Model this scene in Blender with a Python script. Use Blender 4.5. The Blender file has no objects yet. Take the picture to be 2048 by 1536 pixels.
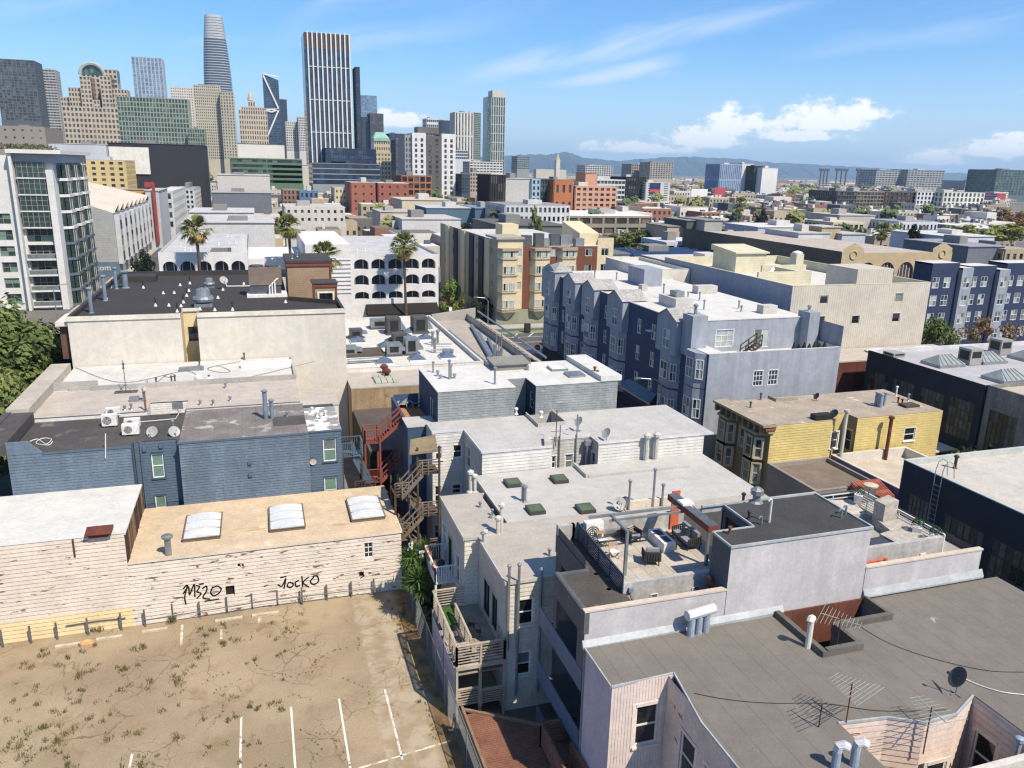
import bpy,bmesh,math,random
from mathutils import Vector,Matrix
random.seed(7)
R=math.radians
SC=bpy.context.scene
COL=SC.collection

# ------------------------------------------------------------------ camera
# world: X along the cross streets (right), Y along the alleys (away), Z up, metres; the gravel lot is z = 0
CAM_H=29.0
F_PX,PITCH,ROLL,YAW=1569.5,0.26676,-0.02305,-0.31429     # focal length in photo pixels (2048 wide), radians

def _cam_axes():
    cp,sp,cr,sr=math.cos(PITCH),math.sin(PITCH),math.cos(ROLL),math.sin(ROLL)
    right,fwd,down=Vector((1,0,0)),Vector((0,cp,-sp)),Vector((0,-sp,-cp))
    r2,d2=right*cr+down*sr,-right*sr+down*cr
    b=Vector((math.cos(YAW),-math.sin(YAW),0)); a=Vector((math.sin(YAW),math.cos(YAW),0))
    to=lambda v: Vector((v.dot(b),v.dot(a),v.z))
    return to(r2),to(d2),to(fwd)
AX_R,AX_D,AX_F=_cam_axes()
cam_data=bpy.data.cameras.new('camera')
cam=bpy.data.objects.new('camera',cam_data); COL.objects.link(cam)
cam_data.sensor_width=36.0; cam_data.lens=36.0*F_PX/2048.0
cam_data.clip_start=0.5; cam_data.clip_end=40000
m3=Matrix((AX_R,-AX_D,-AX_F)).transposed()
cam.matrix_world=Matrix.Translation((0,0,CAM_H)) @ m3.to_4x4()
SC.camera=cam

def ray(x,y): return AX_R*((x-1024)/F_PX)+AX_D*((y-768)/F_PX)+AX_F
def at(p,z):                                    # ground plan of a photo point that lies at height z
    d=ray(*p); t=(z-CAM_H)/d.z; return Vector((d.x*t,d.y*t,z))
def onY(p,Y): d=ray(*p); t=Y/d.y; return Vector((d.x*t,Y,CAM_H+d.z*t))
def onX(p,X): d=ray(*p); t=X/d.x; return Vector((X,d.y*t,CAM_H+d.z*t))
CROPS=dict(A=(0,0,2.926),B=(560,150,3.793),C=(1000,270,3.793),D=(1500,270,3.737),E=(0,270,3.413),F=(500,380,3.413),G=(0,540,2.8444),H=(660,600,3.413),I=(1060,480,3.2),J=(1400,620,3.1605),K=(0,950,2.4675),L=(760,850,3.84),M=(1080,900,2.1157),N=(740,1060,3.226),O=(1140,1180,2.2555),P=(1100,960,4.6545),R=(1440,950,3.368),S=(850,430,4.551))
def c(k,x,y): a,b,s=CROPS[k]; return (a+x/s,b+y/s)

# ------------------------------------------------------------------ sky, sun, exposure
SUN_EL,SUN_AZ=R(52),R(27)                    # azimuth from -Y towards +X
sun_dir=Vector((math.sin(SUN_AZ)*math.cos(SUN_EL),-math.cos(SUN_AZ)*math.cos(SUN_EL),math.sin(SUN_EL)))
sl=bpy.data.lights.new('sun','SUN'); sl.energy=5.0; sl.angle=R(0.53); sl.color=(1.0,0.89,0.73)
so=bpy.data.objects.new('sun',sl); COL.objects.link(so)
so.rotation_euler=(-sun_dir).to_track_quat('-Z','Y').to_euler(); so.location=(0,0,300)

world=bpy.data.worlds.new('World'); SC.world=world; world.use_nodes=True
def build_world():
    nt=world.node_tree; N=nt.nodes; L=nt.links
    for n in list(N): N.remove(n)
    out=N.new('ShaderNodeOutputWorld'); bg=N.new('ShaderNodeBackground'); bg.inputs[1].default_value=0.096
    sky=N.new('ShaderNodeTexSky'); sky.sky_type='NISHITA'; sky.sun_disc=False
    sky.sun_elevation=SUN_EL; sky.sun_rotation=math.atan2(sun_dir.x,sun_dir.y)
    sky.air_density=1.0; sky.dust_density=0.5; sky.ozone_density=2.2; sky.altitude=30
    def math_(op,a,b=None,c_=None):
        n=N.new('ShaderNodeMath'); n.operation=op
        for i,v in enumerate((a,b,c_)):
            if v is None: continue
            if isinstance(v,(int,float)): n.inputs[i].default_value=v
            else: L.new(v,n.inputs[i])
        return n.outputs[0]
    tc=N.new('ShaderNodeTexCoord'); sx=N.new('ShaderNodeSeparateXYZ'); L.new(tc.outputs['Generated'],sx.inputs[0])
    az=math_('MULTIPLY',math_('ARCTAN2',sx.outputs[0],sx.outputs[1]),57.2958)     # degrees, 0 along +Y
    el=math_('MULTIPLY',math_('ARCSINE',sx.outputs[2]),57.2958)
    def vec(a,b,d=0.0):
        n=N.new('ShaderNodeCombineXYZ')
        for i,v in enumerate((a,b,d)):
            if isinstance(v,(int,float)): n.inputs[i].default_value=v
            else: L.new(v,n.inputs[i])
        return n.outputs[0]
    def noise(v,scale,detail=5,rough=.55,dist=0.0):
        n=N.new('ShaderNodeTexNoise'); n.inputs['Scale'].default_value=scale; n.inputs['Detail'].default_value=detail
        n.inputs['Roughness'].default_value=rough; n.inputs['Distortion'].default_value=dist; L.new(v,n.inputs['Vector']); return n.outputs['Fac']
    def ramp(v,lo,hi):
        n=N.new('ShaderNodeMapRange'); n.interpolation_type='SMOOTHSTEP'; n.inputs[1].default_value=lo; n.inputs[2].default_value=hi
        L.new(v,n.inputs[0]); return n.outputs[0]
    # cumulus banks: the same few heaps come round the horizon every 72 degrees
    azw=math_('SUBTRACT',math_('MODULO',math_('ADD',az,375.0),72.0),15.0)
    wob=noise(vec(azw,math_('MULTIPLY',el,1.3)),.55,5,.62)
    wob2=noise(vec(azw,math_('MULTIPLY',el,1.6),9.0),1.6,3,.6)
    lift=math_('ADD',math_('MULTIPLY',math_('SUBTRACT',wob,.5),4.2),math_('MULTIPLY',math_('SUBTRACT',wob2,.5),1.6))
    heap=None
    for (a0,e0,ra,re) in CUMULUS:
        da=math_('DIVIDE',math_('SUBTRACT',azw,a0),ra); de=math_('DIVIDE',math_('SUBTRACT',el,e0),re)
        de=math_('ADD',de,math_('MULTIPLY',math_('MINIMUM',de,0.0),1.6))             # flatter undersides
        d=math_('SQRT',math_('ADD',math_('MULTIPLY',da,da),math_('MULTIPLY',de,de)))
        v=math_('SUBTRACT',math_('ADD',1.0,math_('MULTIPLY',lift,.42)),d)
        heap=v if heap is None else math_('MAXIMUM',heap,v)
    cum=ramp(heap,.02,.55)
    # thin cirrus combed by the wind
    rot_u=math_('ADD',math_('MULTIPLY',az,.94),math_('MULTIPLY',el,.34)); rot_v=math_('SUBTRACT',math_('MULTIPLY',el,.94),math_('MULTIPLY',az,.22))
    ci=noise(vec(math_('MULTIPLY',rot_u,.045),math_('MULTIPLY',rot_v,.26),3.7),1.0,4,.58,.5)
    ci2=noise(vec(math_('MULTIPLY',az,.03),math_('MULTIPLY',el,.10),7.1),1.0,2,.5)
    cirrus=math_('MULTIPLY',math_('MULTIPLY',ramp(ci,.46,.74),ramp(ci2,.36,.58)),.75)
    warp=math_('SUBTRACT',noise(vec(math_('MULTIPLY',az,.12),math_('MULTIPLY',el,.3),5.5),1.0,2),.5)
    for (q0,q1,wd,amt) in WISPS:
        (a0,e0),(a1,e1)=q0,q1; ln=math.hypot(a1-a0,e1-e0); ux,uy=(a1-a0)/ln,(e1-e0)/ln
        da,de=math_('SUBTRACT',az,a0),math_('SUBTRACT',el,e0); along=math_('ADD',math_('MULTIPLY',da,ux),math_('MULTIPLY',de,uy)); off=math_('SUBTRACT',math_('MULTIPLY',de,ux),math_('MULTIPLY',da,uy))
        off=math_('ADD',off,math_('MULTIPLY',warp,wd*1.6)); streak=ci
        body=math_('MULTIPLY',ramp(math_('SUBTRACT',1.0,math_('DIVIDE',math_('ABSOLUTE',off),wd)),0,1),math_('MULTIPLY',ramp(along,-ln*.05,ln*.35),ramp(math_('SUBTRACT',ln*1.05,along),0,ln*.35)))
        cirrus=math_('MAXIMUM',cirrus,math_('MULTIPLY',math_('MULTIPLY',body,ramp(streak,.32,.60)),amt))
    veil=math_('MULTIPLY',ramp(math_('SUBTRACT',9.0,el),0.0,9.5),.7)                    # milky air towards the horizon
    fac=math_('MAXIMUM',cum,math_('MAXIMUM',cirrus,veil))
    mix=N.new('ShaderNodeMix'); mix.data_type='RGBA'; L.new(fac,mix.inputs[0])
    tint=N.new('ShaderNodeMix'); tint.data_type='RGBA'; tint.blend_type='MULTIPLY'; tint.inputs[0].default_value=1.0
    L.new(sky.outputs[0],tint.inputs[6]); tint.inputs[7].default_value=(0.62,0.96,1.30,1)
    L.new(tint.outputs[2],mix.inputs[6])
    cm=N.new('ShaderNodeMix'); cm.data_type='RGBA'; L.new(cum,cm.inputs[0]); cm.inputs[6].default_value=(5.9,6.9,8.3,1); cm.inputs[7].default_value=(9.6,9.6,9.6,1)
    L.new(cm.outputs[2],mix.inputs[7])
    L.new(mix.outputs[2],bg.inputs[0]); L.new(bg.outputs[0],out.inputs[0])
CUMULUS=[]
for (px_,py_,rx_,ry_) in ((1290,300,150,22),(1400,285,120,40),(1470,258,90,48),(1640,248,120,50),(1700,232,90,34),(1600,276,120,24),(1870,322,80,24),(2010,305,110,34),(2040,280,60,24),(790,245,80,30)):
    d=ray(px_,py_).normalized()
    CUMULUS.append((math.degrees(math.atan2(d.x,d.y)),math.degrees(math.asin(d.z)),rx_/F_PX*57.3,ry_/F_PX*57.3))
AE=lambda p: (lambda d: (math.degrees(math.atan2(d.x,d.y)),math.degrees(math.asin(d.z))))(ray(*p).normalized())
WISPS=[(AE(a),AE(b),w,m) for (a,b,w,m) in (((830,185),(1720,-40),1.3,.85),((1000,190),(1400,110),.9,.8),((-120,20),(330,5),1.6,.7),((230,95),(480,80),.6,.5),((1780,195),(2300,150),.55,.9),((560,260),(900,235),.9,.7),((1150,255),(2200,215),.7,.35),((1500,120),(2100,40),1.2,.3))]
build_world()
world.cycles.sampling_method='MANUAL'; world.cycles.sample_map_resolution=512
vs=SC.view_settings; vs.view_transform='Standard'; vs.look='None'; vs.gamma=1; vs.exposure=0.5; vs.use_curve_mapping=False
SC.render.engine='CYCLES'
cy=SC.cycles; cy.use_denoising=True; cy.filter_width=1.3
try: cy.denoiser='OPENIMAGEDENOISE'
except Exception: pass
cy.max_bounces=5; cy.diffuse_bounces=3; cy.glossy_bounces=2; cy.transmission_bounces=2; cy.volume_bounces=0; cy.transparent_max_bounces=4
cy.caustics_reflective=False; cy.caustics_refractive=False

# ------------------------------------------------------------------ materials
MATS={}
def mat(name,col,rough=.85,var=.10,scale=.35,fine=.06,fscale=6.0,bump=0.0,streak=0.0,seam=None,spec=.25,metal=0.0,patch=None,transl=0.0,bscale=30.0):
    """procedural paint, plaster, felt or metal: two tones of noise, optional run-down streaks, seams (axis, pitch, width, dark), worn patches (col, lo, hi, scale[, stretch])"""
    if name in MATS: return MATS[name]
    m=bpy.data.materials.new(name); m.use_nodes=True; MATS[name]=m; lum=.3*col[0]+.55*col[1]+.15*col[2]; col=tuple((v*.80+lum*.20)*.78 for v in col)
    nt=m.node_tree; N=nt.nodes; L=nt.links; b=N['Principled BSDF']
    b.inputs['Roughness'].default_value=rough; b.inputs['Specular IOR Level'].default_value=spec; b.inputs['Metallic'].default_value=metal
    geo=N.new('ShaderNodeNewGeometry'); pos=geo.outputs['Position']
    def mp(v,s):
        n=N.new('ShaderNodeMapping'); n.inputs['Scale'].default_value=s; L.new(v,n.inputs[0]); return n.outputs[0]
    def noise(v,s,d=4,r=.55):
        n=N.new('ShaderNodeTexNoise'); n.inputs['Scale'].default_value=s; n.inputs['Detail'].default_value=d; n.inputs['Roughness'].default_value=r; L.new(v,n.inputs['Vector']); return n.outputs['Fac']
    def rng(v,a,b_,lo,hi,smooth=True):
        n=N.new('ShaderNodeMapRange'); n.interpolation_type='SMOOTHSTEP' if smooth else 'LINEAR'
        for i,q in enumerate((a,b_,lo,hi)): n.inputs[i+1].default_value=q
        L.new(v,n.inputs[0]); return n.outputs[0]
    def mul(a,b_):
        n=N.new('ShaderNodeMath'); n.operation='MULTIPLY'
        for i,q in enumerate((a,b_)):
            if isinstance(q,(int,float)): n.inputs[i].default_value=q
            else: L.new(q,n.inputs[i])
        return n.outputs[0]
    g=rng(noise(pos,scale),.3,.7,1-var,1+var)
    g=mul(g,rng(noise(pos,fscale,5,.65),.3,.7,1-fine*1.7,1+fine*1.5)); g=mul(g,rng(noise(pos,1.1,5,.7),.34,.66,.93,1.05))
    if streak: g=mul(g,rng(noise(mp(pos,(1.6,1.6,.10)),1.0,4,.6),.35,.7,1-streak,1+streak*.35))
    if seam:
        ax,pitch,wid,dark=seam[:4]
        s=N.new('ShaderNodeSeparateXYZ'); L.new(pos,s.inputs[0])
        fr=N.new('ShaderNodeMath'); fr.operation='FRACT'; L.new(mul(s.outputs['XYZ'.index(ax)],1.0/pitch),fr.inputs[0])
        lt=N.new('ShaderNodeMath'); lt.operation='LESS_THAN'; L.new(fr.outputs[0],lt.inputs[0]); lt.inputs[1].default_value=wid/pitch
        g=mul(g,rng(lt.outputs[0],0,1,1,dark,False))
    cm=N.new('ShaderNodeMix'); cm.data_type='RGBA'; cm.blend_type='MULTIPLY'; cm.inputs[0].default_value=1
    cm.inputs[6].default_value=(*col,1); L.new(g,cm.inputs[7])
    colour=cm.outputs[2]
    if patch:
        for p in (patch if isinstance(patch[0],tuple) and isinstance(patch[0][0],tuple) else (patch,)):
            pc,lo,hi,ps=p[:4]; st=p[4] if len(p) > 4 else (1,1,1)
            f=rng(noise(mp(pos,st),ps,6,.65),lo,hi,0,1)
            x=N.new('ShaderNodeMix'); x.data_type='RGBA'; L.new(f,x.inputs[0]); L.new(colour,x.inputs[6]); x.inputs[7].default_value=(*pc,1); colour=x.outputs[2]
    L.new(colour,b.inputs['Base Color'])
    if bump:
        bn=N.new('ShaderNodeBump'); bn.inputs['Strength'].default_value=bump; bn.inputs['Distance'].default_value=.02
        L.new(noise(pos,bscale,3),bn.inputs['Height']); L.new(bn.outputs[0],b.inputs['Normal'])
    if transl:
        t=N.new('ShaderNodeBsdfTranslucent'); L.new(colour,t.inputs[0]); a=N.new('ShaderNodeMixShader'); a.inputs[0].default_value=transl
        L.new(b.outputs[0],a.inputs[1]); L.new(t.outputs[0],a.inputs[2]); L.new(a.outputs[0],N['Material Output'].inputs[0])
    return m
def S(r,g,b):                                   # 0..255 display colour to linear
    f=lambda v: ((v/255+.055)/1.055) ** 2.4 if v > 10 else v/255/12.92
    return (f(r),f(g),f(b))
def glass(name,col=(.015,.02,.025),rough=.06,spec=.6): return mat(name,col,rough,.35,2.0,.2,9.0,spec=spec)

# ------------------------------------------------------------------ mesh helpers
BASE={}                                         # object name -> world position of its origin
class MB:
    def __init__(s): s.v=[]; s.f=[]; s.mi=[]
    def poly(s,pts,m=0):
        n=len(s.v); s.v += [tuple(p) for p in pts]; s.f.append(tuple(range(n,n+len(pts)))); s.mi.append(m); return s
    def box(s,x0,x1,y0,y1,z0,z1,m=0):
        if x0 > x1: x0,x1=x1,x0
        if y0 > y1: y0,y1=y1,y0
        n=len(s.v); s.v += [(x0,y0,z0),(x1,y0,z0),(x1,y1,z0),(x0,y1,z0),(x0,y0,z1),(x1,y0,z1),(x1,y1,z1),(x0,y1,z1)]
        for q in ((0,3,2,1),(4,5,6,7),(0,1,5,4),(1,2,6,5),(2,3,7,6),(3,0,4,7)): s.f.append(tuple(n+i for i in q)); s.mi.append(m)
        return s
    def prism(s,pts,z0,z1,m=0):               # plan polygon (counter-clockwise), z1 may be a list of heights
        k=len(pts); n=len(s.v); zt=z1 if isinstance(z1,(list,tuple)) else [z1]*k
        s.v += [(p[0],p[1],z0) for p in pts]+[(p[0],p[1],zt[i]) for i,p in enumerate(pts)]
        s.f.append(tuple(n+i for i in reversed(range(k)))); s.f.append(tuple(n+k+i for i in range(k))); s.mi += [m,m]
        for i in range(k): j=(i+1) % k; s.f.append((n+i,n+j,n+k+j,n+k+i)); s.mi.append(m)
        return s
    def tube(s,pts,r,k=8,m=0,cap=True):      # round bar along points; r may be a list
        pts=[Vector(p) for p in pts]; rs=r if isinstance(r,(list,tuple)) else [r]*len(pts); n0=len(s.v); ref=None
        for i,p in enumerate(pts):
            d=(pts[min(i+1,len(pts)-1)]-pts[max(i-1,0)]).normalized()
            if ref is None: ref=d.orthogonal().normalized()
            a=(ref-d*ref.dot(d)).normalized() if (ref-d*ref.dot(d)).length > 1e-6 else d.orthogonal().normalized(); ref=a; b=d.cross(a)
            for j in range(k): t=2*math.pi*j/k; s.v.append(tuple(p+(a*math.cos(t)+b*math.sin(t))*rs[i]))
        for i in range(len(pts)-1):
            for j in range(k): q=(j+1) % k; s.f.append((n0+i*k+j,n0+i*k+q,n0+(i+1)*k+q,n0+(i+1)*k+j)); s.mi.append(m)
        if cap:
            s.f.append(tuple(n0+j for j in reversed(range(k)))); s.f.append(tuple(n0+(len(pts)-1)*k+j for j in range(k))); s.mi += [m,m]
        return s
    def lathe(s,cx,cy_,prof,k=14,m=0,cap=True):        # profile [(radius, z)]
        n0=len(s.v)
        for (r,z) in prof:
            for j in range(k): t=2*math.pi*j/k; s.v.append((cx+r*math.cos(t),cy_+r*math.sin(t),z))
        for i in range(len(prof)-1):
            for j in range(k): q=(j+1) % k; s.f.append((n0+i*k+j,n0+i*k+q,n0+(i+1)*k+q,n0+(i+1)*k+j)); s.mi.append(m)
        if cap: s.f.append(tuple(n0+j for j in reversed(range(k)))); s.f.append(tuple(n0+(len(prof)-1)*k+j for j in range(k))); s.mi += [m,m]
        return s
    def bar(s,p,q,w,h=None,m=0):             # square bar between two points
        p,q=Vector(p),Vector(q); d=(q-p).normalized(); up=Vector((0,0,1)) if abs(d.z) < .95 else Vector((1,0,0))
        a=d.cross(up).normalized()*(w/2); b=a.cross(d).normalized()*((h or w)/2); n=len(s.v)
        for o in (p,q): s.v += [tuple(o-a-b),tuple(o+a-b),tuple(o+a+b),tuple(o-a+b)]
        for f in ((0,3,2,1),(4,5,6,7),(0,1,5,4),(1,2,6,5),(2,3,7,6),(3,0,4,7)): s.f.append(tuple(n+i for i in f)); s.mi.append(m)
        return s

def world_base(o): return BASE.get(o.name,Vector((0,0,0))) if o else Vector((0,0,0))
def tag(o,label=None,cat=None,group=None,kind=None):
    if label: o['label']=label
    if cat: o['category']=cat
    if group: o['group']=group
    if kind: o['kind']=kind
    return o
def link(o,parent,wpos):
    COL.objects.link(o); BASE[o.name]=Vector(wpos)
    if parent is not None: o.parent=parent; o.location=Vector(wpos)-world_base(parent)
    else: o.location=wpos
    return o
def to_mesh(name,mb,mats,origin=(0,0,0),smooth=False):
    me=bpy.data.meshes.new(name); ox,oy,oz=origin
    me.from_pydata([(x-ox,y-oy,z-oz) for (x,y,z) in mb.v],[],mb.f)
    for m in (mats if isinstance(mats,(list,tuple)) else [mats]): me.materials.append(m)
    if any(mb.mi): me.polygons.foreach_set('material_index',mb.mi)
    if smooth: me.polygons.foreach_set('use_smooth',[True]*len(me.polygons))
    me.update(); return me
def mk(name,mb,mats,parent=None,label=None,cat=None,group=None,kind=None,smooth=False,origin=None):
    """one mesh object from world coordinates"""
    if name == 'wall' and parent is not None:                                    # sheets that do not touch become walls of their own
        par={}
        def root(k):
            while par.setdefault(k,k) != k: k=par[k]
            return k
        ks=[tuple(round(q,3) for q in p) for p in mb.v]
        for f in mb.f:
            for i in f[1:]: par[root(ks[i])]=root(ks[f[0]])
        comp={}
        for n,f in enumerate(mb.f): comp.setdefault(root(ks[f[0]]),[]).append(n)
        if 1 < len(comp) < 12:
            for fs in comp.values():
                sub=MB(); [sub.poly([mb.v[i] for i in mb.f[n]],mb.mi[n]) for n in fs]; last=mk(name,sub,mats,parent,smooth=smooth)
            return last
    if origin is None: origin=world_base(parent) if parent is not None else (mb.v[0] if mb.v else (0,0,0))
    if parent is None and origin is mb.v[0]:
        xs=[p[0] for p in mb.v]; ys=[p[1] for p in mb.v]; origin=((min(xs)+max(xs))/2,(min(ys)+max(ys))/2,min(p[2] for p in mb.v))
    o=bpy.data.objects.new(name,to_mesh(name,mb,mats,origin,smooth)); link(o,parent,origin)
    return tag(o,label,cat,group,kind)
def thing(name,label,cat,pos,group=None,kind=None):
    o=bpy.data.objects.new(name,None); o.empty_display_size=.2; link(o,None,pos); return tag(o,label,cat,group,kind)
MESHES={}
def inst(name,key,maker,parent,wpos,rot=0.0,scale=None):
    """object on a shared mesh; maker() -> (MB, materials) is run once per key"""
    if key not in MESHES: mb,ms=maker(); MESHES[key]=to_mesh(name,mb,ms)
    o=bpy.data.objects.new(name,MESHES[key]); link(o,parent,wpos); o.rotation_euler=(0,0,rot)
    if scale: o.scale=scale
    return o
def dup(o,pos,label=None,rotz=None,scale=None,parent=None,group=None):
    """copy of a thing with copies of its parts and sub-parts"""
    n=o.copy(); COL.objects.link(n); n.parent=parent; BASE[n.name]=Vector(pos); n.location=pos if parent is None else Vector(pos)-world_base(parent)
    if label: n['label']=label
    if group: n['group']=group
    if rotz is not None: n.rotation_euler=(0,0,rotz)
    if scale is not None: n.scale=(scale,)*3 if isinstance(scale,(int,float)) else scale
    for ch in o.children:
        k=ch.copy(); COL.objects.link(k); k.parent=n
        for g in ch.children: q=g.copy(); COL.objects.link(q); q.parent=k
    return n

# ------------------------------------------------------------------ walls with real openings
ROT=dict(S=0.0,W=-math.pi/2,E=math.pi/2,N=math.pi)
def wall_pt(side,plane,u,z,out=0.0):          # u is world X on S and N walls, world Y on W and E walls; out = metres outwards
    if side == 'S': return (u,plane-out,z)
    if side == 'N': return (u,plane+out,z)
    if side == 'W': return (plane-out,u,z)
    return (plane+out,u,z)
def wall_mb(mb,side,plane,u0,u1,z0,z1,holes=(),rec=.12,m=0):
    """sheet wall with rectangular holes (u0,u1,z0,z1) and reveals going inwards"""
    us=sorted({u0,u1,*[min(max(h[i],u0),u1) for h in holes for i in (0,1)]}); zs=sorted({z0,z1,*[min(max(h[i],z0),z1) for h in holes for i in (2,3)]})
    flip=side in 'WN'
    def q(pts): mb.poly(pts[::-1] if flip else pts,m)
    for i in range(len(us)-1):
        if us[i+1]-us[i] < 1e-5: continue
        run=None
        for j in range(len(zs)-1):
            uc,zc=(us[i]+us[i+1])/2,(zs[j]+zs[j+1])/2
            hole=any(h[0] < uc < h[1] and h[2] < zc < h[3] for h in holes)
            if not hole and run is None: run=zs[j]
            if run is not None and (hole or j == len(zs)-2):
                top=zs[j] if hole else zs[j+1]
                if top-run > 1e-5: q([wall_pt(side,plane,us[i],run),wall_pt(side,plane,us[i+1],run),wall_pt(side,plane,us[i+1],top),wall_pt(side,plane,us[i],top)])
                run=None
    for (a,b,lo,hi) in holes:
        P_=lambda u,z,o: wall_pt(side,plane,u,z,o)
        for (p,r_) in (((a,lo),(b,lo)),((b,lo),(b,hi)),((b,hi),(a,hi)),((a,hi),(a,lo))):
            q([P_(*p,0),P_(*p,-rec),P_(*r_,-rec),P_(*r_,0)])
    return mb

STY={}
def style(name,frame=S(232,232,228),fw=.07,nx=1,ny=2,trim=0.0,trimc=None,glassm=None,sill=False,rec=.10,panes=True):
    STY[name]=dict(frame=mat('frame_'+name,frame,.55,.06,.8),fw=fw,nx=nx,ny=ny,trim=trim,trimm=mat('trim_'+name,trimc,.7,.08,.8) if trimc else None,glass=glassm,sill=sill,rec=rec,panes=panes)
def glass_pick(g,k):
    if isinstance(g,(list,tuple)): return g[k % len(g)]
    return g
_gcount=[0]
def window(parent,side,plane,u,z,w,h,sty,proud=False):
    """window centred at u, sill height z, in a wall hole of the same size: frame with bars, each pane a sub-part, trim and sill"""
    st=STY[sty]; rec=st['rec']; fw=st['fw']; nx,ny=st['nx'],st['ny']; rot=ROT[side]
    def frame():
        mb=MB(); y0,y1=rec-.07,rec+.0
        mb.box(-w/2,-w/2+fw,y0,y1,0,h).box(w/2-fw,w/2,y0,y1,0,h).box(-w/2+fw,w/2-fw,y0,y1,0,fw).box(-w/2+fw,w/2-fw,y0,y1,h-fw,h)
        for i in range(1,nx): x=-w/2+w*i/nx; mb.box(x-fw*.4,x+fw*.4,y0+.01,y1,fw,h-fw)
        for j in range(1,ny): zz=h*j/ny; mb.box(-w/2+fw,w/2-fw,y0+.005,y1,zz-fw*.4,zz+fw*.4)
        ms=[st['frame']]
        if st['trim']:
            t=st['trim']; o=-.035; ms.append(st['trimm'] or st['frame'])
            mb.box(-w/2-t,-w/2,o,.01,-t*.4,h+t,1).box(w/2,w/2+t,o,.01,-t*.4,h+t,1).box(-w/2,w/2,o-.02,.01,h,h+t,1)
        if st['sill']: mb.box(-w/2-.1,w/2+.1,-.12,.02,-.10,-.005,len(ms)-1)
        return mb,ms
    key=(sty,round(w,2),round(h,2))
    o=inst('window',key,frame,parent,wall_pt(side,plane,u,z,rec+.015 if proud else 0),rot)       # proud: set on the face of a solid bay
    if st['panes']:
        cells=[(i,j) for i in range(nx) for j in range(ny)]
    else: cells=[None]
    for cidx,cell in enumerate(cells):
        _gcount[0] += 1
        g=glass_pick(st['glass'],(_gcount[0]*7+cidx*3+random.randint(0,5)))
        if cell is None: pw,ph,cx,cz=w-fw,h-fw,0,h/2
        else: pw,ph=w/nx-fw*.8,h/ny-fw*.8; cx=-w/2+w*(cell[0]+.5)/nx; cz=h*(cell[1]+.5)/ny
        def pane():
            return MB().poly([(-pw/2,0,-ph/2),(pw/2,0,-ph/2),(pw/2,0,ph/2),(-pw/2,0,ph/2)]),[g]
        q=inst('pane',('pane',g.name,round(pw,2),round(ph,2)),pane,None,(0,0,0))
        q.parent=o; q.location=(cx,rec-.02,cz)
    return o

def siding(parent,side,plane,u0,u1,z0,z1,pitch,m,holes=(),name='plank',tilt=.036,jit=0.0):
    """lapped boards: every course its own piece, cut at the openings"""
    z=z0; k=0
    while z < z1-.02:
        t=min(z+pitch*.87,z1)
        segs=[(u0,u1)]
        for (a,b,lo,hi) in holes:
            if lo < t-.01 and hi > z+.01:
                ns=[]
                for (p,q) in segs:
                    if b <= p or a >= q: ns.append((p,q)); continue
                    if a > p+.03: ns.append((p,a))
                    if b < q-.03: ns.append((b,q))
                segs=ns
        if segs:
            for (p,q) in segs:
                mb=MB(); o=[wall_pt(side,plane,p,z,.006+tilt),wall_pt(side,plane,q,z,.006+tilt),wall_pt(side,plane,q,t,.022),wall_pt(side,plane,p,t,.022)]
                i_=[wall_pt(side,plane,p,z,-.01),wall_pt(side,plane,q,z,-.01)]
                if side in 'WN': mb.poly(o[::-1]); mb.poly([o[0],o[1],i_[1],i_[0]])
                else: mb.poly(o); mb.poly([i_[0],i_[1],o[1],o[0]])
                mk(name,mb,m,parent)
        z += pitch; k += 1

def parapet(parent,x0,x1,y0,y1,z,h,th,m,cap=None,name='parapet',sides='SNWE',capm=None):
    """upstand round a flat roof: inner faces and coping (the outer wall sheet rises to the same height)"""
    mb=MB(); e=.025
    if 'S' in sides: mb.box(x0-e,x1+e,y0-e,y0+th,z+h-.06,z+h); mb.box(x0+th,x1-th,y0+.004,y0+th-.004,z-.05,z+h-.06)
    if 'N' in sides: mb.box(x0-e,x1+e,y1-th,y1+e,z+h-.06,z+h); mb.box(x0+th,x1-th,y1-th+.004,y1-.004,z-.05,z+h-.06)
    if 'W' in sides: mb.box(x0-e,x0+th,y0+th,y1-th,z+h-.061,z+h-.001); mb.box(x0+.004,x0+th-.004,y0+th,y1-th,z-.05,z+h-.06)
    if 'E' in sides: mb.box(x1-th,x1+e,y0+th,y1-th,z+h-.061,z+h-.001); mb.box(x1-th+.004,x1-.004,y0+th,y1-th,z-.05,z+h-.06)
    return mk(name,mb,m,parent)

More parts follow.
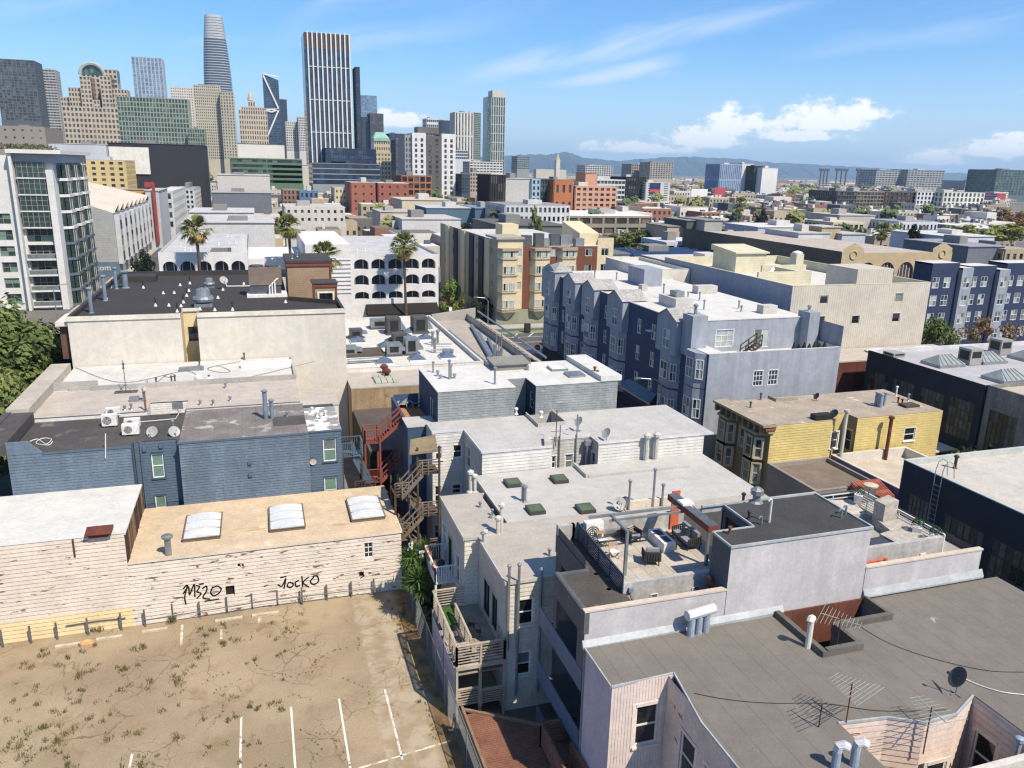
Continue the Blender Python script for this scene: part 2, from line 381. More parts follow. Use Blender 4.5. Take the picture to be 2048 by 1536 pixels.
def building(name,label,x0,x1,y0,y1,z,wallm,roofm,cat='building',par=.0,parm=None,z0=0.0,wins=(),group=None,sidesm=None,sides='SWE',th=.25,parsides='SNWE',shell=True):
    """flat-roofed block. wins: (side, u, sill, width, height, style[, repeat du, n][, dz, nz])"""
    o=thing(name,label,cat,((x0+x1)/2,y0,z0),group)
    holes={s_: [] for s_ in 'SWEN'}; todo=[]
    for w_ in wins:
        side,u,sill,w,h,sty=w_[:6]; du,n=(w_[6],w_[7]) if len(w_) > 7 else (0,1); dz,nz=(w_[8],w_[9]) if len(w_) > 9 else (0,1)
        for i in range(n):
            for j in range(nz):
                uu,zz=u+du*i,sill+dz*j
                holes[side].append((uu-w/2,uu+w/2,zz,zz+h)); todo.append((side,uu,zz,w,h,sty))
    plane=dict(S=y0,N=y1,W=x0,E=x1); span=dict(S=(x0,x1),N=(x0,x1),W=(y0,y1),E=(y0,y1))
    if shell:
        for s_ in (sides if 'N' in sides else sides+'N'):
            mb=MB(); wall_mb(mb,s_,plane[s_],*span[s_],z0,z+par,holes[s_])
            mk('wall',mb,(sidesm or {}).get(s_,wallm),o)
    i_=.0 if par else-.03
    mk('roof',MB().box(x0+(.02 if par else-.03),x1-(.02 if par else-.03),y0+(.02 if par else-.03),y1-(.02 if par else-.03),z-.12,z if par else z+.02),roofm,o)
    if par: parapet(o,x0,x1,y0,y1,z,par,th,parm or wallm,sides=parsides)
    for (side,uu,zz,w,h,sty) in todo: window(o,side,plane[side],uu,zz,w,h,sty)
    return o,holes
# ------------------------------------------------------------------ shared materials and window styles
G_DARK=glass('glass_dark'); G_DARK2=glass('glass_dark_green',(.02,.032,.028)); G_BLUE=glass('glass_blue',(.03,.05,.085),.05)
G_PALE=mat('glass_blind',S(176,184,180),.35,.12,1.5,spec=.5); G_GREY=mat('glass_curtain',S(112,122,120),.3,.2,1.5,spec=.5); G_GREEN=mat('glass_green_shade',S(104,140,122),.4,.12,1.2,spec=.4)
G_MIX=[G_DARK,G_DARK2,G_DARK,G_GREY,G_DARK2,G_DARK,G_PALE]
G_LITE=[G_PALE,G_GREY,G_DARK2,G_PALE,G_DARK]
style('white',S(236,236,232),.07,1,2,.10,S(226,226,222),G_MIX,True)
style('white_grid',S(236,236,232),.06,2,3,.06,S(230,230,228),G_MIX,False)
style('white_green',S(236,236,232),.07,1,2,.08,S(60,84,104),[G_GREEN,G_GREY,G_GREEN],True)
style('slider',S(222,224,222),.06,2,1,.0,None,G_LITE,False)
style('dark',S(52,48,44),.06,2,1,.06,S(210,202,180),[G_DARK,G_DARK2],False)
style('plain',S(200,198,190),.06,1,2,.0,None,G_MIX,False)
style('small',S(200,198,190),.06,1,1,.05,S(210,206,196),[G_DARK],False)
METAL=mat('galvanised_metal',S(158,164,168),.42,.14,2.0,spec=.5,metal=.55)
METAL_D=mat('dull_steel',S(96,100,104),.5,.15,2.0,spec=.4,metal=.4)
BLUEGREY=mat('painted_flue_grey_blue',S(120,140,160),.55,.12,1.5)
WHITE_P=mat('white_painted_metal',S(232,231,226),.5,.07,1.5,spec=.4)
RUST=mat('rusty_iron',S(112,58,38),.85,.25,2.0)
BLACK_P=mat('black_plastic',(.02,.02,.022),.5,.2,2.0,spec=.4)
WIRE=mat('cable_black',(.03,.03,.03),.7)
TIMBER=mat('weathered_timber',S(128,112,96),.9,.22,1.5,.15,14.0)
TIMBER_D=mat('dark_timber',S(84,70,58),.9,.25,1.5,.18,14.0)

def rectY(k,x0,y0,x1,y1,Y):
    a=onY(c(k,x0,y0),Y); b=onY(c(k,x1,y1),Y); return min(a.x,b.x),max(a.x,b.x),min(a.z,b.z),max(a.z,b.z)
def wS(k,x0,y0,x1,y1,Y,sty): u0,u1,z0,z1=rectY(k,x0,y0,x1,y1,Y); return ('S',(u0+u1)/2,z0,u1-u0,z1-z0,sty)
def hole(w): return (w[1]-w[3]/2,w[1]+w[3]/2,w[2],w[2]+w[4])

def pipe(parent,p,h,r=.07,m=METAL,cap=True,name='vent_pipe'):
    x,y,z=p; mb=MB().lathe(x,y,[(r,z-.05),(r,z+h)],8)
    if cap: mb.lathe(x,y,[(r*1.7,z+h),(r*1.7,z+h+r*1.2),(r*.5,z+h+r*2.0)],8)
    mb.lathe(x,y,[(r*2.0,z-.02),(r*1.15,z+.09)],8)
    return mk(name,mb,m,parent,smooth=False)
def skylight_dome(parent,p0,p1,z,bays=3,m=None,fr=None):
    (x0,y0),(x1,y1)=p0,p1; fr=fr or METAL
    o=mk('skylight',MB().box(x0,x1,y0,y1,z-.02,z+.16).box(x0-.05,x1+.05,y0-.05,y1+.05,z+.16,z+.2),fr,parent)
    for b in range(bays):
        ya,yb=y0+(y1-y0)*b/bays+.04,y0+(y1-y0)*(b+1)/bays-.09; mb=MB(); k=6
        for i in range(k):
            t0,t1=i/k,(i+1)/k; f=lambda t: z+.2+.16*math.sin(math.pi*t); X=lambda t: x0+.05+(x1-x0-.1)*t
            mb.poly([(X(t0),ya,f(t0)),(X(t1),ya,f(t1)),(X(t1),yb,f(t1)),(X(t0),yb,f(t0))])
        for yy in (ya,yb): mb.poly([(x0+.05+(x1-x0-.1)*i/k,yy,z+.2+.16*math.sin(math.pi*i/k)) for i in range(k+1)])
        mk('pane',mb,m,o)
    return o
def skylight_flat(parent,x0,x1,y0,y1,z,gm,fm,tilt=.12,h=.22):
    o=mk('skylight',MB().prism([(x0,y0),(x1,y0),(x1,y1),(x0,y1)],z-.02,[z+h,z+h,z+h+tilt,z+h+tilt]),fm,parent); e=.09
    mk('pane',MB().poly([(x0+e,y0+e,z+h+.012+tilt*e/(y1-y0)),(x1-e,y0+e,z+h+.012+tilt*e/(y1-y0)),(x1-e,y1-e,z+h+.012+tilt*(1-e/(y1-y0))),(x0+e,y1-e,z+h+.012+tilt*(1-e/(y1-y0)))]),gm,o)
    return o
def skylight_pyramid(parent,x,y,z,w,d,gm,fm):
    o=mk('skylight',MB().box(x-w/2,x+w/2,y-d/2,y+d/2,z-.02,z+.18),fm,parent); t=(x,y,z+.18+min(w,d)*.34)
    q=[(x-w/2+.03,y-d/2+.03,z+.185),(x+w/2-.03,y-d/2+.03,z+.185),(x+w/2-.03,y+d/2-.03,z+.185),(x-w/2+.03,y+d/2-.03,z+.185)]
    for i in range(4): mk('pane',MB().poly([q[i],q[(i+1) % 4],t]),gm,o)
    return o
def dish(label,p,r=.38,az=0.0,m=None,group='satellite dishes on the roofs',mast=.55):
    """satellite dish: bowl facing azimuth az (0 = -Y), mast, arm, horn"""
    x,y,z=p; o=thing('satellite_dish',label,'satellite dish',p,group); m=m or mat('dish_grey',S(172,172,170),.5,.08)
    f=Vector((math.sin(az)*.84,-math.cos(az)*.84,.54)).normalized(); a=f.orthogonal().normalized(); a=Vector((math.cos(az),math.sin(az),0)); b=f.cross(a); cpt=Vector((x,y,z+mast+r*.7))
    mb=MB(); k=16; rings=[(.0,0),(.5,.05),(1.0,.16)]; n0=0
    idx=[]
    for (q,dep) in rings:
        row=[]
        for j in range(k): t=2*math.pi*j/k; v=cpt+(a*math.cos(t)+b*math.sin(t))*(q*r)+f*(dep*r*1.2); mb.v.append(tuple(v)); row.append(len(mb.v)-1)
        idx.append(row)
    for i in range(2):
        for j in range(k): mb.f.append((idx[i][j],idx[i][(j+1) % k],idx[i+1][(j+1) % k],idx[i+1][j])); mb.mi.append(0)
    mk('bowl',mb,m,o,smooth=True)
    mk('mast',MB().tube([(x,y,z),(x,y,z+mast),tuple(cpt)],.03,6).bar((x-.25,y,z+.02),(x+.25,y,z+.02),.05).bar((x,y-.25,z+.02),(x,y+.25,z+.02),.05),METAL,o)
    hp=cpt+f*(r*1.1)-b*(r*.1)
    mk('feed_arm',MB().bar(tuple(cpt+(-b if b.z > 0 else b)*r*.9+f*.1),tuple(hp),.03).box(hp.x-.05,hp.x+.05,hp.y-.06,hp.y+.06,hp.z-.05,hp.z+.05),m,o)
    return o
def ac_unit(label,p,w=.95,d=.4,h=.8,group='air conditioning condensers on the roofs'):
    x,y,z=p; o=thing('condenser_unit',label,'air conditioner',p,group)
    mk('casing',MB().box(x-w/2,x+w/2,y-d/2,y+d/2,z+.12,z+h+.12),WHITE_P,o)
    mk('fan_grille',ring_face(x-w*.14,y-d/2-.012,z+.12+h/2,.36*h),METAL_D,o)
    mk('foot',MB().box(x-w*.4,x-w*.3,y-d/2,y+d/2,z,z+.12),METAL_D,o); mk('foot',MB().box(x+w*.3,x+w*.4,y-d/2,y+d/2,z,z+.12),METAL_D,o)
    return o
def ring_face(x,y,z,r,k=18):
    mb=MB()
    for q in (1.0,.72,.44):
        for j in range(k):
            t0,t1=2*math.pi*j/k,2*math.pi*(j+1)/k; a,b=r*q,r*(q-.16)
            mb.poly([(x+a*math.cos(t0),y,z+a*math.sin(t0)),(x+a*math.cos(t1),y,z+a*math.sin(t1)),(x+b*math.cos(t1),y,z+b*math.sin(t1)),(x+b*math.cos(t0),y,z+b*math.sin(t0))])
    mb.bar((x-r,y+.004,z),(x+r,y+.004,z),.02).bar((x,y+.004,z-r),(x,y+.004,z+r),.02)
    return mb
def strokes(curves,w=.07):
    """flat lettering from polylines in the X-Z plane: list of point lists, y constant"""
    mb=MB()
    for pts in curves:
        for i in range(len(pts)-1):
            p,q=Vector(pts[i]),Vector(pts[i+1]); d=(q-p)
            if d.length < 1e-4: continue
            d.normalize(); n=Vector((-d.z,0,d.x))*(w/2); e=d*(w*.3)
            mb.poly([tuple(p-e-n),tuple(q+e-n),tuple(q+e+n),tuple(p-e+n)])
    return mb
def spline(pts,n=6):
    out=[]
    for i in range(len(pts)-1):
        p0,p1,p2,p3=[Vector(pts[max(0,min(len(pts)-1,i+k))]) for k in (-1,0,1,2)]
        for j in range(n):
            t=j/n; out.append(tuple(.5*((2*p1)+(p2-p0)*t+(2*p0-5*p1+4*p2-p3)*t*t+(3*p1-p0-3*p2+p3)*t ** 3)))
    return out+[tuple(pts[-1])]

# ------------------------------------------------------------------ ground, streets, lot
ground_m=mat('city_ground',S(120,116,110),.95,.2,.02,.1,1.0)
mk('ground',MB().poly([(-14000,-400,-.06),(14000,-400,-.06),(14000,15000,-.06),(-14000,15000,-.06)]),ground_m,kind='structure',origin=(0,0,0))
asph=mat('asphalt',S(92,92,92),.92,.16,.25,.12,5.0,bump=.2)
conc=mat('sidewalk_concrete',S(178,172,162),.9,.12,.4,.08,5.0,seam=('Y',1.5,.04,.8))
def sheet(name,x0,x1,y0,y1,z,m): return mk(name,MB().poly([(x0,y0,z),(x1,y0,z),(x1,y1,z),(x0,y1,z)]),m,kind='structure',origin=(x0,y0,z))
sheet('left_street',-32.6,-21.0,-60,900,-.02,asph); sheet('cross_street',-400,400,121.0,138.5,-.016,asph); sheet('alley',33.8,39.6,0,900,-.02,asph)
for (x0,x1,y0,y1) in ((-21.0,-17.6,-60,121),(-36.0,-32.6,-60,900),(32.2,33.8,20,118),(39.6,41.0,20,118),(-17.6,33.8,117.6,121),(39.6,220,117.6,121),(-17.6,33.8,138.5,142.2),(39.6,220,138.5,142.2),(-21,-17.6,138.5,900),(32.2,33.8,142.2,400),(39.6,41.2,142.2,400)):
    mk('sidewalk',MB().box(x0,x1,y0,y1,-.06,.12),conc,kind='structure')
MARK=mat('road_paint_white',S(226,224,214),.8,.15,1.5,patch=(S(120,118,112),.60,.66,3.0)); GREENLANE=mat('bike_lane_green',S(118,150,70),.9,.15,.6)
mk('bike_lane',MB().poly([(41.2,134.6,-.012),(120,134.6,-.012),(120,136.4,-.012),(41.2,136.4,-.012)]),GREENLANE,kind='structure')
for i in range(9):
    x=42.5+i*3.0; mk('hatch_marking',MB().poly([(x,131.2,-.011),(x+.25,131.2,-.011),(x+2.1,134.2,-.011),(x+1.85,134.2,-.011)]),MARK,kind='structure')
for y in (131.0,134.4,126.6): mk('lane_line',MB().poly([(41.2,y,-.0105),(120,y,-.0105),(120,y+.14,-.0105),(41.2,y+.14,-.0105)]),MARK,kind='structure')

def lot_material():
    m=bpy.data.materials.new('dusty_cracked_asphalt'); m.use_nodes=True; nt=m.node_tree; N=nt.nodes; L=nt.links; b=N['Principled BSDF']; b.inputs['Roughness'].default_value=.95; b.inputs['Specular IOR Level'].default_value=.15
    geo=N.new('ShaderNodeNewGeometry'); pos=geo.outputs['Position']
    def noise(s,d=5,r=.6,v=pos): n=N.new('ShaderNodeTexNoise'); n.inputs['Scale'].default_value=s; n.inputs['Detail'].default_value=d; n.inputs['Roughness'].default_value=r; L.new(v,n.inputs['Vector']); return n
    def rng(v,a,b_,lo,hi): n=N.new('ShaderNodeMapRange'); n.interpolation_type='SMOOTHSTEP'; [setattr(n.inputs[i+1],'default_value',q) for i,q in enumerate((a,b_,lo,hi))]; L.new(v,n.inputs[0]); return n.outputs[0]
    def mixc(f,a,b_):
        n=N.new('ShaderNodeMix'); n.data_type='RGBA'; L.new(f,n.inputs[0])
        for i,q in ((6,a),(7,b_)):
            if isinstance(q,tuple): n.inputs[i].default_value=(*q,1)
            else: L.new(q,n.inputs[i])
        return n.outputs[2]
    base=mixc(rng(noise(.16,6,.62).outputs['Fac'],.36,.66,0,1),S(140,124,101),S(162,145,119))
    base=mixc(rng(noise(.33,5,.65).outputs['Fac'],.55,.72,0,.75),base,S(128,104,74))            # rusty soil
    base=mixc(rng(noise(.55,6,.7).outputs['Fac'],.60,.74,0,.85),base,S(172,156,128))           # bare sand
    base=mixc(rng(noise(14,4,.7).outputs['Fac'],.40,.66,0,.45),base,S(104,94,80))             # grit
    sx=N.new('ShaderNodeSeparateXYZ'); L.new(pos,sx.inputs[0])
    # paler old concrete drive on the fence side, rusty weeds' litter along the fence
    def m2(op,a,b_):
        n=N.new('ShaderNodeMath'); n.operation=op
        for i,q in enumerate((a,b_)):
            if isinstance(q,(int,float)): n.inputs[i].default_value=q
            else: L.new(q,n.inputs[i])
        return n.outputs[0]
    wob=m2('MULTIPLY',m2('SUBTRACT',noise(.35,4).outputs['Fac'],.5),1.6)
    strip=rng(m2('ADD',sx.outputs[0],wob),4.6,4.8,0,.8)
    pale=mixc(rng(noise(.8,5,.65).outputs['Fac'],.4,.62,0,1),S(164,152,132),S(142,126,102))
    base=mixc(strip,base,pale)
    edge=rng(m2('ADD',sx.outputs[0],m2('MULTIPLY',wob,.9)),7.1,7.9,0,.85)
    base=mixc(edge,base,mixc(rng(noise(1.3,5).outputs['Fac'],.4,.6,0,1),S(146,112,66),S(108,86,56)))
    # cracks: cell borders of a distorted voronoi at two sizes
    h=None
    for (sc,w,amt) in ((.26,.011,.6),(.7,.02,.42)):
        dn=noise(1.1,4); va=N.new('ShaderNodeVectorMath'); va.operation='MULTIPLY_ADD'; L.new(dn.outputs['Color'],va.inputs[0]); va.inputs[1].default_value=(.9,.9,0); L.new(pos,va.inputs[2])
        v=N.new('ShaderNodeTexVoronoi'); v.feature='DISTANCE_TO_EDGE'; v.inputs['Scale'].default_value=sc; L.new(va.outputs[0],v.inputs['Vector'])
        cr=rng(v.outputs[0],w*.25,w,1,0)
        gate=rng(noise(.22,3).outputs['Fac'],.44,.58,0,amt)
        base=mixc(m2('MULTIPLY',cr,gate),base,S(86,70,52))
    L.new(base,b.inputs['Base Color'])
    bn=N.new('ShaderNodeBump'); bn.inputs['Strength'].default_value=.5; bn.inputs['Distance'].default_value=.05; L.new(noise(5,6,.7).outputs['Fac'],bn.inputs['Height']); L.new(bn.outputs[0],b.inputs['Normal'])
    return m
LOT=lot_material()
sheet('vacant_lot',-17.6,8.6,5,50.6,0.0,LOT); sheet('back_yards',8.6,33.0,-20,118,-.01,mat('yard_earth',S(112,100,84),.95,.25,.6)); sheet('inner_yards',41,110,-20,117,-.01,mat('yard_earth2',S(120,112,100),.95,.25,.6))

# stall lines: white paint, worn through in places
def stall_mat(name,worn): return mat(name,S(232,226,212),.85,.1,1.0,patch=(S(168,150,122),worn,worn+.05,2.4,(1,1,1)))
SM1,SM2,SM3=stall_mat('stall_paint_fresh',.68),stall_mat('stall_paint_worn',.52),stall_mat('stall_paint_faint',.46)
stx=[-12.9,-7.65,-2.43,.18,2.79,5.39]
for i,x in enumerate(stx):
    near=31.0; far_=(36.2,37.5,38.9,39.0,39.0,39.1)[i]
    mk('stall_line',MB().poly([(x,near if i < 4 else 33.3,.004),(x+.11,near if i < 4 else 33.3,.004),(x+.11,far_,.004),(x,far_,.004)]),(SM3,SM2,SM2,SM1,SM1,SM2)[i],kind='structure')
mk('stall_line',MB().poly([(2.9,33.2,.004),(8.1,33.9,.004),(8.1,34.0,.004),(2.9,33.32,.004)]),SM2,kind='structure')
for (a,b) in (((442,1238),(440,1278)),((362,1250),(360,1290)),((517,1226),(516,1246))):
    p,q=at(a,0),at(b,0); mk('faded_stall_line',MB().poly([(q.x,q.y,.004),(q.x+.14,q.y,.004),(p.x+.14,p.y,.004),(p.x,p.y,.004)]),SM3,kind='structure')

# wheel stops
WS=mat('old_wheel_stop_concrete',S(190,178,154),.95,.15,2.0,patch=(S(206,160,70),.62,.66,1.2))
for (k,x,y,w,lab) in (('K',1310,690,1.7,'low concrete wheel stop nearest the green weeds under the graffiti'),('K',1130,716,1.7,'low concrete wheel stop in front of the broken plank in the wall'),('K',765,770,1.5,'short worn concrete wheel stop beside a faded white stall line'),('K',540,808,1.5,'half buried concrete wheel stop right of the tan stone'),('K',350,842,1.7,'half buried concrete wheel stop left of the tan stone')):
    p=at(c(k,x,y),0); mb=MB().prism([(p.x-w/2,p.y-.11),(p.x+w/2,p.y-.09),(p.x+w/2,p.y+.1),(p.x-w/2,p.y+.12)],-.02,[.10,.11,.14,.13])
    mk('wheel_stop',mb,WS,None,lab,'wheel stop','wheel stops in the vacant lot')
p=at(c('K',430,840),0); mb=MB(); rr=random.Random(3)
pts=[(p.x+.42*math.cos(t)*(1+.2*rr.random()),p.y+.28*math.sin(t)) for t in [i*.785 for i in range(8)]]
mk('tan_stone',mb.prism(pts,-.03,[.16+.1*rr.random() for _ in pts]),mat('tan_rock',S(206,160,96),.9,.2,3.0),None,'tan boulder lying by the half buried wheel stops','stone')

# ------------------------------------------------------------------ weeds in the lot
def tuft(mb,x,y,h,n,spread,rnd):
    for _ in range(n):
        a=rnd.uniform(0,6.283); r0=rnd.uniform(0,spread*.5); bx,by=x+math.cos(a)*r0,y+math.sin(a)*r0
        hh=h*rnd.uniform(.45,1.1); le=rnd.uniform(.15,.6)*hh; a2=rnd.uniform(0,6.283); tx,ty=bx+math.cos(a2)*le,by+math.sin(a2)*le; w=rnd.uniform(.01,.022)
        nx,ny=-math.sin(a2)*w,math.cos(a2)*w
        mb.poly([(bx-nx,by-ny,0),(bx+nx,by+ny,0),((bx+tx)/2+nx*.9,(by+ty)/2+ny*.9,hh*.6),(tx,ty,hh)],rnd.choice((0,0,1,1,2)))
wm=[mat('weed_green',S(104,118,64),.9,.25,1.0,transl=.25),mat('weed_dry',S(136,122,74),.9,.25,1.0,transl=.2),mat('weed_straw',S(166,142,90),.9,.2,1.0,transl=.2)]
rnd=random.Random(11); mb=MB()
for _ in range(190):                                                          # scattered clumps, thicker on the left
    x=rnd.uniform(-14.5,2.5)-abs(rnd.gauss(0,2)); y=rnd.uniform(30,48.5)
    if rnd.random() < .35 and x >-5: continue
    n_=rnd.randint(1,4)
    for _k in range(n_): tuft(mb,x+rnd.gauss(0,.35),y+rnd.gauss(0,.25),rnd.uniform(.1,.34),rnd.randint(12,30),rnd.uniform(.25,.65),rnd)
for _ in range(26):                                                           # in rows along the cracks
    x,y=rnd.uniform(-8,5),rnd.uniform(31,48); a=rnd.uniform(0,3.14)
    for i in range(rnd.randint(4,10)):
        x += math.cos(a)*.28+rnd.gauss(0,.08); y += math.sin(a)*.28+rnd.gauss(0,.08); a += rnd.gauss(0,.35)
        if x < 6.5: tuft(mb,x,y,rnd.uniform(.05,.16),rnd.randint(4,9),.14,rnd)
for _ in range(60): tuft(mb,rnd.uniform(7.0,8.2),rnd.uniform(26,49),rnd.uniform(.08,.3),rnd.randint(8,18),.3,rnd)
for (x,y,h_) in ((608,1200,.75),(345,1243,.5),(283,1240,.4),(195,1260,.4)):
    q=at((x,y),0)
    for _k in range(6): tuft(mb,q.x+rnd.gauss(0,.3),q.y+rnd.gauss(0,.12),h_,28,.5,rnd)
mk('weeds',mb,wm,None,'dry and green weeds sprouting from the cracked lot','weeds',kind='stuff',origin=(0,40,0))

# ------------------------------------------------------------------ old white building along the lot
PEEL=mat('peeling_white_paint',S(226,212,194),.9,.06,.5,.05,7.0,bump=.15,patch=((S(104,86,68),.585,.615,1.1,(.8,1,3.0)),(S(214,176,126),.70,.74,.5,(1,1,1.6))))
PEEL2=mat('peeling_white_paint_upper',S(224,208,188),.9,.06,.5,.05,7.0,bump=.15,patch=((S(108,90,72),.605,.635,1.1,(.7,1,2.8)),(S(208,172,128),.68,.73,.6,(1,1,1.6))))
YELL_P=mat('fresh_cream_yellow_paint',S(238,210,150),.85,.05,.5)
WHITE_ROOF=mat('white_roof_coating',S(212,210,204),.8,.05,.3,.04,4.0,bump=.3,bscale=2.5)
TAN_ROOF=mat('tan_roof_coating',S(212,186,148),.88,.08,.5,.06,6.0,bump=.2,patch=((S(150,122,84),.60,.76,.5,(.35,1.4,1)),(S(232,214,182),.62,.75,.8)))
lb=thing('lot_building','long peeling white plank building with tan roof, behind the vacant lot','building',(-4,50,0))
wwin=wS('K',1795,335,1842,405,50.0,'white_grid')
hs=[hole(wwin)]+[rectY('K',a,b,d,e,50.0) for (a,b,d,e) in ((605,616,650,650),(1112,550,1160,592),(1172,440,1188,454),(1192,440,1204,454),(1772,480,1796,502))]
w=MB(); wall_mb(w,'S',50.0,-24,-9.05,0,6.5); wall_mb(w,'S',50.0,-9.05,8.35,0,4.45,hs,.2); wall_mb(w,'E',8.35,50,58,0,4.45)
mk('wall',w,PEEL,lb)
siding(lb,'S',50.0,-24,-9.05,1.4,6.5,.27,PEEL2,name='plank'); siding(lb,'S',50.0,-24,-9.05,0,1.4,.27,YELL_P)
siding(lb,'S',50.0,-9.05,8.35,0,4.45,.27,PEEL,hs); siding(lb,'E',8.35,50,58,0,4.45,.27,PEEL)
window(lb,*wwin[:1],50.0,*wwin[1:])
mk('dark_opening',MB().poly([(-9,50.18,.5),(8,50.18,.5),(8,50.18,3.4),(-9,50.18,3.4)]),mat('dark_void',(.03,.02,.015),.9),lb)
mk('roof',MB().poly([(-9.0,49.95,4.5),(8.4,49.95,4.5),(8.4,58.1,4.62),(-9.0,58.1,4.62)]),TAN_ROOF,lb)
mk('roof_edge',MB().box(-9.0,8.42,49.9,49.97,4.36,4.49).box(8.36,8.44,49.97,58.1,4.40,4.52),mat('edge_board_white',S(222,206,186),.8),lb)
mk('roof',MB().poly([(-24,49.94,6.53),(-9.0,49.94,6.53),(-9.0,58.1,6.55),(-24,58.1,6.55)]),WHITE_ROOF,lb)
mk('corner_post',MB().box(-11.95,-11.86,49.9,49.99,5.3,6.5),TIMBER_D,lb)
rr=random.Random(5); BROWNW=[mat('bare_brown_boards',S(76,58,44),.9,.3,2.0),mat('bare_tan_boards',S(150,112,78),.9,.3,2.0)]
for i in range(22):                                                           # bare boards of the raised end
    y0=50.05+i*.365; mk('board',MB().box(-9.06,-9.0+rr.uniform(0,.05),y0,y0+.35,4.5,6.45+rr.uniform(-.12,.05)),BROWNW[1 if rr.random() < .22 else 0],lb)
mk('end_edge',MB().box(-9.06,-8.96,49.95,58.1,6.42,6.54),WHITE_ROOF,lb)
DOME=mat('milky_skylight',S(222,225,228),.35,.04,1.0,spec=.5)
for q in (((902,330),(1078,196)),((1333,282),(1486,153)),((1738,232),(1862,113))):
    a=at(c('K',*q[0]),4.6); b=at(c('K',*q[1]),4.6); w_=at(c('K',q[0][0]+170,q[0][1]-12),4.6).x-a.x
    skylight_dome(lb,(a.x,a.y),(a.x+2.35,b.y),4.58,3,DOME,mat('skylight_kerb',S(118,106,90),.7))
p=at(c('K',833,395),4.5); mk('vent_stack',MB().lathe(p.x,p.y,[(.2,4.45),(.2,5.75)],10).lathe(p.x,p.y,[(.34,5.72),(.36,5.86),(.2,5.95)],10),METAL,lb)
p=at(c('K',490,297),6.55); mk('roof_hatch',MB().box(p.x-.55,p.x+.55,p.y-.3,p.y+.45,6.5,6.72).prism([(p.x-.75,p.y-.45),(p.x+.75,p.y-.45),(p.x+.75,p.y+.55),(p.x-.75,p.y+.55)],6.76,[6.80,6.80,6.95,6.95]),RUST,lb)
# spray-paint tags
def Kp(x,y,out=.06): v=onY(c('K',x,y),50.0-out); return (v.x,v.y,v.z)
tag1=[[(905,560),(925,545),(912,600),(918,638)],[(905,585),(930,552),(936,590),(958,540),(962,600)],[(968,545),(985,552),(972,575),(992,585),(972,608)],[(1000,560),(1018,548),(1020,570),(1002,605),(1035,612)],[(1050,552),(1040,580),(1055,595),(1078,585),(1092,562),(1072,548),(1050,556)],[(1012,622),(1080,612)],[(985,540),(1004,536)]]
tag2=[[(1372,542),(1392,548),(1410,512),(1402,560)],[(1385,506),(1412,500)],[(1425,530),(1418,548),(1436,555),(1448,538),(1430,528)],[(1474,520),(1458,530),(1462,550),(1480,545)],[(1490,500),(1494,548)],[(1522,505),(1496,530),(1524,552)],[(1548,505),(1532,525),(1548,540),(1572,524),(1565,498),(1545,500)]]
GRAF=mat('black_spray_paint',(.012,.012,.013),.6)
for tg in (tag1,tag2): mk('graffiti',strokes([spline([Kp(*q) for q in s_],5) for s_ in tg],.09),GRAF,lb)
mk('graffiti',strokes([spline([Kp(*q) for q in s_],4) for s_ in [[(1768,484),(1785,478),(1775,492),(1798,494),(1780,508)]]],.06),GRAF,lb)
mk('pipe',MB().tube([Kp(325,745,.1),Kp(480,720,.1),Kp(620,705,.1)],.035,6),METAL_D,lb)
# guard rail of steel posts along the foot of the wall
gr=thing('guard_rail','row of leaning steel posts with pipe rail along white wall','barrier',(0,49.5,0)); POSTM=mat('old_steel_post',S(104,106,106),.7,.2,2.0)
for (x,y,t) in ((15,850,778),(155,830,752),(285,812,730),(437,790,706),(601,765,686),(718,748,678),(855,715,648),(988,705,628),(1122,682,605),(1246,662,590),(1371,645,570),(1492,640,556),(1614,618,545),(1735,602,530),(1846,588,518)):
    a=at(c('K',x,y),0); zt=onY(c('K',x,t),a.y).z
    mk('post',MB().box(a.x-.05,a.x+.05,a.y-.05,a.y+.05,-.03,min(max(zt,1.2),2.2)),POSTM,gr)
a,b=onY(c('K',718,720),49.55),onY(c('K',1846,560),49.55); mk('rail',MB().tube([(a.x,49.5,.55),((a.x+b.x)/2,49.5,.75),(b.x,49.5,.62)],.035,6),POSTM,gr)
# ------------------------------------------------------------------ blue plank house behind the lot building
BLUE_W=mat('weathered_blue_paint',S(104,123,142),.85,.10,.5,.08,6.0,streak=.12,patch=((S(84,104,124),.55,.75,.6,(.5,1,3)),(S(140,152,166),.66,.74,.8,(.6,1,5))))
BLUE_F=mat('fresh_blue_paint',S(84,106,126),.75,.06,.6); FELT_B=mat('black_roof_felt',S(84,80,78),.9,.14,.4,.12,7.0,patch=((S(112,104,98),.58,.72,.5),(S(64,60,60),.6,.7,1.2)))
FELT_G=mat('worn_grey_roof_felt',S(128,120,116),.9,.14,.6,.1,6.0,seam=('X',1.0,.05,.82),patch=((S(168,160,154),.56,.7,.7),(S(98,90,86),.6,.72,1.0)))
ROOF_TAN=mat('tan_grey_roof',S(190,178,164),.9,.07,.4,.06,6.0,seam=('Y',1.0,.035,.84)); ROOF_PALE=mat('pale_grey_roof',S(206,203,197),.88,.06,.4,.06,6.0,seam=('Y',1.0,.03,.88))
CREAMWALL=mat('cream_stucco',S(220,211,196),.9,.04,.3,.03,8.0,streak=.045,patch=(S(196,182,162),.56,.8,.25))
bh=thing('blue_house','weathered blue plank house with black roof behind the lot building','house',(-6,58.15,0))
wr1=wS('G',858,1048,940,1178,59.05,'white_green'); wr2=wS('G',880,1282,956,1420,59.05,'white_green')
wn1=wS('G',1836,960,1915,1084,58.4,'white_green'); wn2=wS('G',1843,1182,1920,1320,58.4,'white_green')
w=MB(); wall_mb(w,'S',58.15,-17.1,-9.45,0,9.42); wall_mb(w,'S',58.15,-6.3,2.8,0,9.42); mk('wall',w,BLUE_W,bh)
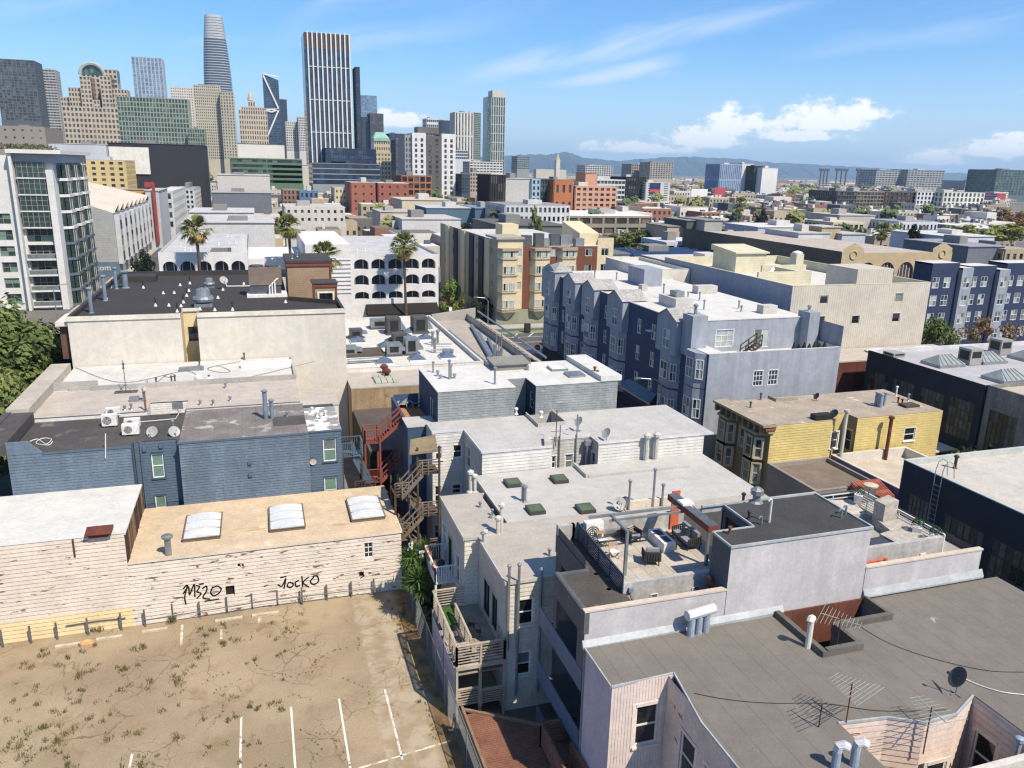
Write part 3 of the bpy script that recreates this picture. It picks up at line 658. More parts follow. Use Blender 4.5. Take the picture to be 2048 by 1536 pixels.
w=MB(); wall_mb(w,'S',59.05,-9.45,-6.3,0,9.42,[hole(wr1),hole(wr2)]); wall_mb(w,'S',58.4,2.8,5.25,0,9.42,[hole(wn1),hole(wn2)]); wall_mb(w,'E',-9.45,58.15,59.05,0,9.42); wall_mb(w,'W',-6.3,58.15,59.05,0,9.42); wall_mb(w,'E',5.25,58.4,65.6,0,9.42); wall_mb(w,'E',2.8,58.15,58.4,0,9.42); wall_mb(w,'N',65.6,-17.1,5.25,0,9.42)
mk('wall',w,BLUE_F,bh)
siding(bh,'S',58.15,-17.1,-9.45,4.6,9.4,.21,BLUE_W); siding(bh,'S',58.15,-6.3,2.8,4.6,9.4,.21,BLUE_W)
siding(bh,'S',59.05,-9.45,-6.3,4.6,9.4,.21,BLUE_F,[hole(wr1),hole(wr2)]); siding(bh,'S',58.4,2.8,5.25,3.2,9.4,.21,BLUE_F,[hole(wn1),hole(wn2)])
for q in (wr1,wr2): window(bh,'S',59.05,*q[1:])
for q in (wn1,wn2): window(bh,'S',58.4,*q[1:])
mk('roof',MB().poly([(-17.1,58.1,9.45),(-9.45,58.1,9.45),(-9.45,59.05,9.45),(-6.3,59.05,9.45),(-6.3,65.6,9.45),(-17.1,65.6,9.45)]),FELT_B,bh)
mk('roof',MB().poly([(-6.3,58.1,9.45),(2.8,58.1,9.45),(2.8,65.55,9.62),(-6.3,65.55,9.62)]),FELT_G,bh)
mk('roof_patch',MB().poly([(.3,60.2,9.52),(2.75,60.2,9.52),(2.75,62.4,9.57),(.3,62.4,9.57)]),FELT_B,bh)
mk('roof',MB().poly([(2.8,58.35,9.47),(5.3,58.35,9.47),(5.3,64.6,9.47),(2.8,64.6,9.47)]),mat('grey_white_patched_roof',S(150,146,142),.85,.12,1.0,patch=(S(220,220,218),.5,.6,.7)),bh)
mk('roof_edge',MB().box(-15.0,-9.4,58.07,58.14,9.36,9.5).box(-6.35,2.85,58.07,58.14,9.36,9.5).box(2.85,5.32,58.31,58.38,9.38,9.5),BLUE_F,bh)
mk('parapet',MB().prism([(-17.1,58.12),(-15.8,58.12),(-15.8,58.3),(-17.1,58.3)],9.3,10.35).prism([(-15.8,58.12),(-15.0,58.12),(-15.0,58.3),(-15.8,58.3)],9.3,[10.35,9.5,9.5,10.35]),BLUE_W,bh)
mk('cornice',MB().box(-18.7,-17.1,58.0,65.6,9.5,10.3).box(-19.1,-18.6,58.0,65.6,9.9,10.38),[FELT_B],bh)
for (gx,gy,h_,r_) in ((1513,850,2.3,.17),(1548,848,1.5,.15)): mk('flue',MB().lathe(*at(c('G',gx,gy),9.5).xy,[(r_,9.4),(r_,9.5+h_)],10).lathe(*at(c('G',gx,gy),9.5).xy,[(r_*1.5,9.5+h_),(r_*1.5,9.58+h_),(r_*.6,9.68+h_)],10),BLUEGREY,bh)
for (gx,gy,h_) in ((985,900,.5),(1632,838,.35)): pipe(bh,at(c('G',gx,gy),9.5),h_,.08,BLUEGREY)
for (gx,gy) in ((1805,835),(1830,850),(1853,832),(1775,812)): pipe(bh,at(c('G',gx,gy),9.47),.35,.08,WHITE_P)
for (gx,gy) in ((1422,1095),(1424,1165),(823,1020),(915,1000)): v=onY(c('G',gx,gy),58.1 if gx > 1000 else 59.0); mk('wall_vent',MB().box(v.x-.13,v.x+.13,v.y-.12,v.y+.02,v.z-.13,v.z+.16),BLUE_F,bh)
for x in (-9.3,-8.95,-6.45): mk('drain_pipe',MB().tube([(x,58.95,3.5),(x,58.95,9.5)],.07,8),BLUE_F,bh)
v=onY(c('G',1782,1090),58.3); mk('wall_disc',MB().lathe(0,0,[(.001,0),(.22,.02),(.26,.05)],14,cap=False),mat('tan_disc',S(190,178,156),.7),bh,origin=(0,0,0)).matrix_basis=Matrix.Translation(Vector((v.x,58.3,v.z))-world_base(bh)) @ Matrix.Rotation(math.pi/2,4,'X')
mk('conduit',MB().tube([Vector(at(c('G',800,868),9.5))+Vector((0,0,.06)),Vector(at(c('G',1000,850),9.55))+Vector((0,0,.06)),Vector(at(c('G',1030,800),9.6))+Vector((0,0,.06))],.03,6),WHITE_P,bh)
ac_unit('white condenser with round fan grille on the black roof, leftmost of three',tuple(at(c('G',628,890),9.46)),1.05,.5,.85)
ac_unit('white condenser behind the round fan one on black roof',tuple(at(c('G',640,845),9.46)+Vector((0,.6,0))),1.05,.45,.6)
ac_unit('white louvred condenser beside the two grey satellite dishes',tuple(at(c('G',748,938),9.46)),1.15,.55,.75)
ac_unit('white condenser just behind the louvred one by the dishes',tuple(at(c('G',756,895),9.46)),1.1,.45,.6)
dish('grey satellite dish at the blue wall edge, nearer the white condensers',tuple(at(c('G',868,950),9.4)+Vector((0,.15,-.1))),.42,-.3,mast=.15)
dish('grey satellite dish right of the other one on the blue house',tuple(at(c('G',990,950),9.4)+Vector((0,.2,-.1))),.42,.5,mast=.15)
def cable(name,label,pts,r=.015,m=None,sag=0.0): return mk(name,MB().tube(spline(pts,6),r,5),m or WIRE,None,label,'cable')
cable('loose_cable','coil of white cable lying on the black roof',[tuple(at(c('G',x,y),9.47)) for (x,y) in ((170,975),(215,962),(262,990),(292,962),(240,958),(205,985),(275,996),(300,975))],.03,WHITE_P)
mk('pole_mount',MB().tube([(v0 := onY(c('G',600,1070),58.0)),onY(c('G',600,930),58.0)],.035,6),WHITE_P,bh)

# ------------------------------------------------------------------ tan roofed house
th_=thing('tan_roof_house','flat house with tan grey roof right behind the black roof','house',(-7,65.7,0)); WS_W=mat('white_siding_paint',S(226,222,214),.8,.06,.6,streak=.06)
w=MB(); wall_mb(w,'S',65.7,-17.4,-9.2,0,9.75); wall_mb(w,'S',65.7,-6.3,2.6,0,9.75); wall_mb(w,'S',68.0,-9.2,-6.3,0,9.7); wall_mb(w,'E',-9.2,65.7,68.0,0,9.75); wall_mb(w,'W',-6.3,65.7,68.0,0,9.75); wall_mb(w,'E',2.6,65.7,73.2,0,9.75); wall_mb(w,'N',73.2,-17.4,2.6,0,9.7)
mk('wall',w,WS_W,th_); siding(th_,'S',68.0,-9.2,-6.3,7.6,9.7,.2,WS_W)
mk('roof',MB().poly([(-17.4,65.62,9.78),(-9.2,65.62,9.78),(-9.2,68.0,9.78),(-6.3,68.0,9.78),(-6.3,65.62,9.78),(2.65,65.62,9.78),(2.65,73.2,9.78),(-17.4,73.2,9.78)]),ROOF_TAN,th_)
mk('cornice',MB().box(-19.0,-17.4,65.8,80.6,9.5,10.55),[mat('cornice_tan',S(188,178,162),.9,.12,.5)],th_)
mk('parapet',MB().box(-6.0,2.65,72.9,73.1,9.7,10.25).box(-10.4,-6.4,72.9,73.1,9.7,10.0).box(-14.5,-10.5,72.95,73.1,9.7,9.98),mat('parapet_grey',S(172,166,158),.9),th_)
mk('rear_roof',MB().box(2.7,6.0,67.6,73.0,8.6,8.75),ROOF_TAN,th_); w=MB(); wall_mb(w,'S',67.65,2.7,5.95,0,8.6); wall_mb(w,'E',5.95,67.65,73,0,8.6); mk('wall',w,WS_W,th_); siding(th_,'S',67.65,2.7,5.95,5.0,8.6,.2,WS_W)
for (gx,gy,h_) in ((830,800,1.5),(1213,770,.35),(1283,672,.35),(1310,745,.3),(748,795,.4),(1140,768,.3),(710,797,.25)): pipe(th_,at(c('G',gx,gy),9.78),h_,.08,METAL if h_ < 1 else mat('rust_pipe',S(138,100,72),.8))
p=at(c('G',765,745),9.78); mk('box_vent',MB().box(p.x-.35,p.x+.35,p.y-.3,p.y+.3,9.7,10.15),METAL,th_)
p=at(c('G',1015,825),9.5); mk('meter_box',MB().box(p.x-.4,p.x+.4,p.y-.1,p.y+.1,10.0,10.55).tube([(p.x,p.y,9.4),(p.x,p.y,10.1)],.04,6),METAL,th_)
p=at(c('G',718,695),9.78); mk('antenna_stand',MB().tube([(p.x,p.y,9.8),(p.x,p.y,12.6)],.035,6).tube([(p.x-.6,p.y-.3,9.82),(p.x,p.y,10.5)],.03,5).tube([(p.x+.6,p.y-.3,9.82),(p.x,p.y,10.5)],.03,5).box(p.x-.9,p.x+.9,p.y-.35,p.y+.35,9.75,9.86),METAL_D,th_)
dish('small pale satellite dish by the light well on the tan roof',tuple(at(c('G',815,745),9.78)),.3,.4,mast=.9)

# ------------------------------------------------------------------ grey white roofed house against the cream wall
gh,_=building('pale_roof_house','house with pale seamed roof crossed by cables below the cream wall',-17.4,2.7,73.3,82.2,9.75,WS_W,ROOF_PALE,'house',par=.0)
mk('parapet',MB().box(-16.2,-2.6,73.3,73.5,9.7,10.1).box(-17.4,-14.0,73.55,73.75,9.7,10.5).box(2.5,2.72,73.5,82,9.7,10.05),mat('parapet_grey2',S(182,176,168),.9),gh)
p=at(c('G',985,655),9.78); mk('roof_well',MB().box(p.x-2.3,p.x+2.3,p.y-.5,p.y-.3,9.7,10.15).box(p.x-2.3,p.x-2.15,p.y-.3,p.y+1,9.7,10.15),mat('parapet_grey2',S(182,176,168)),gh)
for (gx,gy,h_) in ((890,650,.5),(978,652,.7),(997,650,.7),(1190,628,.4),(703,560,.4),(1475,552,.4),(1650,528,.3),(1390,510,.6),(1135,545,.4)): pipe(gh,at(c('G',gx,gy),9.78),h_,.07,METAL_D)
p=at(c('G',1517,548),9.78); mk('white_box',MB().box(p.x-2.4,p.x+2.4,p.y-.35,p.y+.35,9.75,10.3),WHITE_P,gh)
p=at(c('G',1090,570),9.78); mk('roof_unit',MB().box(p.x-1.1,p.x+1.1,p.y-.3,p.y+.3,9.75,10.1),METAL,gh)
p=at(c('G',1130,630),9.78); mk('roof_vent',MB().lathe(p.x,p.y,[(.35,9.75),(.35,10.2),(.2,10.35)],10).lathe(p.x+.9,p.y,[(.45,9.75),(.3,10.15)],10),WHITE_P,gh)
for i,(pts,lab) in enumerate(((((430,555),(700,640),(1060,575),(1240,640),(1790,520)),'long thin cable sagging across the pale roof below cream wall'),(((1180,560),(1240,545),(1310,575),(1250,582),(1185,556),(1370,520)),'looped cable lying on the pale roof below cream wall'),(((930,600),(960,610),(1000,598),(960,592),(925,612),(870,660)),'small cable tangle by the roof well on the pale roof'))):
    cable('roof_cable',lab,[tuple(at(c('G',x,y),9.82)) for (x,y) in pts],.022,mat('cable_grey',S(120,116,110),.7))

# ------------------------------------------------------------------ cream stucco block with the black roof
BLACKROOF=mat('black_membrane_roof',S(66,62,60),.85,.10,.35,.08,6.0); NOTCH=mat('yellow_light_well',S(224,206,158),.85,.05,.5)
cb=thing('cream_block','tall cream stucco block with black flat roof and white vent cones','building',(-5,82.4,0)); X0,X1,Y0,Y1,ZR=-17.6,8.25,82.4,114.6,14.25; PT=.38
nx0,nx1,nyb=-7.65,-6.15,85.2
w=MB(); wall_mb(w,'S',Y0,X0,nx0,0,ZR+PT); wall_mb(w,'S',Y0,nx1,X1,0,ZR+PT); wall_mb(w,'E',X1,Y0,Y1,0,ZR+PT); wall_mb(w,'W',X0,Y0,Y1,0,ZR+PT); wall_mb(w,'N',Y1,X0,X1,0,ZR+PT); mk('wall',w,CREAMWALL,cb)
nw=[('S',-6.75,12.15-.9,1.1,1.5,'dark'),('S',-6.75,7.6,1.1,1.5,'dark')]
w=MB(); wall_mb(w,'S',nyb,nx0,nx1,0,ZR+PT,[hole(q) for q in nw]); wall_mb(w,'E',nx0,Y0,nyb,0,ZR+PT); wall_mb(w,'W',nx1,Y0,nyb,0,ZR+PT); mk('wall',w,NOTCH,cb)
for q in nw: window(cb,'S',nyb,*q[1:])
mk('trim',MB().box(X0-.15,nx0,Y0-.12,Y0-.004,ZR-.05,ZR+PT+.03).box(nx1,X1+.1,Y0-.12,Y0-.004,ZR-.05,ZR+PT+.03).box(nx0-.1,nx1+.1,nyb-.15,nyb-.004,ZR+.1,ZR+PT+.04),mat('cream_trim',S(222,214,196),.85),cb)
mk('roof',MB().poly([(X0,Y0,ZR),(nx0-.1,Y0,ZR),(nx0-.1,nyb,ZR),(nx1+.1,nyb,ZR),(nx1+.1,Y0,ZR),(2.9,Y0,ZR),(2.9,91.0,ZR),(2.9,91.0,ZR),(2.9,Y1,ZR),(X0,Y1,ZR)]),BLACKROOF,cb)
mk('roof',MB().poly([(2.9,Y0,ZR),(X1,Y0,ZR),(X1,87.0,ZR),(2.9,91.0,ZR)]),BLACKROOF,cb)
mk('parapet',MB().box(X0+.01,X0+.35,Y0+.01,Y1,ZR-.1,ZR+PT+.05).box(X0+.3,X1,Y1-.3,Y1-.01,ZR-.1,ZR+PT+.2).box(X0+.3,nx0,Y0+.01,Y0+.12,ZR-.1,ZR+PT).box(nx1,X1-.3,Y0+.01,Y0+.12,ZR-.1,ZR+PT).box(X1-.3,X1-.01,Y0+.01,87.0,ZR-.1,ZR+PT+.04).bar((2.9,91.0,ZR+.2),(X1-.1,87.2,ZR+.2),.25,.5),BLACKROOF,cb)
mk('roof_kerb',MB().box(-16.6,-12.6,108.2,111.2,ZR-.1,ZR+.75),BLACKROOF,cb)
for (gx,gy,h_,r_) in ((521,245,2.4,.19),(600,175,2.6,.2),(663,108,2.4,.18),(715,102,1.9,.32)): p=at(c('G',gx,gy),ZR); mk('flue',MB().lathe(p.x,p.y,[(r_,ZR-.05),(r_,ZR+h_)],12).lathe(p.x,p.y,[(r_*1.5,ZR+h_),(r_*1.5,ZR+h_+.12),(r_,ZR+h_+.2)],12).lathe(p.x,p.y,[(r_*1.5,ZR-.02),(r_*1.2,ZR+.12)],12),BLUEGREY,cb)
for (gx,gy,s_) in ((1160,205,1.0),(1193,100,.62)): p=at(c('G',gx,gy),ZR); mk('exhaust_fan',MB().box(p.x-.9*s_,p.x+.9*s_,p.y-.9*s_,p.y+.9*s_,ZR-.05,ZR+.35*s_).lathe(p.x,p.y,[(1.05*s_,ZR+.55*s_),(1.1*s_,ZR+.8*s_),(1.0*s_,ZR+1.05*s_),(.8*s_,ZR+1.1*s_),(.68*s_,ZR+1.8*s_),(.3*s_,ZR+1.95*s_)],18),METAL,cb,smooth=False)
for (gx,gy) in ((639,102),(816,104),(929,136),(991,134),(1025,90),(1080,80),(1075,122),(1062,150),(1044,188),(885,206),(961,206),(1030,210),(1138,228),(1222,232),(1323,230),(1240,162),(1387,82),(1178,116),(1268,116),(1625,186),(1008,240),(605,165)):
    p=at(c('G',gx,gy),ZR); mk('vent_cone',MB().lathe(p.x,p.y,[(.19,ZR-.02),(.09,ZR+.2),(.07,ZR+.3)],8),WHITE_P,cb)
    if (gx*7) % 3 == 0: mk('vent_stub',MB().lathe(p.x,p.y,[(.06,ZR+.4),(.06,ZR+.95)],6),BLACK_P,cb)
mk('flashing',MB().tube([at(c('G',1285,85),ZR)+Vector((0,0,.2)),at(c('G',1290,104),ZR)+Vector((0,0,.25)),at(c('G',1450,102),ZR)+Vector((0,0,.25))],.07,6),WHITE_P,cb)
dish('small grey satellite dish on the black roof beside white conduit',tuple(at(c('G',1275,108),ZR)),.5,.5,mast=.7)
BROWN=mat('brown_lap_siding',S(168,138,108),.85,.08,.6,seam=('Z',.28,.03,.7)); REDTRIM=mat('red_brown_trim',S(134,66,48),.8,.08)
# brown stair tower and cabin set into the right rear of the roof
ph=mk('penthouse_wall',MB().box(3.2,8.3,98.0,106.0,9.0,17.6),BROWN,cb)
mk('penthouse_roof',MB().box(3.0,8.5,97.8,106.2,17.6,17.9),[mat('dark_felt',S(74,70,68),.9)],cb); mk('penthouse_trim',MB().box(3.05,8.45,97.86,97.98,17.2,17.6).box(8.2,8.36,97.8,97.97,9.0,17.2),REDTRIM,cb)
for x_ in (3.9,4.6): pipe(cb,(x_,100.0+(x_-3.9)*3,17.9),.6,.1,METAL)
mk('cabin_wall',MB().box(5.8,8.32,91.6,94.4,9.0,15.9),BROWN,cb); mk('cabin_trim',MB().box(5.72,8.42,91.48,91.6,15.55,15.95).box(5.74,5.92,91.5,91.59,9,15.55).box(8.22,8.38,91.5,91.59,9,15.55),REDTRIM,cb); mk('cabin_roof',MB().box(5.6,8.5,91.4,94.6,15.96,16.1),[mat('dark_felt',S(74,70,68))],cb)
style('cream_trim',S(60,56,52),.06,2,1,.2,S(236,228,206),[G_DARK]); window(cb,'S',91.58,7.1,13.6,1.5,1.3,'cream_trim',True)
mk('well_floor',MB().box(2.95,8.2,88,98,8.9,9.0),BLACKROOF,cb); mk('well_wall',MB().box(2.9,3.0,90.9,98.0,9.0,ZR),BROWN,cb)
p=at(c('G',1520,150),ZR); o=thing('rooftop_heat_pump','brown boxed rooftop air handler with twin fans on the black roof','air handler',(p.x,p.y,ZR)); TAUPE=mat('taupe_casing',S(134,116,100),.6,.08)
mk('platform',MB().box(p.x-2.2,p.x+2.2,p.y-.8,p.y+2.2,ZR,ZR+.3),WHITE_P,o); mk('casing',MB().box(p.x-1.9,p.x+1.7,p.y,p.y+2.0,ZR+1.3,ZR+3.3),TAUPE,o)
mk('coil_bay',MB().box(p.x-1.8,p.x+1.6,p.y+.1,p.y+1.9,ZR+.3,ZR+1.3),METAL_D,o)
for q in (-1.0,.7): mk('fan_guard',MB().lathe(p.x+q,p.y+1.0,[(.75,ZR+3.3),(.75,ZR+3.5),(.4,ZR+3.55)],14),METAL_D,o)
for q in (.3,.6,.9): mk('duct_pipe',MB().tube([(p.x+q,p.y-.4,ZR+.1),(p.x+q,p.y-.4,ZR+.9+q),(p.x+q+.6,p.y+.3,ZR+1.3+q)],.09,7),WHITE_P,o)
# bays over the left street, seen edge on
for z_ in (1.5,6.0,10.4): mk('bay',MB().box(X0-.9,X0-.01,83.2,87.0,z_,z_+3.2),mat('brown_bay',S(110,74,60),.8),cb)
mk('bay_cornice',MB().box(X0-1.1,X0-.01,82.6,87.4,13.7,14.1),mat('cream_trim',S(222,214,196)),cb)
# ------------------------------------------------------------------ helpers for decks and stairs
def slat_rail(parent,p,q,z0,h,n,m,post=1.4,pw=.09,sw=.055,vertical=False,name='slat',top=True):
    """railing between plan points p and q: posts, top rail, each slat its own piece"""
    p,q=Vector((*p,0)),Vector((*q,0)); d=q-p; L_=d.length; k=max(1,round(L_/post)); zf=(lambda t: z0[0]+(z0[1]-z0[0])*t) if isinstance(z0,(tuple,list)) else (lambda t: z0)
    mbp=None
    for i in range(k+1):
        t=i/k; a=p+d*t; mk('post',MB().box(a.x-pw/2,a.x+pw/2,a.y-pw/2,a.y+pw/2,zf(t)-.1,zf(t)+h),m,parent)
    if top: mk('top_rail',MB().bar((p.x,p.y,zf(0)+h+.02),(q.x,q.y,zf(1)+h+.02),pw*1.25,.05),m,parent)
    if vertical:
        for i in range(n): t=(i+.5)/n; a=p+d*t; mk(name,MB().box(a.x-.02,a.x+.02,a.y-.02,a.y+.02,zf(t)+.08,zf(t)+h),m,parent)
    else:
        for i in range(n): zz=h*(i+.7)/(n+.4); mk(name,MB().bar((p.x,p.y,zf(0)+zz),(q.x,q.y,zf(1)+zz),.03,sw),m,parent)
def stair(parent,p,q,z0,z1,w,n,m,rail=True,side=1):
    """flight from plan point p (height z0) to q (z1): two stringers, each tread a piece, hand rails"""
    p,q=Vector((*p,0)),Vector((*q,0)); d=q-p; nrm=Vector((-d.y,d.x,0)).normalized()*(w/2)
    for s_ in (-1,1): a,b=p+nrm*s_,q+nrm*s_; mk('stringer',MB().bar((a.x,a.y,z0-.05),(b.x,b.y,z1-.05),.06,.26),m,parent)
    for i in range(n): t=(i+.5)/n; a=p+d*t; z=z0+(z1-z0)*(i+1)/n; mk('tread',MB().bar(tuple(a-nrm+Vector((0,0,z))),tuple(a+nrm+Vector((0,0,z))),abs(d.length/n)*1.05,.045),m,parent)
    if rail:
        for s_ in (-1,1):
            a,b=p+nrm*s_,q+nrm*s_
            mk('hand_rail',MB().bar((a.x,a.y,z0+1.0),(b.x,b.y,z1+1.0),.06,.1),m,parent); mk('mid_rail',MB().bar((a.x,a.y,z0+.5),(b.x,b.y,z1+.5),.05,.08),m,parent)
            for t in (0,.5,1): r_=a+(b-a)*t; z=z0+(z1-z0)*t; mk('post',MB().box(r_.x-.045,r_.x+.045,r_.y-.045,r_.y+.045,z-.2,z+1.05),m,parent)
def platform(parent,x0,x1,y0,y1,z,m,boards=0,ax='X',name='deck_board'):
    if not boards: return mk('platform',MB().box(x0,x1,y0,y1,z-.14,z),m,parent)
    for i in range(boards):
        if ax == 'X': a=y0+(y1-y0)*i/boards; b=y0+(y1-y0)*(i+1)/boards-.012; mk(name,MB().box(x0,x1,a,b,z-.05,z),m,parent)
        else: a=x0+(x1-x0)*i/boards; b=x0+(x1-x0)*(i+1)/boards-.012; mk(name,MB().box(a,b,y0,y1,z-.05,z),m,parent)

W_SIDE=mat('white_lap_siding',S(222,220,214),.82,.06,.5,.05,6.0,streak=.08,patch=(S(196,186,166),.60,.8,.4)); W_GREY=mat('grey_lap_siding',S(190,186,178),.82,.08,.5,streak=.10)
G_SIDE=mat('grey_green_lap_siding',S(146,154,156),.85,.10,.5,.08,6.0,streak=.10,patch=(S(176,176,170),.62,.74,.8,(.5,1,4))); NAVY=mat('navy_paint',S(44,66,98),.75,.08,.6)
ROOF_LG=mat('light_grey_roof',S(188,186,181),.88,.05,.4,.05,6.0,seam=('X',2.4,.04,.84),patch=(S(164,160,153),.56,.72,.35)); ROOF_LG2=mat('light_grey_roof_fine_seams',S(190,187,181),.88,.05,.4,.05,6.0,seam=('Y',1.15,.03,.85),patch=(S(166,161,152),.56,.72,.3)); ROOF_WARM=mat('warm_grey_roof',S(180,171,159),.88,.05,.4,.05,6.0,seam=('Y',1.15,.03,.88),patch=(S(176,142,96),.70,.76,.28))
WROOF=mat('white_membrane_roof',S(212,210,204),.8,.04,.4,.04,5.0,patch=(S(184,178,168),.57,.72,.35))
LEADF=mat('lead_flashing',S(172,178,180),.5,.1,1.0,spec=.4)

# ------------------------------------------------------------------ white plank house with the stepped corner
wh=thing('white_plank_house','white plank house with grey flat roof, beside the red stairs','house',(22,50.4,0)); ZW=9.62
wins_bay=[wS('L',424,166,476,262,55.6,'white'),wS('L',560,155,628,248,55.6,'white'),wS('L',420,470,470,608,55.6,'white'),wS('L',555,458,622,522,55.6,'white'),wS('L',418,768,466,870,55.6,'white')]
wins_rec=[wS('L',1318,238,1348,332,51.9,'white'),wS('L',1424,226,1478,326,51.9,'white')]
hb,hr=[hole(q) for q in wins_bay],[hole(q) for q in wins_rec]
wW=[('W',54.2,7.0,1.0,1.7,'white'),('W',54.2,3.6,1.0,1.7,'white'),('W',52.0,6.2,.6,1.4,'white'),('W',51.2,5.9,.6,1.4,'white')]
w=MB(); wall_mb(w,'S',55.6,11.8,14.3,0,ZW,hb); wall_mb(w,'S',50.5,14.3,19.55,0,ZW); wall_mb(w,'S',50.3,23.2,32.1,0,ZW); mk('wall',w,W_SIDE,wh)
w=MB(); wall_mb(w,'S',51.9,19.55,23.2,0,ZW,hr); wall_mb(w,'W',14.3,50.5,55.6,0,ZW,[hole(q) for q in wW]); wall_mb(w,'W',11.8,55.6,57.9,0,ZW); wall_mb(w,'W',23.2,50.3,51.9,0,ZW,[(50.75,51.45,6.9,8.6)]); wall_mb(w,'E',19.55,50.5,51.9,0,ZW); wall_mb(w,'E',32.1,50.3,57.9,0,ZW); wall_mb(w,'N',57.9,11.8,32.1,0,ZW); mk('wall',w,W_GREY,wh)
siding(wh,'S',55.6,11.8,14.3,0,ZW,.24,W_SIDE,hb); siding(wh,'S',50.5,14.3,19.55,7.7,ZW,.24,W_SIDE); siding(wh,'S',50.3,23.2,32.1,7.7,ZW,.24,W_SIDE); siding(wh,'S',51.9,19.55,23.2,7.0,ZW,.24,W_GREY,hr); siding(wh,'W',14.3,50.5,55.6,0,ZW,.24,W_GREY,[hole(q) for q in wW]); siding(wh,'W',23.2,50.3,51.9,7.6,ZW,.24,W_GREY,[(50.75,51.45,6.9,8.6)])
for q in wins_bay: window(wh,'S',55.6,*q[1:])
for q in wins_rec: window(wh,'S',51.9,*q[1:])
for q in wW: window(wh,'W',14.3,*q[1:])
window(wh,'W',23.2,51.1,6.9,.7,1.7,'white')
lw=(20.1,22.25,54.85,57.8)
mk('roof',MB().poly([(11.78,55.58,ZW),(14.28,55.58,ZW),(14.28,50.46,ZW),(19.57,50.46,ZW),(19.57,51.88,ZW),(lw[0],51.88,ZW),(lw[0],57.95,ZW),(11.78,57.95,ZW)]),ROOF_LG,wh)
mk('roof',MB().poly([(lw[0],51.88,ZW),(23.18,51.88,ZW),(23.18,50.26,ZW),(32.9,50.26,ZW),(32.9,57.95,ZW),(lw[1],57.95,ZW),(lw[1],lw[2],ZW),(lw[0],lw[2],ZW)]),ROOF_LG,wh)
mk('light_well',MB().box(lw[0]-.1,lw[1]+.1,lw[2]-.12,lw[2],6,ZW+.3).box(lw[1],lw[1]+.12,lw[2],lw[3],6,ZW+.35).box(lw[0]-.1,lw[0],lw[2],lw[3],6,ZW+.3).box(lw[0],lw[1],lw[2],lw[3],5.9,6),W_GREY,wh)
mk('roof_edge',MB().box(11.74,14.3,55.52,55.58,ZW-.12,ZW+.06).box(14.22,14.28,50.44,55.55,ZW-.12,ZW+.06).box(14.28,19.57,50.40,50.46,ZW-.12,ZW+.06).box(19.6,23.2,51.82,51.88,ZW-.1,ZW+.2).box(23.14,32.9,50.2,50.26,ZW-.12,ZW+.05),mat('edge_metal_pale',S(214,214,212),.6),wh)
mk('kerb',MB().prism([(19.0,50.5),(19.6,50.5),(19.6,51.9),(19.45,51.9)],ZW,ZW+.35),W_GREY,wh)
for (k,x,y,h_,r_) in (('L',1375,330,3.4,.05),('L',1502,325,4.2,.05)): v=onY(c(k,x,y),51.7); mk('vent_pipe',MB().tube([(v.x,51.75,v.z),(v.x,51.75,v.z+h_)],r_,7),METAL,wh)
for x_ in (1580,): v=onY(c('L',x_,360),51.6); mk('flue',MB().tube([(v.x,51.5,v.z),(v.x,51.5,v.z+2.2)],.13,8).box(v.x-.25,v.x+.25,51.3,51.7,v.z+2.2,v.z+2.6),METAL,wh)
for x_ in (27.0,27.8): pipe(wh,(x_,49.9,7.95),1.9,.17,mat('cream_flue',S(204,200,186),.7),name='flue')
for (k,x,y,h_) in (('H',1400,770,.8),('H',1440,800,.35),('H',1270,780,.4)): pipe(wh,at(c(k,x,y),ZW),h_,.1,WHITE_P)
dish('dark satellite dish seen edge on above the grey siding notch',tuple(at(c('H',1690,890),ZW)+Vector((0,-.2,0))),.4,-1.35,mast=.5)
dish('dark satellite dish on the corner of the white plank house',tuple(at(c('H',1890,960),ZW)+Vector((0,.1,-.1))),.42,-1.35,mast=.35)
mk('antenna_mast',MB().tube([(v := onY(c('H',1540,1000),51.7)),(v.x,51.7,v.z+2.9)],.035,6).bar((v.x-.4,51.7,v.z+1.2),(v.x+.4,51.7,v.z+1.2),.03).bar((v.x-.3,51.7,v.z+.7),(v.x+.3,51.7,v.z+.7),.03),RUST,wh)
# brown timber back stairs
bs=thing('timber_back_stairs','weathered brown timber back stairs with slatted landings beside white house','stairs',(9.8,53.5,0))
for (z_,x0,x1) in ((7.5,10.0,11.7),(4.2,10.0,11.7),(1.2,10.0,11.7),(5.9,8.4,9.4),(2.7,8.4,9.4)):
    platform(bs,x0,x1,52.6,54.4,z_,TIMBER_D,7,'X'); slat_rail(bs,(x0,52.6),(x1,52.6),z_,1.05,4,TIMBER,1.0)
stair(bs,(8.9,52.9),(10.4,52.9),5.9,7.5,.8,8,TIMBER); stair(bs,(8.9,54.0),(10.4,54.0),5.9,4.2,.8,8,TIMBER); stair(bs,(8.9,52.9),(10.4,52.9),2.7,4.2,.8,8,TIMBER); stair(bs,(8.9,54.0),(10.4,54.0),2.7,1.2,.8,8,TIMBER)
for (x,y) in ((10.05,52.55),(11.65,52.55),(10.05,54.4),(8.4,52.6),(8.4,54.4)): mk('post',MB().box(x-.07,x+.07,y-.07,y+.07,0,9.6 if x > 9 else 6.9),TIMBER_D,bs)
mk('canopy',MB().prism([(9.4,52.2),(11.5,52.4),(11.8,54.6),(9.9,54.4)],9.2,[9.25,9.45,9.75,9.6]),mat('canopy_tan',S(140,122,88),.9,.15,1.0),bs)

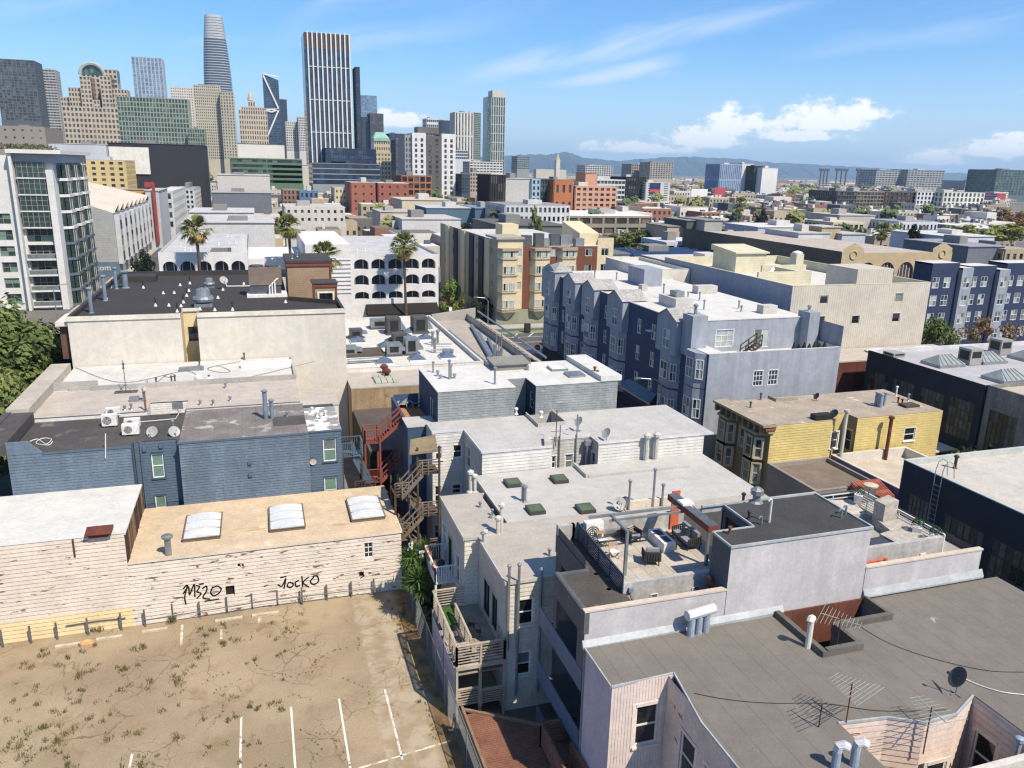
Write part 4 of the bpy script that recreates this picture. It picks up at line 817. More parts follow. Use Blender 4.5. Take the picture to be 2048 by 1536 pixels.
# ------------------------------------------------------------------ grey green plank house with the white roof and terrace
gg=thing('grey_plank_house','grey green plank house with white roof and small orange terrace','house',(20,57.95,0)); ZG=12.05
w=MB(); wall_mb(w,'S',57.98,12.75,19.1,0,ZG); wall_mb(w,'S',57.98,20.9,28.2,0,ZG); wall_mb(w,'S',60.5,19.1,20.9,0,ZG); wall_mb(w,'E',28.2,57.98,65.5,0,ZG); wall_mb(w,'N',65.6,12.75,28.2,0,ZG); mk('wall',w,G_SIDE,gg)
wt=[('W',60.2,8.7,1.6,2.2,'slider')]
w=MB(); wall_mb(w,'W',12.75,57.98,65.5,0,ZG,[hole(q) for q in wt]); wall_mb(w,'W',20.9,57.98,60.5,0,ZG,[(58.6,59.4,9.9,11.3)]); wall_mb(w,'E',19.1,57.98,60.5,0,ZG); mk('wall',w,NAVY,gg)
siding(gg,'S',57.98,12.75,19.1,9.6,ZG,.21,G_SIDE); siding(gg,'S',57.98,20.9,28.2,9.6,ZG,.21,G_SIDE); siding(gg,'S',60.5,19.1,20.9,9.6,ZG,.21,G_SIDE)
window(gg,'W',12.75,*wt[0][1:]); window(gg,'W',20.9,59.0,9.9,.8,1.4,'plain')
mk('roof',MB().box(12.7,19.15,57.9,65.6,ZG,ZG+.06),WROOF,gg); mk('roof',MB().box(20.85,28.4,57.9,65.6,ZG,ZG+.06),WROOF,gg); mk('roof',MB().box(19.15,20.85,60.5,65.6,ZG-.01,ZG+.05),WROOF,gg)
mk('parapet',MB().box(26.6,28.5,57.85,65.7,ZG+.06,ZG+.5),WROOF,gg)
a=at(c('H',1215,470),ZG); mk('roof_cabin',MB().box(19.0,22.0,63.2,65.3,ZG+.05,ZG+.55).prism([(18.8,63.0),(22.2,63.0),(22.2,65.5),(18.8,65.5)],ZG+.56,[ZG+.62,ZG+.62,ZG+.8,ZG+.8]),mat('cabin_grey',S(138,136,128),.85),gg)
for q,gm in (((1552,470),WHITE_P),((1670,512),G_GREY)): a=at(c('H',*q),ZG+.1); skylight_flat(gg,a.x-.75,a.x+.75,a.y-.7,a.y+.7,ZG+.06,gm,METAL,.06,.16)
for (x,y,h_) in ((815,540,1.5),(825,538,1.1),(755,538,.2),(850,535,.25),(735,520,.35),(1125,575,1.3),(1350,480,.3),(1805,520,.7),(1825,522,.4)): pipe(gg,at(c('H',x,y),ZG+.05),h_,.09,METAL if x < 1800 else RUST)
for (x,y,z_,h_) in ((1125,430,12.1,1.6),(1140,430,12.1,1.1),(705,500,12.1,.9)): pipe(gg,at(c('H',x,y),ZG),h_,.08,METAL)
mk('terrace_wall',MB().box(10.35,10.55,60.4,66.0,0,9.55).box(10.55,12.75,65.8,66.0,0,9.75).box(10.35,12.75,58.0,60.5,0,9.3),[mat('terrace_navy',S(62,86,116),.75,.08)],gg)
platform(gg,10.55,12.75,60.5,65.8,8.62,mat('orange_decking',S(196,128,76),.85,.15,1.5),14,'Y')
mk('lower_roof',MB().box(10.3,12.7,57.95,60.4,9.3,9.4),ROOF_LG,gg)
ww=[('W',58.4,5.4,.8,1.9,'white'),('W',56.9,5.2,.8,1.9,'white')]
ADK=mat('grey_adirondack_paint',S(172,172,168),.6,.08)
def adirondack(label,x,y,z,rot):
    o=thing('garden_chair',label,'chair',(x,y,z),'grey slatted garden chairs on the terrace'); o.rotation_euler=(0,0,rot)
    B=(x,y,z); f=lambda mb: MB_off(mb,B)
    for i in range(5): xx=-.24+i*.12; mk('back_slat',f(MB().bar((xx,.18,.32),(xx*1.25,.42,.98-.05*abs(i-2)),.10,.03)),ADK,o)
    for i in range(4): yy=-.3+i*.13; mk('seat_slat',f(MB().box(-.3,.3,yy,yy+.11,.36-i*.03,.385-i*.03)),ADK,o)
    for s_ in (-1,1): mk('arm',f(MB().box(s_*.42-.08,s_*.42+.08,-.4,.3,.55,.585)),ADK,o); mk('leg',f(MB().box(s_*.36-.03,s_*.36+.03,-.38,-.29,0,.55)),ADK,o); mk('rear_leg',f(MB().bar((s_*.32,-.3,.3),(s_*.32,.4,.03),.04,.12)),ADK,o)
    return o
def MB_off(mb,b): mb.v=[(p[0]+b[0],p[1]+b[1],p[2]+b[2]) for p in mb.v]; return mb
q=at(c('H',505,742),8.62); adirondack('pale slatted garden chair beside the green potted plant on orange terrace',q.x,q.y+.3,8.62,-.35)
q=at(c('H',575,735),8.62); adirondack('pale slatted garden chair nearer the navy wall on orange terrace',q.x+.1,q.y+.3,8.62,.3)
# red painted back stairs
RED_P=mat('red_stair_paint',S(150,72,56),.8,.12,1.0); rs=thing('red_back_stairs','red painted timber back stairs zigzagging down between the houses','stairs',(8.4,61.2,0))
platform(rs,7.3,8.5,60.4,61.8,7.4,RED_P,5); slat_rail(rs,(7.3,60.4),(8.5,60.4),7.4,1.1,8,RED_P,1.2,vertical=True); slat_rail(rs,(7.3,61.8),(7.3,60.4),7.4,1.1,8,RED_P,1.4,vertical=True); slat_rail(rs,(7.3,61.8),(8.5,61.8),7.4,1.1,8,RED_P,1.2,vertical=True)
stair(rs,(8.5,61.2),(10.3,61.2),7.4,8.9,.9,9,RED_P); platform(rs,7.3,8.6,60.4,61.8,4.0,RED_P,5); stair(rs,(8.6,61.0),(10.0,61.0),4.0,5.4,.9,8,RED_P); slat_rail(rs,(7.3,60.4),(8.6,60.4),4.0,1.1,8,RED_P,1.2,vertical=True)
stair(rs,(8.6,61.0),(10.0,61.0),2.4,1.0,.9,8,RED_P)
for (x,y) in ((7.3,60.4),(8.5,60.4),(7.3,61.8),(8.5,61.8)): mk('post',MB().box(x-.07,x+.07,y-.07,y+.07,0,7.4),RED_P,rs)
# blue painted back stairs
bst=thing('blue_back_stairs','blue painted back stairs behind the blue plank house','stairs',(6.3,59.5,0))
platform(bst,5.3,6.9,58.9,60.4,7.0,BLUE_F,6); slat_rail(bst,(5.3,58.9),(6.2,58.9),7.0,1.1,7,BLUE_F,1.0,vertical=True); slat_rail(bst,(5.3,60.4),(6.9,60.4),7.0,1.1,9,BLUE_F,1.6,vertical=True); slat_rail(bst,(6.9,60.4),(6.9,58.9),7.0,1.1,9,BLUE_F,1.5,vertical=True)
stair(bst,(6.2,59.6),(7.5,59.6),6.8,4.0,1.0,11,BLUE_F); platform(bst,6.2,7.8,58.7,60.2,3.9,TIMBER_D,5); slat_rail(bst,(6.2,58.7),(7.8,58.7),3.9,1.0,4,TIMBER_D,1.0)
for (x,y) in ((5.35,58.95),(6.85,58.95),(6.85,60.35)): mk('post',MB().box(x-.06,x+.06,y-.06,y+.06,0,7.0),TIMBER_D,bst)
p=at(c('H',445,715),8.7); pl=thing('potted_palm','small green potted plant in terrace corner','potted plant',(p.x,p.y,8.62)); mk('pot',MB().lathe(p.x,p.y,[(.16,8.62),(.22,8.95)],10),mat('terracotta',S(176,96,62),.85),pl)
mb=MB(); rr=random.Random(4)
for i in range(60): a_=rr.uniform(0,6.28); e_=rr.uniform(.2,.9); L_=rr.uniform(.35,.7); q_=(p.x+math.cos(a_)*L_*(1-e_*.5),p.y+math.sin(a_)*L_*(1-e_*.5),8.95+L_*e_); mb.poly([(p.x-.03,p.y,8.92),(p.x+.03,p.y,8.92),q_])
mk('leaves',mb,mat('palm_leaf',S(104,128,48),.7,.2,3.0,transl=.3),pl)

# ------------------------------------------------------------------ pale house with four green skylights
sh=thing('skylight_house','house with pale grey roof and four green glazed skylights','house',(22,42.3,0)); ZS_=7.95; PALEW=mat('pale_cream_siding',S(220,212,196),.82,.06,.5,streak=.08); SHADEW=mat('shaded_cream_wall',S(186,180,170),.85,.06,.6)  # SHADEW: side walls greyed in the colour, as if out of the sun
w=MB(); wall_mb(w,'S',41.0,10.6,13.15,0,ZS_); wall_mb(w,'E',32.0,35.45,50.2,0,ZS_); wall_mb(w,'N',50.2,13.7,32,0,ZS_); wall_mb(w,'N',47.2,10.6,13.7,0,ZS_); mk('wall',w,PALEW,sh)
bw=[('W',44.6,4.05,1.0,2.3,'dark'),('W',46.2,4.9,.8,1.6,'white'),('W',42.6,4.2,.9,1.9,'white')]
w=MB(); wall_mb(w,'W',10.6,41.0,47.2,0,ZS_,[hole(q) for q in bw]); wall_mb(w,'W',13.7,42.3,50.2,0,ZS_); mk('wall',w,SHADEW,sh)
siding(sh,'S',41.0,10.6,13.15,2.0,ZS_,.27,PALEW); siding(sh,'W',13.7,47.2,50.2,3.0,ZS_,.24,W_GREY)
for q in bw: window(sh,'W',10.6,*q[1:])
mk('roof',MB().box(10.55,13.2,40.95,47.25,ZS_,ZS_+.06),ROOF_WARM,sh); mk('roof',MB().poly([(13.65,42.3,ZS_+.03),(32.05,42.3,ZS_+.03),(32.05,50.2,ZS_+.03),(21.3,50.2,ZS_+.03),(13.65,50.2,ZS_+.03)]),ROOF_LG2,sh)
mk('roof_edge',MB().box(13.6,13.68,42.3,50.25,ZS_-.1,ZS_+.1).box(10.5,10.56,40.9,47.3,ZS_-.12,ZS_+.08).box(10.56,13.2,40.88,40.94,ZS_-.12,ZS_+.08),mat('edge_metal_warm',S(196,190,180),.6),sh)
mk('kerb',MB().box(21.2,21.4,47.8,50.2,ZS_,ZS_+.3).box(21.4,29.5,47.75,47.95,ZS_,ZS_+.22),ROOF_LG2,sh)
OLIVE=mat('green_tinted_glass',S(92,106,66),.12,.12,1.0,spec=.5); OLFR=mat('dark_skylight_frame',S(70,72,66),.5)
for q in ((1035,480),(1395,450),(1212,690),(1600,682)): a=at(c('L',*q),ZS_+.05); skylight_flat(sh,a.x-.5,a.x+.55,a.y,a.y+1.1,ZS_+.03,OLIVE,OLFR,.06,.22)
for (x,y,h_,r_) in ((1095,580,1.0,.1),(1113,590,1.0,.1),(768,635,.3,.07),(862,695,.35,.06),(850,715,.1,.06)): pipe(sh,at(c('L',x,y),ZS_+.05),h_,r_,METAL)
for (x,y,h_,r_) in ((695,510,1.3,.14),(728,515,1.1,.12),(930,860,2.0,.12),(905,865,1.2,.12),(807,870,.4,.1)): pipe(sh,at(c('L',x,y),ZS_-.2),h_,r_,mat('cream_flue',S(204,200,186)),name='flue')
mk('drain_pipe',MB().tube([(12.9,40.9,5.2),(12.3,40.85,5.0),(11.9,40.85,4.7),(11.9,40.85,2.5)],.07,7),WHITE_P,sh)
for q,hh in (((730,285),2.0),((955,255),2.6),((1040,250),1.5)): pipe(sh,at(c('P',*q),ZS_),hh,.08,METAL)
dish('grey satellite dish facing the camera on the pale skylight roof',tuple(at(c('P',640,290),ZS_)),.45,-.1,mast=.2); dish('grey satellite dish edge on behind the terrace beam',tuple(at(c('P',690,285),ZS_)),.45,-1.4,mast=.2)
mk('roof_hatch',MB().box(*(lambda a: (a.x-1.9,a.x+1.9,a.y,a.y+.3))(at(c('P',900,260),ZS_)),ZS_,ZS_+.55),mat('hatch_cream',S(210,200,176),.8),sh)
WHT=mat('white_rail_paint',S(230,228,220),.7,.06)
bal=thing('white_balcony','small white balcony with planters on the shaded side wall','balcony',(9.9,44.6,3.9))
platform(bal,9.3,10.58,43.2,46.2,4.0,WHT); slat_rail(bal,(9.3,43.2),(10.58,43.2),4.0,1.05,8,WHT,1.3,.08,vertical=True); slat_rail(bal,(9.3,46.2),(9.3,43.2),4.0,1.05,20,WHT,3.0,.08,vertical=True); slat_rail(bal,(9.3,46.2),(10.58,46.2),4.0,1.05,8,WHT,1.3,.08,vertical=True)
for x_ in (9.35,): mk('post',MB().box(x_-.06,x_+.06,43.2,43.32,0,3.9),WHT,bal); mk('post',MB().box(x_-.06,x_+.06,46.05,46.17,0,3.9),WHT,bal)
o=thing('kettle_grill','black kettle grill standing on the white balcony','grill',(9.9,44.2,4.0)); mk('bowl',MB().lathe(9.9,44.2,[(.06,4.55),(.2,4.6),(.27,4.75),(.27,4.8),(.2,4.95),(.03,5.0)],12),BLACK_P,o,smooth=True)
for a_ in (0,2.1,4.2): mk('leg',MB().tube([(9.9+.25*math.cos(a_),44.2+.25*math.sin(a_),4.0),(9.9,44.2,4.62)],.015,5),BLACK_P,o)
for (y_,lab) in ((45.6,'orange flower planter on the far end of white balcony'),(44.9,'orange flower planter in the middle of white balcony'),(43.6,'orange planter beside the kettle grill on white balcony')):
    o=thing('flower_planter',lab,'planter',(9.45,y_,5.0),'flower planters on the white balcony'); mk('pot',MB().box(9.2,9.45,y_-.22,y_+.22,4.75,5.0),mat('terracotta',S(176,96,62)),o); mb=MB(); rr=random.Random(int(y_*10))
    for i in range(60): x_,yy,z_=9.32+rr.gauss(0,.08),y_+rr.uniform(-.22,.22),5.0+rr.uniform(0,.2); mb.poly([(x_,yy,z_),(x_+.05,yy+.02,z_+.03),(x_+.02,yy+.05,z_+.05)],rr.choice((0,1)))
    mk('flowers',mb,[mat('leaf_small',S(92,104,48),.8,transl=.2),mat('flower_orange',S(196,110,70),.8)],o)

# ------------------------------------------------------------------ house with the slatted deck
dh=thing('deck_house','house with warm grey roof and timber deck above the fence','house',(18,35.4,0))
q1=wS('N',957,452,1050,602,35.45,'white'); q2=wS('N',940,795,1032,925,35.45,'white'); hd=[hole(q1),hole(q2)]
w=MB(); wall_mb(w,'S',35.45,11.45,14.6,0,ZS_,hd); mk('wall',w,PALEW,dh); siding(dh,'S',35.45,11.45,14.6,0,ZS_,.25,PALEW,hd)
for q in (q1,q2): window(dh,'S',35.45,*q[1:])
wd=[('W',37.4,3.9,1.1,2.2,'dark'),('W',39.0,3.9,1.3,2.2,'dark')]
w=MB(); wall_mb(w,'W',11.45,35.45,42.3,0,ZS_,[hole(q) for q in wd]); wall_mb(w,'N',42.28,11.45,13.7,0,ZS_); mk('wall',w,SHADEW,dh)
for q in wd: window(dh,'W',11.45,*q[1:])
mk('roof',MB().box(11.4,32.0,35.4,42.28,ZS_-.02,ZS_+.045),ROOF_WARM,dh)
mk('roof_edge',MB().box(11.34,11.4,35.34,40.2,ZS_-.12,ZS_+.07).box(11.4,14.6,35.33,35.39,ZS_-.12,ZS_+.07),mat('edge_metal_warm',S(196,190,180)),dh)
for (x_,h_,m_) in ((11.55,1.0,METAL),(12.1,1.0,METAL),(13.35,.55,BLUEGREY)): mk('drain_pipe',MB().tube([(x_,35.25,1.0 if x_ > 12 else 4.0),(x_,35.25,ZS_+h_)],.075,8).lathe(x_,35.25,[(.12,ZS_+h_),(.12,ZS_+h_+.08),(.05,ZS_+h_+.15)],8),m_,dh)
for (x,y,h_) in ((1300,1010,.4),(790,900,.5)): pipe(dh,at(c('L',x,y),ZS_),h_,.07,METAL)
DKT=mat('pale_deck_timber',S(184,170,148),.85,.12,1.5,.1,12.0); DKF=mat('deck_floor_timber',S(172,154,130),.85,.14,1.5,.1,12.0,seam=('X',.14,.012,.6))
dk=thing('timber_deck','two level pale timber deck with slatted railings by the fence','deck',(10.1,38,0))
platform(dk,9.6,11.4,35.4,41.0,3.5,DKF,13,'Y'); platform(dk,8.75,9.58,36.6,40.6,3.1,DKF,6,'Y'); platform(dk,8.75,11.4,35.3,35.9,2.9,DKF,4,'X')
slat_rail(dk,(8.75,35.3),(11.4,35.3),3.5,1.12,6,DKT,1.35,.11); slat_rail(dk,(8.75,35.3),(8.75,41.2),3.5,1.12,6,DKT,1.5,.11); slat_rail(dk,(8.75,41.2),(11.4,41.2),3.5,1.12,6,DKT,1.4,.11); slat_rail(dk,(11.4,35.3),(11.4,36.6),3.5,1.12,6,DKT,1.4,.11); slat_rail(dk,(9.75,39.8),(9.75,36.2),3.5,.95,5,DKT,1.4,.10); slat_rail(dk,(8.8,36.2),(9.75,36.2),3.2,.95,5,DKT,1.2,.10)
stair(dk,(9.2,36.4),(9.2,38.6),2.3,3.4,.8,5,DKT,False)
for (x,y) in ((8.75,35.3),(10.05,35.3),(11.4,35.3),(8.75,38.2),(8.75,41.2)): mk('post',MB().box(x-.07,x+.07,y-.07,y+.07,0,3.45),DKT,dk)
mk('beam',MB().box(8.7,11.45,35.2,35.4,3.2,3.42),DKT,dk); platform(dk,8.75,11.4,35.4,39.5,.9,DKF,12,'X'); slat_rail(dk,(8.75,35.3),(10.0,35.3),.9,1.05,6,DKT,1.3,.10); slat_rail(dk,(10.1,35.2),(11.4,35.2),.9,.9,6,DKT,1.3,.10)
mk('turf',MB().box(8.82,10.0,41.0-1.9,41.1,3.5,3.56),mat('artificial_turf',S(58,104,30),.95,.25,3.0,.3,40.0,bump=.6),dk)
mk('screen_panel',MB().box(8.68,8.72,35.2,41.0,.2,3.1),mat('lavender_panel',S(176,172,184),.8,.06),dk)
for (x,y,lab) in ((10.3,38.2,'black wire bistro chair in the middle of the deck'),(10.45,37.4,'black wire bistro chair by the sliding door on deck'),(10.5,36.1,'black wire bistro chair at the near rail of deck')):
    o=thing('bistro_chair',lab,'chair',(x,y,3.5),'wire bistro chairs on the timber deck')
    for (sx_,sy_) in ((-.2,-.2),(.2,-.2),(.2,.2),(-.2,.2)): mk('leg',MB().tube([(x+sx_,y+sy_,3.5),(x+sx_*.85,y+sy_*.85,3.95)],.014,5),BLACK_P,o)
    mk('seat',MB().lathe(x,y,[(.22,3.94),(.22,3.96)],12),BLACK_P,o); mk('backrest',MB().tube([(x+.2*math.cos(t),y+.2*math.sin(t),3.96+.42*math.sin(t)) for t in [i*math.pi/8 for i in range(9)]],.014,5),BLACK_P,o)
o=thing('round_planter','terracotta pot of red flowers in deck corner','planter',(11.1,35.9,3.5)); mk('pot',MB().lathe(11.1,35.9,[(.14,3.5),(.2,3.8)],10),mat('terracotta',S(176,96,62)),o); mb=MB(); rr=random.Random(9)
for i in range(70): x_,y_,z_=11.1+rr.gauss(0,.12),35.9+rr.gauss(0,.12),3.8+abs(rr.gauss(0,.12)); mb.poly([(x_,y_,z_),(x_+.06,y_+.02,z_+.03),(x_+.02,y_+.06,z_+.05)],rr.choice((0,1)))
mk('flowers',mb,[mat('leaf_small',S(92,104,48)),mat('flower_red',S(170,70,50),.8)],o)
# brown boarded terrace, slatted stair screen below
RBT=mat('red_brown_decking',S(142,92,66),.85,.14,1.2,.12,12.0); bt=thing('boarded_terrace','red brown boarded terrace below the timber deck','terrace',(10.6,30,0))
for i in range(52):
    y0=25.6+i*.15; x1=min(12.6,8.9+(33.6-y0)*1.45+.6) if y0 > 31.2 else 12.6
    mk('deck_board',MB().box(8.75,x1,y0,y0+.118,1.85,1.9),RBT,bt)
mk('edge_beam',MB().box(8.62,8.75,24,33.9,1.6,2.05).bar((8.7,33.75,1.95),(12.5,31.3,1.95),.14,.12),mat('terrace_edge',S(150,116,92),.85,.12,1.5),bt)
ss=thing('slatted_stair_screen','brown slatted timber stair with boxed railings at the foot','stairs',(12.6,28,1.9)); SLT=mat('cedar_slats',S(134,96,72),.85,.16,1.2,.12,12.0)
slat_rail(ss,(11.6,29.9),(13.3,29.9),2.2,1.2,6,SLT,1.7,.1,.13); slat_rail(ss,(11.6,29.9),(11.6,26.8),2.2,1.2,6,SLT,1.6,.1,.13); slat_rail(ss,(12.5,28.3),(12.6,25.6),2.2,1.2,6,SLT,1.4,.1,.13); slat_rail(ss,(12.6,25.6),(13.6,25.7),2.2,1.2,6,SLT,1.0,.1,.13)
platform(ss,11.65,13.3,28.4,29.8,2.2,SLT,7); stair(ss,(12.05,28.4),(12.05,25.6),2.2,.6,.8,9,SLT,False)
# ------------------------------------------------------------------ modern lavender building with the roof terrace
LAV=mat('lavender_stucco',S(196,192,194),.85,.05,.4,.04,8.0,streak=.09,patch=(S(180,176,180),.56,.74,.3,(1,1,.3))); LAVC=mat('raw_concrete_wall',S(184,180,176),.9,.10,.8,.08,5.0,streak=.16); CAPT=mat('tan_coping',S(208,190,170),.85,.06,.8); CHAR=mat('charcoal_stucco',S(96,96,100),.8,.06); DKROOF=mat('dark_grey_roof',S(72,71,71),.88,.12,.5,.12,9.0); DIRTROOF=mat('dirty_dark_roof',S(88,82,76),.9,.14,.6,.1,8.0,patch=((S(140,112,76),.60,.70,.9),(S(176,138,88),.68,.72,1.6)))
lv=thing('lavender_building','modern lavender stucco building with roof terrace and black topped penthouse','building',(24,27.8,0))
ZD,ZP=10.0,12.66
w=MB(); wall_mb(w,'S',27.8,12.65,19.7,0,10.46); wall_mb(w,'S',27.8,19.7,27.55,0,ZP); wall_mb(w,'S',27.8,27.55,34.95,0,10.46); mk('wall',w,LAV,lv)
for x_ in (19.7,27.55): mk('wall_joint',MB().box(x_-.012,x_+.012,27.79,27.799,8.9,10.46),METAL_D,lv)
w=MB(); wall_mb(w,'W',12.65,27.8,31.5,6.6,10.46,[(28.6,31.2,6.7,9.2)]); wall_mb(w,'W',14.2,31.5,35.38,0,10.9,[(32.2,34.6,6.9,9.0),(32.2,34.6,3.6,5.8)]); wall_mb(w,'W',14.0,27.8,31.5,0,6.6); wall_mb(w,'N',35.38,14.2,34.95,0,10.9); wall_mb(w,'E',34.95,27.8,35.38,0,10.4); mk('wall',w,CHAR,lv)
for z_ in (6.9,3.6): mk('rear_glazing',MB().poly([(14.32,35,z_),(14.32,28,z_),(14.32,28,z_+2.2),(14.32,35,z_+2.2)]),G_DARK2,lv)
for z_ in (6.45,3.3,.6):
    mk('balcony_slab',MB().box(12.7,14.0,27.9,31.4,z_-.15,z_),CHAR,lv); mk('balcony_screen',MB().box(12.62,12.68,27.85,33.4,z_,z_+1.05),mat('blue_perforated_screen',S(86,110,140),.5,.1,4.0,.2,40.0),lv)
    mk('balcony_slab',MB().box(12.7,14.2,31.4,33.4,z_-.151,z_-.001),CHAR,lv)
mk('roof',MB().poly([(12.85,28.0,10.12),(15.3,28.0,10.12),(15.3,35.2,10.12),(14.4,35.2,10.12),(14.4,31.3,10.12),(12.85,31.3,10.12)]),DIRTROOF,lv)
mk('parapet',MB().box(12.6,12.84,27.78,31.55,9.4,10.44).box(12.84,14.35,31.3,31.54,9.4,10.4).box(14.15,14.38,31.54,35.4,9.4,10.43),CHAR,lv)
mk('corner_pier',MB().box(14.16,15.1,35.1,35.42,9.4,11.0),LAVC,lv)
[mk('coping',MB().box(a,b,27.76,28.05,10.46,10.54),CAPT,lv) for (a,b) in ((12.6,19.7),(27.55,35.0))]; mk('parapet_inner',MB().box(12.85,19.7,27.85,28.03,9.6,10.46).box(27.55,34.95,27.85,28.03,9.6,10.46),LAVC,lv)
mk('flashing',MB().prism([(12.55,27.62),(22.9,27.62),(22.9,27.795),(12.55,27.795)],8.72,[8.85,8.95,9.2,9.1]).prism([(27.6,27.62),(35.2,27.62),(35.2,27.795),(27.6,27.795)],8.9,[8.98,9.0,9.35,9.3]),LEADF,lv)
# terrace: floor tiles, low concrete walls
TILE=[mat('terrace_tile_%d' % i,S(*q),.85,.06,1.0,.08,10.0) for i,q in enumerate(((190,180,164),(182,172,156),(196,186,170)))]; rr=random.Random(2)
mk('roof',MB().box(15.3,21.9,29.6,35.2,ZD-.2,ZD-.01),CHAR,lv)
for i in range(10):
    for j in range(9):
        x0,y0=15.32+i*.65,29.75+j*.61
        if x0+.64 > 21.9 or (x0 > 20.9 and y0 < 30.4): continue
        mk('floor_tile',MB().box(x0,x0+.635,y0,y0+.595,ZD-.01,ZD+.03),rr.choice(TILE),lv)
mk('terrace_wall',MB().box(15.2,19.9,29.35,29.6,9.6,10.62),LAVC,lv); mk('terrace_wall',MB().box(14.95,21.6,35.1,35.35,9.6,11.0),LAVC,lv)
for x_ in (16.6,19.0): v=onY(c('P',970 if x_ < 18 else 1358,1100 if x_ < 18 else 1035),29.3); mk('wall_vent',MB().box(v.x-.2,v.x+.2,29.3,29.34,v.z-.22,v.z+.22),WHITE_P,lv); [mk('louvre',MB().box(v.x-.15,v.x+.15,29.285,29.3,v.z-.17+k*.1,v.z-.1+k*.1),METAL_D,lv) for k in range(4)]
v=onY(c('P',748,1020),29.3); mk('junction_box',MB().box(v.x-.1,v.x+.1,29.2,29.34,v.z-.1,v.z+.1).tube([(v.x,29.3,v.z-.1),(v.x+.15,29.3,v.z-.5),(v.x+.6,29.25,v.z-.75)],.015,5),BLUEGREY,lv)
NAVR=mat('navy_steel_rail',S(58,70,88),.5,.1); r_=thing('terrace_railing','dark navy louvred railing along the left edge of terrace','railing',(14.9,32,10))
slat_rail(r_,(15.15,29.35),(15.25,35.15),9.95,1.1,8,NAVR,1.45,.06,.09)
for k in range(4): y_=30+k*1.5; mk('brace',MB().bar((15.2,y_,9.98),(14.75,y_-.1,10.0),.06).lathe(14.72,y_-.1,[(.12,10.0),(.12,10.12)],8),BLACK_P,r_)
# penthouse
w=MB(); wall_mb(w,'W',19.72,27.8,29.35,9.6,ZP); wall_mb(w,'W',21.95,29.35,31.95,ZD,ZP,[(29.6,31.7,ZD+.1,ZP-.5)]); wall_mb(w,'N',29.35,19.72,21.95,ZD,ZP); wall_mb(w,'N',32.0,21.9,27.55,ZD,ZP); wall_mb(w,'E',27.55,27.8,32.0,9.6,ZP); mk('penthouse_wall',w,CHAR,lv)
mk('glazed_door',MB().poly([(22.05,31.8,ZD),(22.05,29.5,ZD),(22.05,29.5,ZP-.4),(22.05,31.8,ZP-.4)]),G_DARK2,lv)
mk('penthouse_roof',MB().poly([(19.72,27.8,ZP),(27.55,27.8,ZP),(27.55,32.0,ZP),(20.72,32.2,ZP),(20.72,31.9,ZP),(21.97,31.9,ZP),(21.97,29.35,ZP),(19.72,29.35,ZP)]),DKROOF,lv)
mk('roof_edge',MB().box(19.66,27.6,27.74,27.82,ZP-.05,ZP+.07).box(19.66,19.74,27.8,29.4,ZP-.05,ZP+.06).box(27.5,27.6,27.8,32.0,ZP-.05,ZP+.08).box(19.7,21.97,29.32,29.4,ZP-.05,ZP+.06).box(21.92,22.0,29.4,31.9,ZP-.05,ZP+.06).box(20.7,27.6,31.98,32.1,ZP-.3,ZP+.1),LEADF,lv)
for (k,x,y,h_,r2,m_) in (('R',155,182,.4,.07,BLACK_P),('R',243,182,.45,.2,METAL),('R',192,298,.35,.06,BLACK_P),('R',63,398,.3,.06,RUST)): pipe(lv,at(c(k,x,y),ZP),h_,r2,m_)
for (x,y,h_) in ((332,320,1.15),(278,335,.35),(815,290,.42),(845,268,.42)): p=at(c('R',x,y),ZP); mk('goose_neck',MB().tube([(p.x,p.y,ZP),(p.x,p.y,ZP+h_),(p.x-.04,p.y,ZP+h_+.08),(p.x-.14,p.y-.02,ZP+h_+.09),(p.x-.19,p.y-.02,ZP+h_)],.05,7),WHITE_P if h_ > 1 else METAL,lv)
# awning on the terrace: rust fascia, ribbed top, steel frame
aw=thing('terrace_awning','rust red awning beam with ribbed top on galvanised posts','awning',(19,32,10)); RUSTF=mat('rust_fascia',S(138,62,38),.7,.14,1.0); ORG=mat('orange_panel',S(226,92,40),.6,.05)
mk('fascia',MB().box(19.95,20.5,30.1,34.2,12.25,12.55),RUSTF,aw)
for k in range(7): mk('rib',MB().box(19.97+k*.075,20.01+k*.075,30.12,34.18,12.55,12.6),METAL,aw)
mk('orange_post',MB().box(20.72,21.2,35.0,35.08,10.0,12.3),ORG,aw); mk('beam',MB().box(14.9,20.0,32.9,33.02,12.32,12.44),METAL,aw); mk('beam',MB().box(15.9,20.0,32.6,32.7,12.18,12.28),METAL,aw); mk('beam',MB().box(16.05,16.17,31.0,32.9,12.3,12.42),METAL,aw)
for (x,y) in ((16.1,31.07),(20.5,30.9)): mk('post',MB().box(x-.07,x+.07,y-.07,y+.07,ZD,12.3),METAL,aw)
mk('brace',MB().bar((20.3,33.0,12.6),(20.5,30.5,12.5),.05),WHITE_P,aw); mk('bracket',MB().box(19.9,20.55,32.5,33.1,12.6,12.72),WHITE_P,aw)
WOV=mat('dark_woven_rope',S(62,58,54),.85,.15,3.0); CUSH=mat('grey_cushion',S(142,144,148),.95,.06,2.0); STR=mat('striped_cushion',S(206,168,132),.95,.05,2.0,seam=('Z',.12,.06,.18))
def cush(mb,x0,x1,y0,y1,z0,z1,e=.05): return mb.prism([(x0+e,y0),(x1-e,y0),(x1,y0+e),(x1,y1-e),(x1-e,y1),(x0+e,y1),(x0,y1-e),(x0,y0+e)],z0,z1)
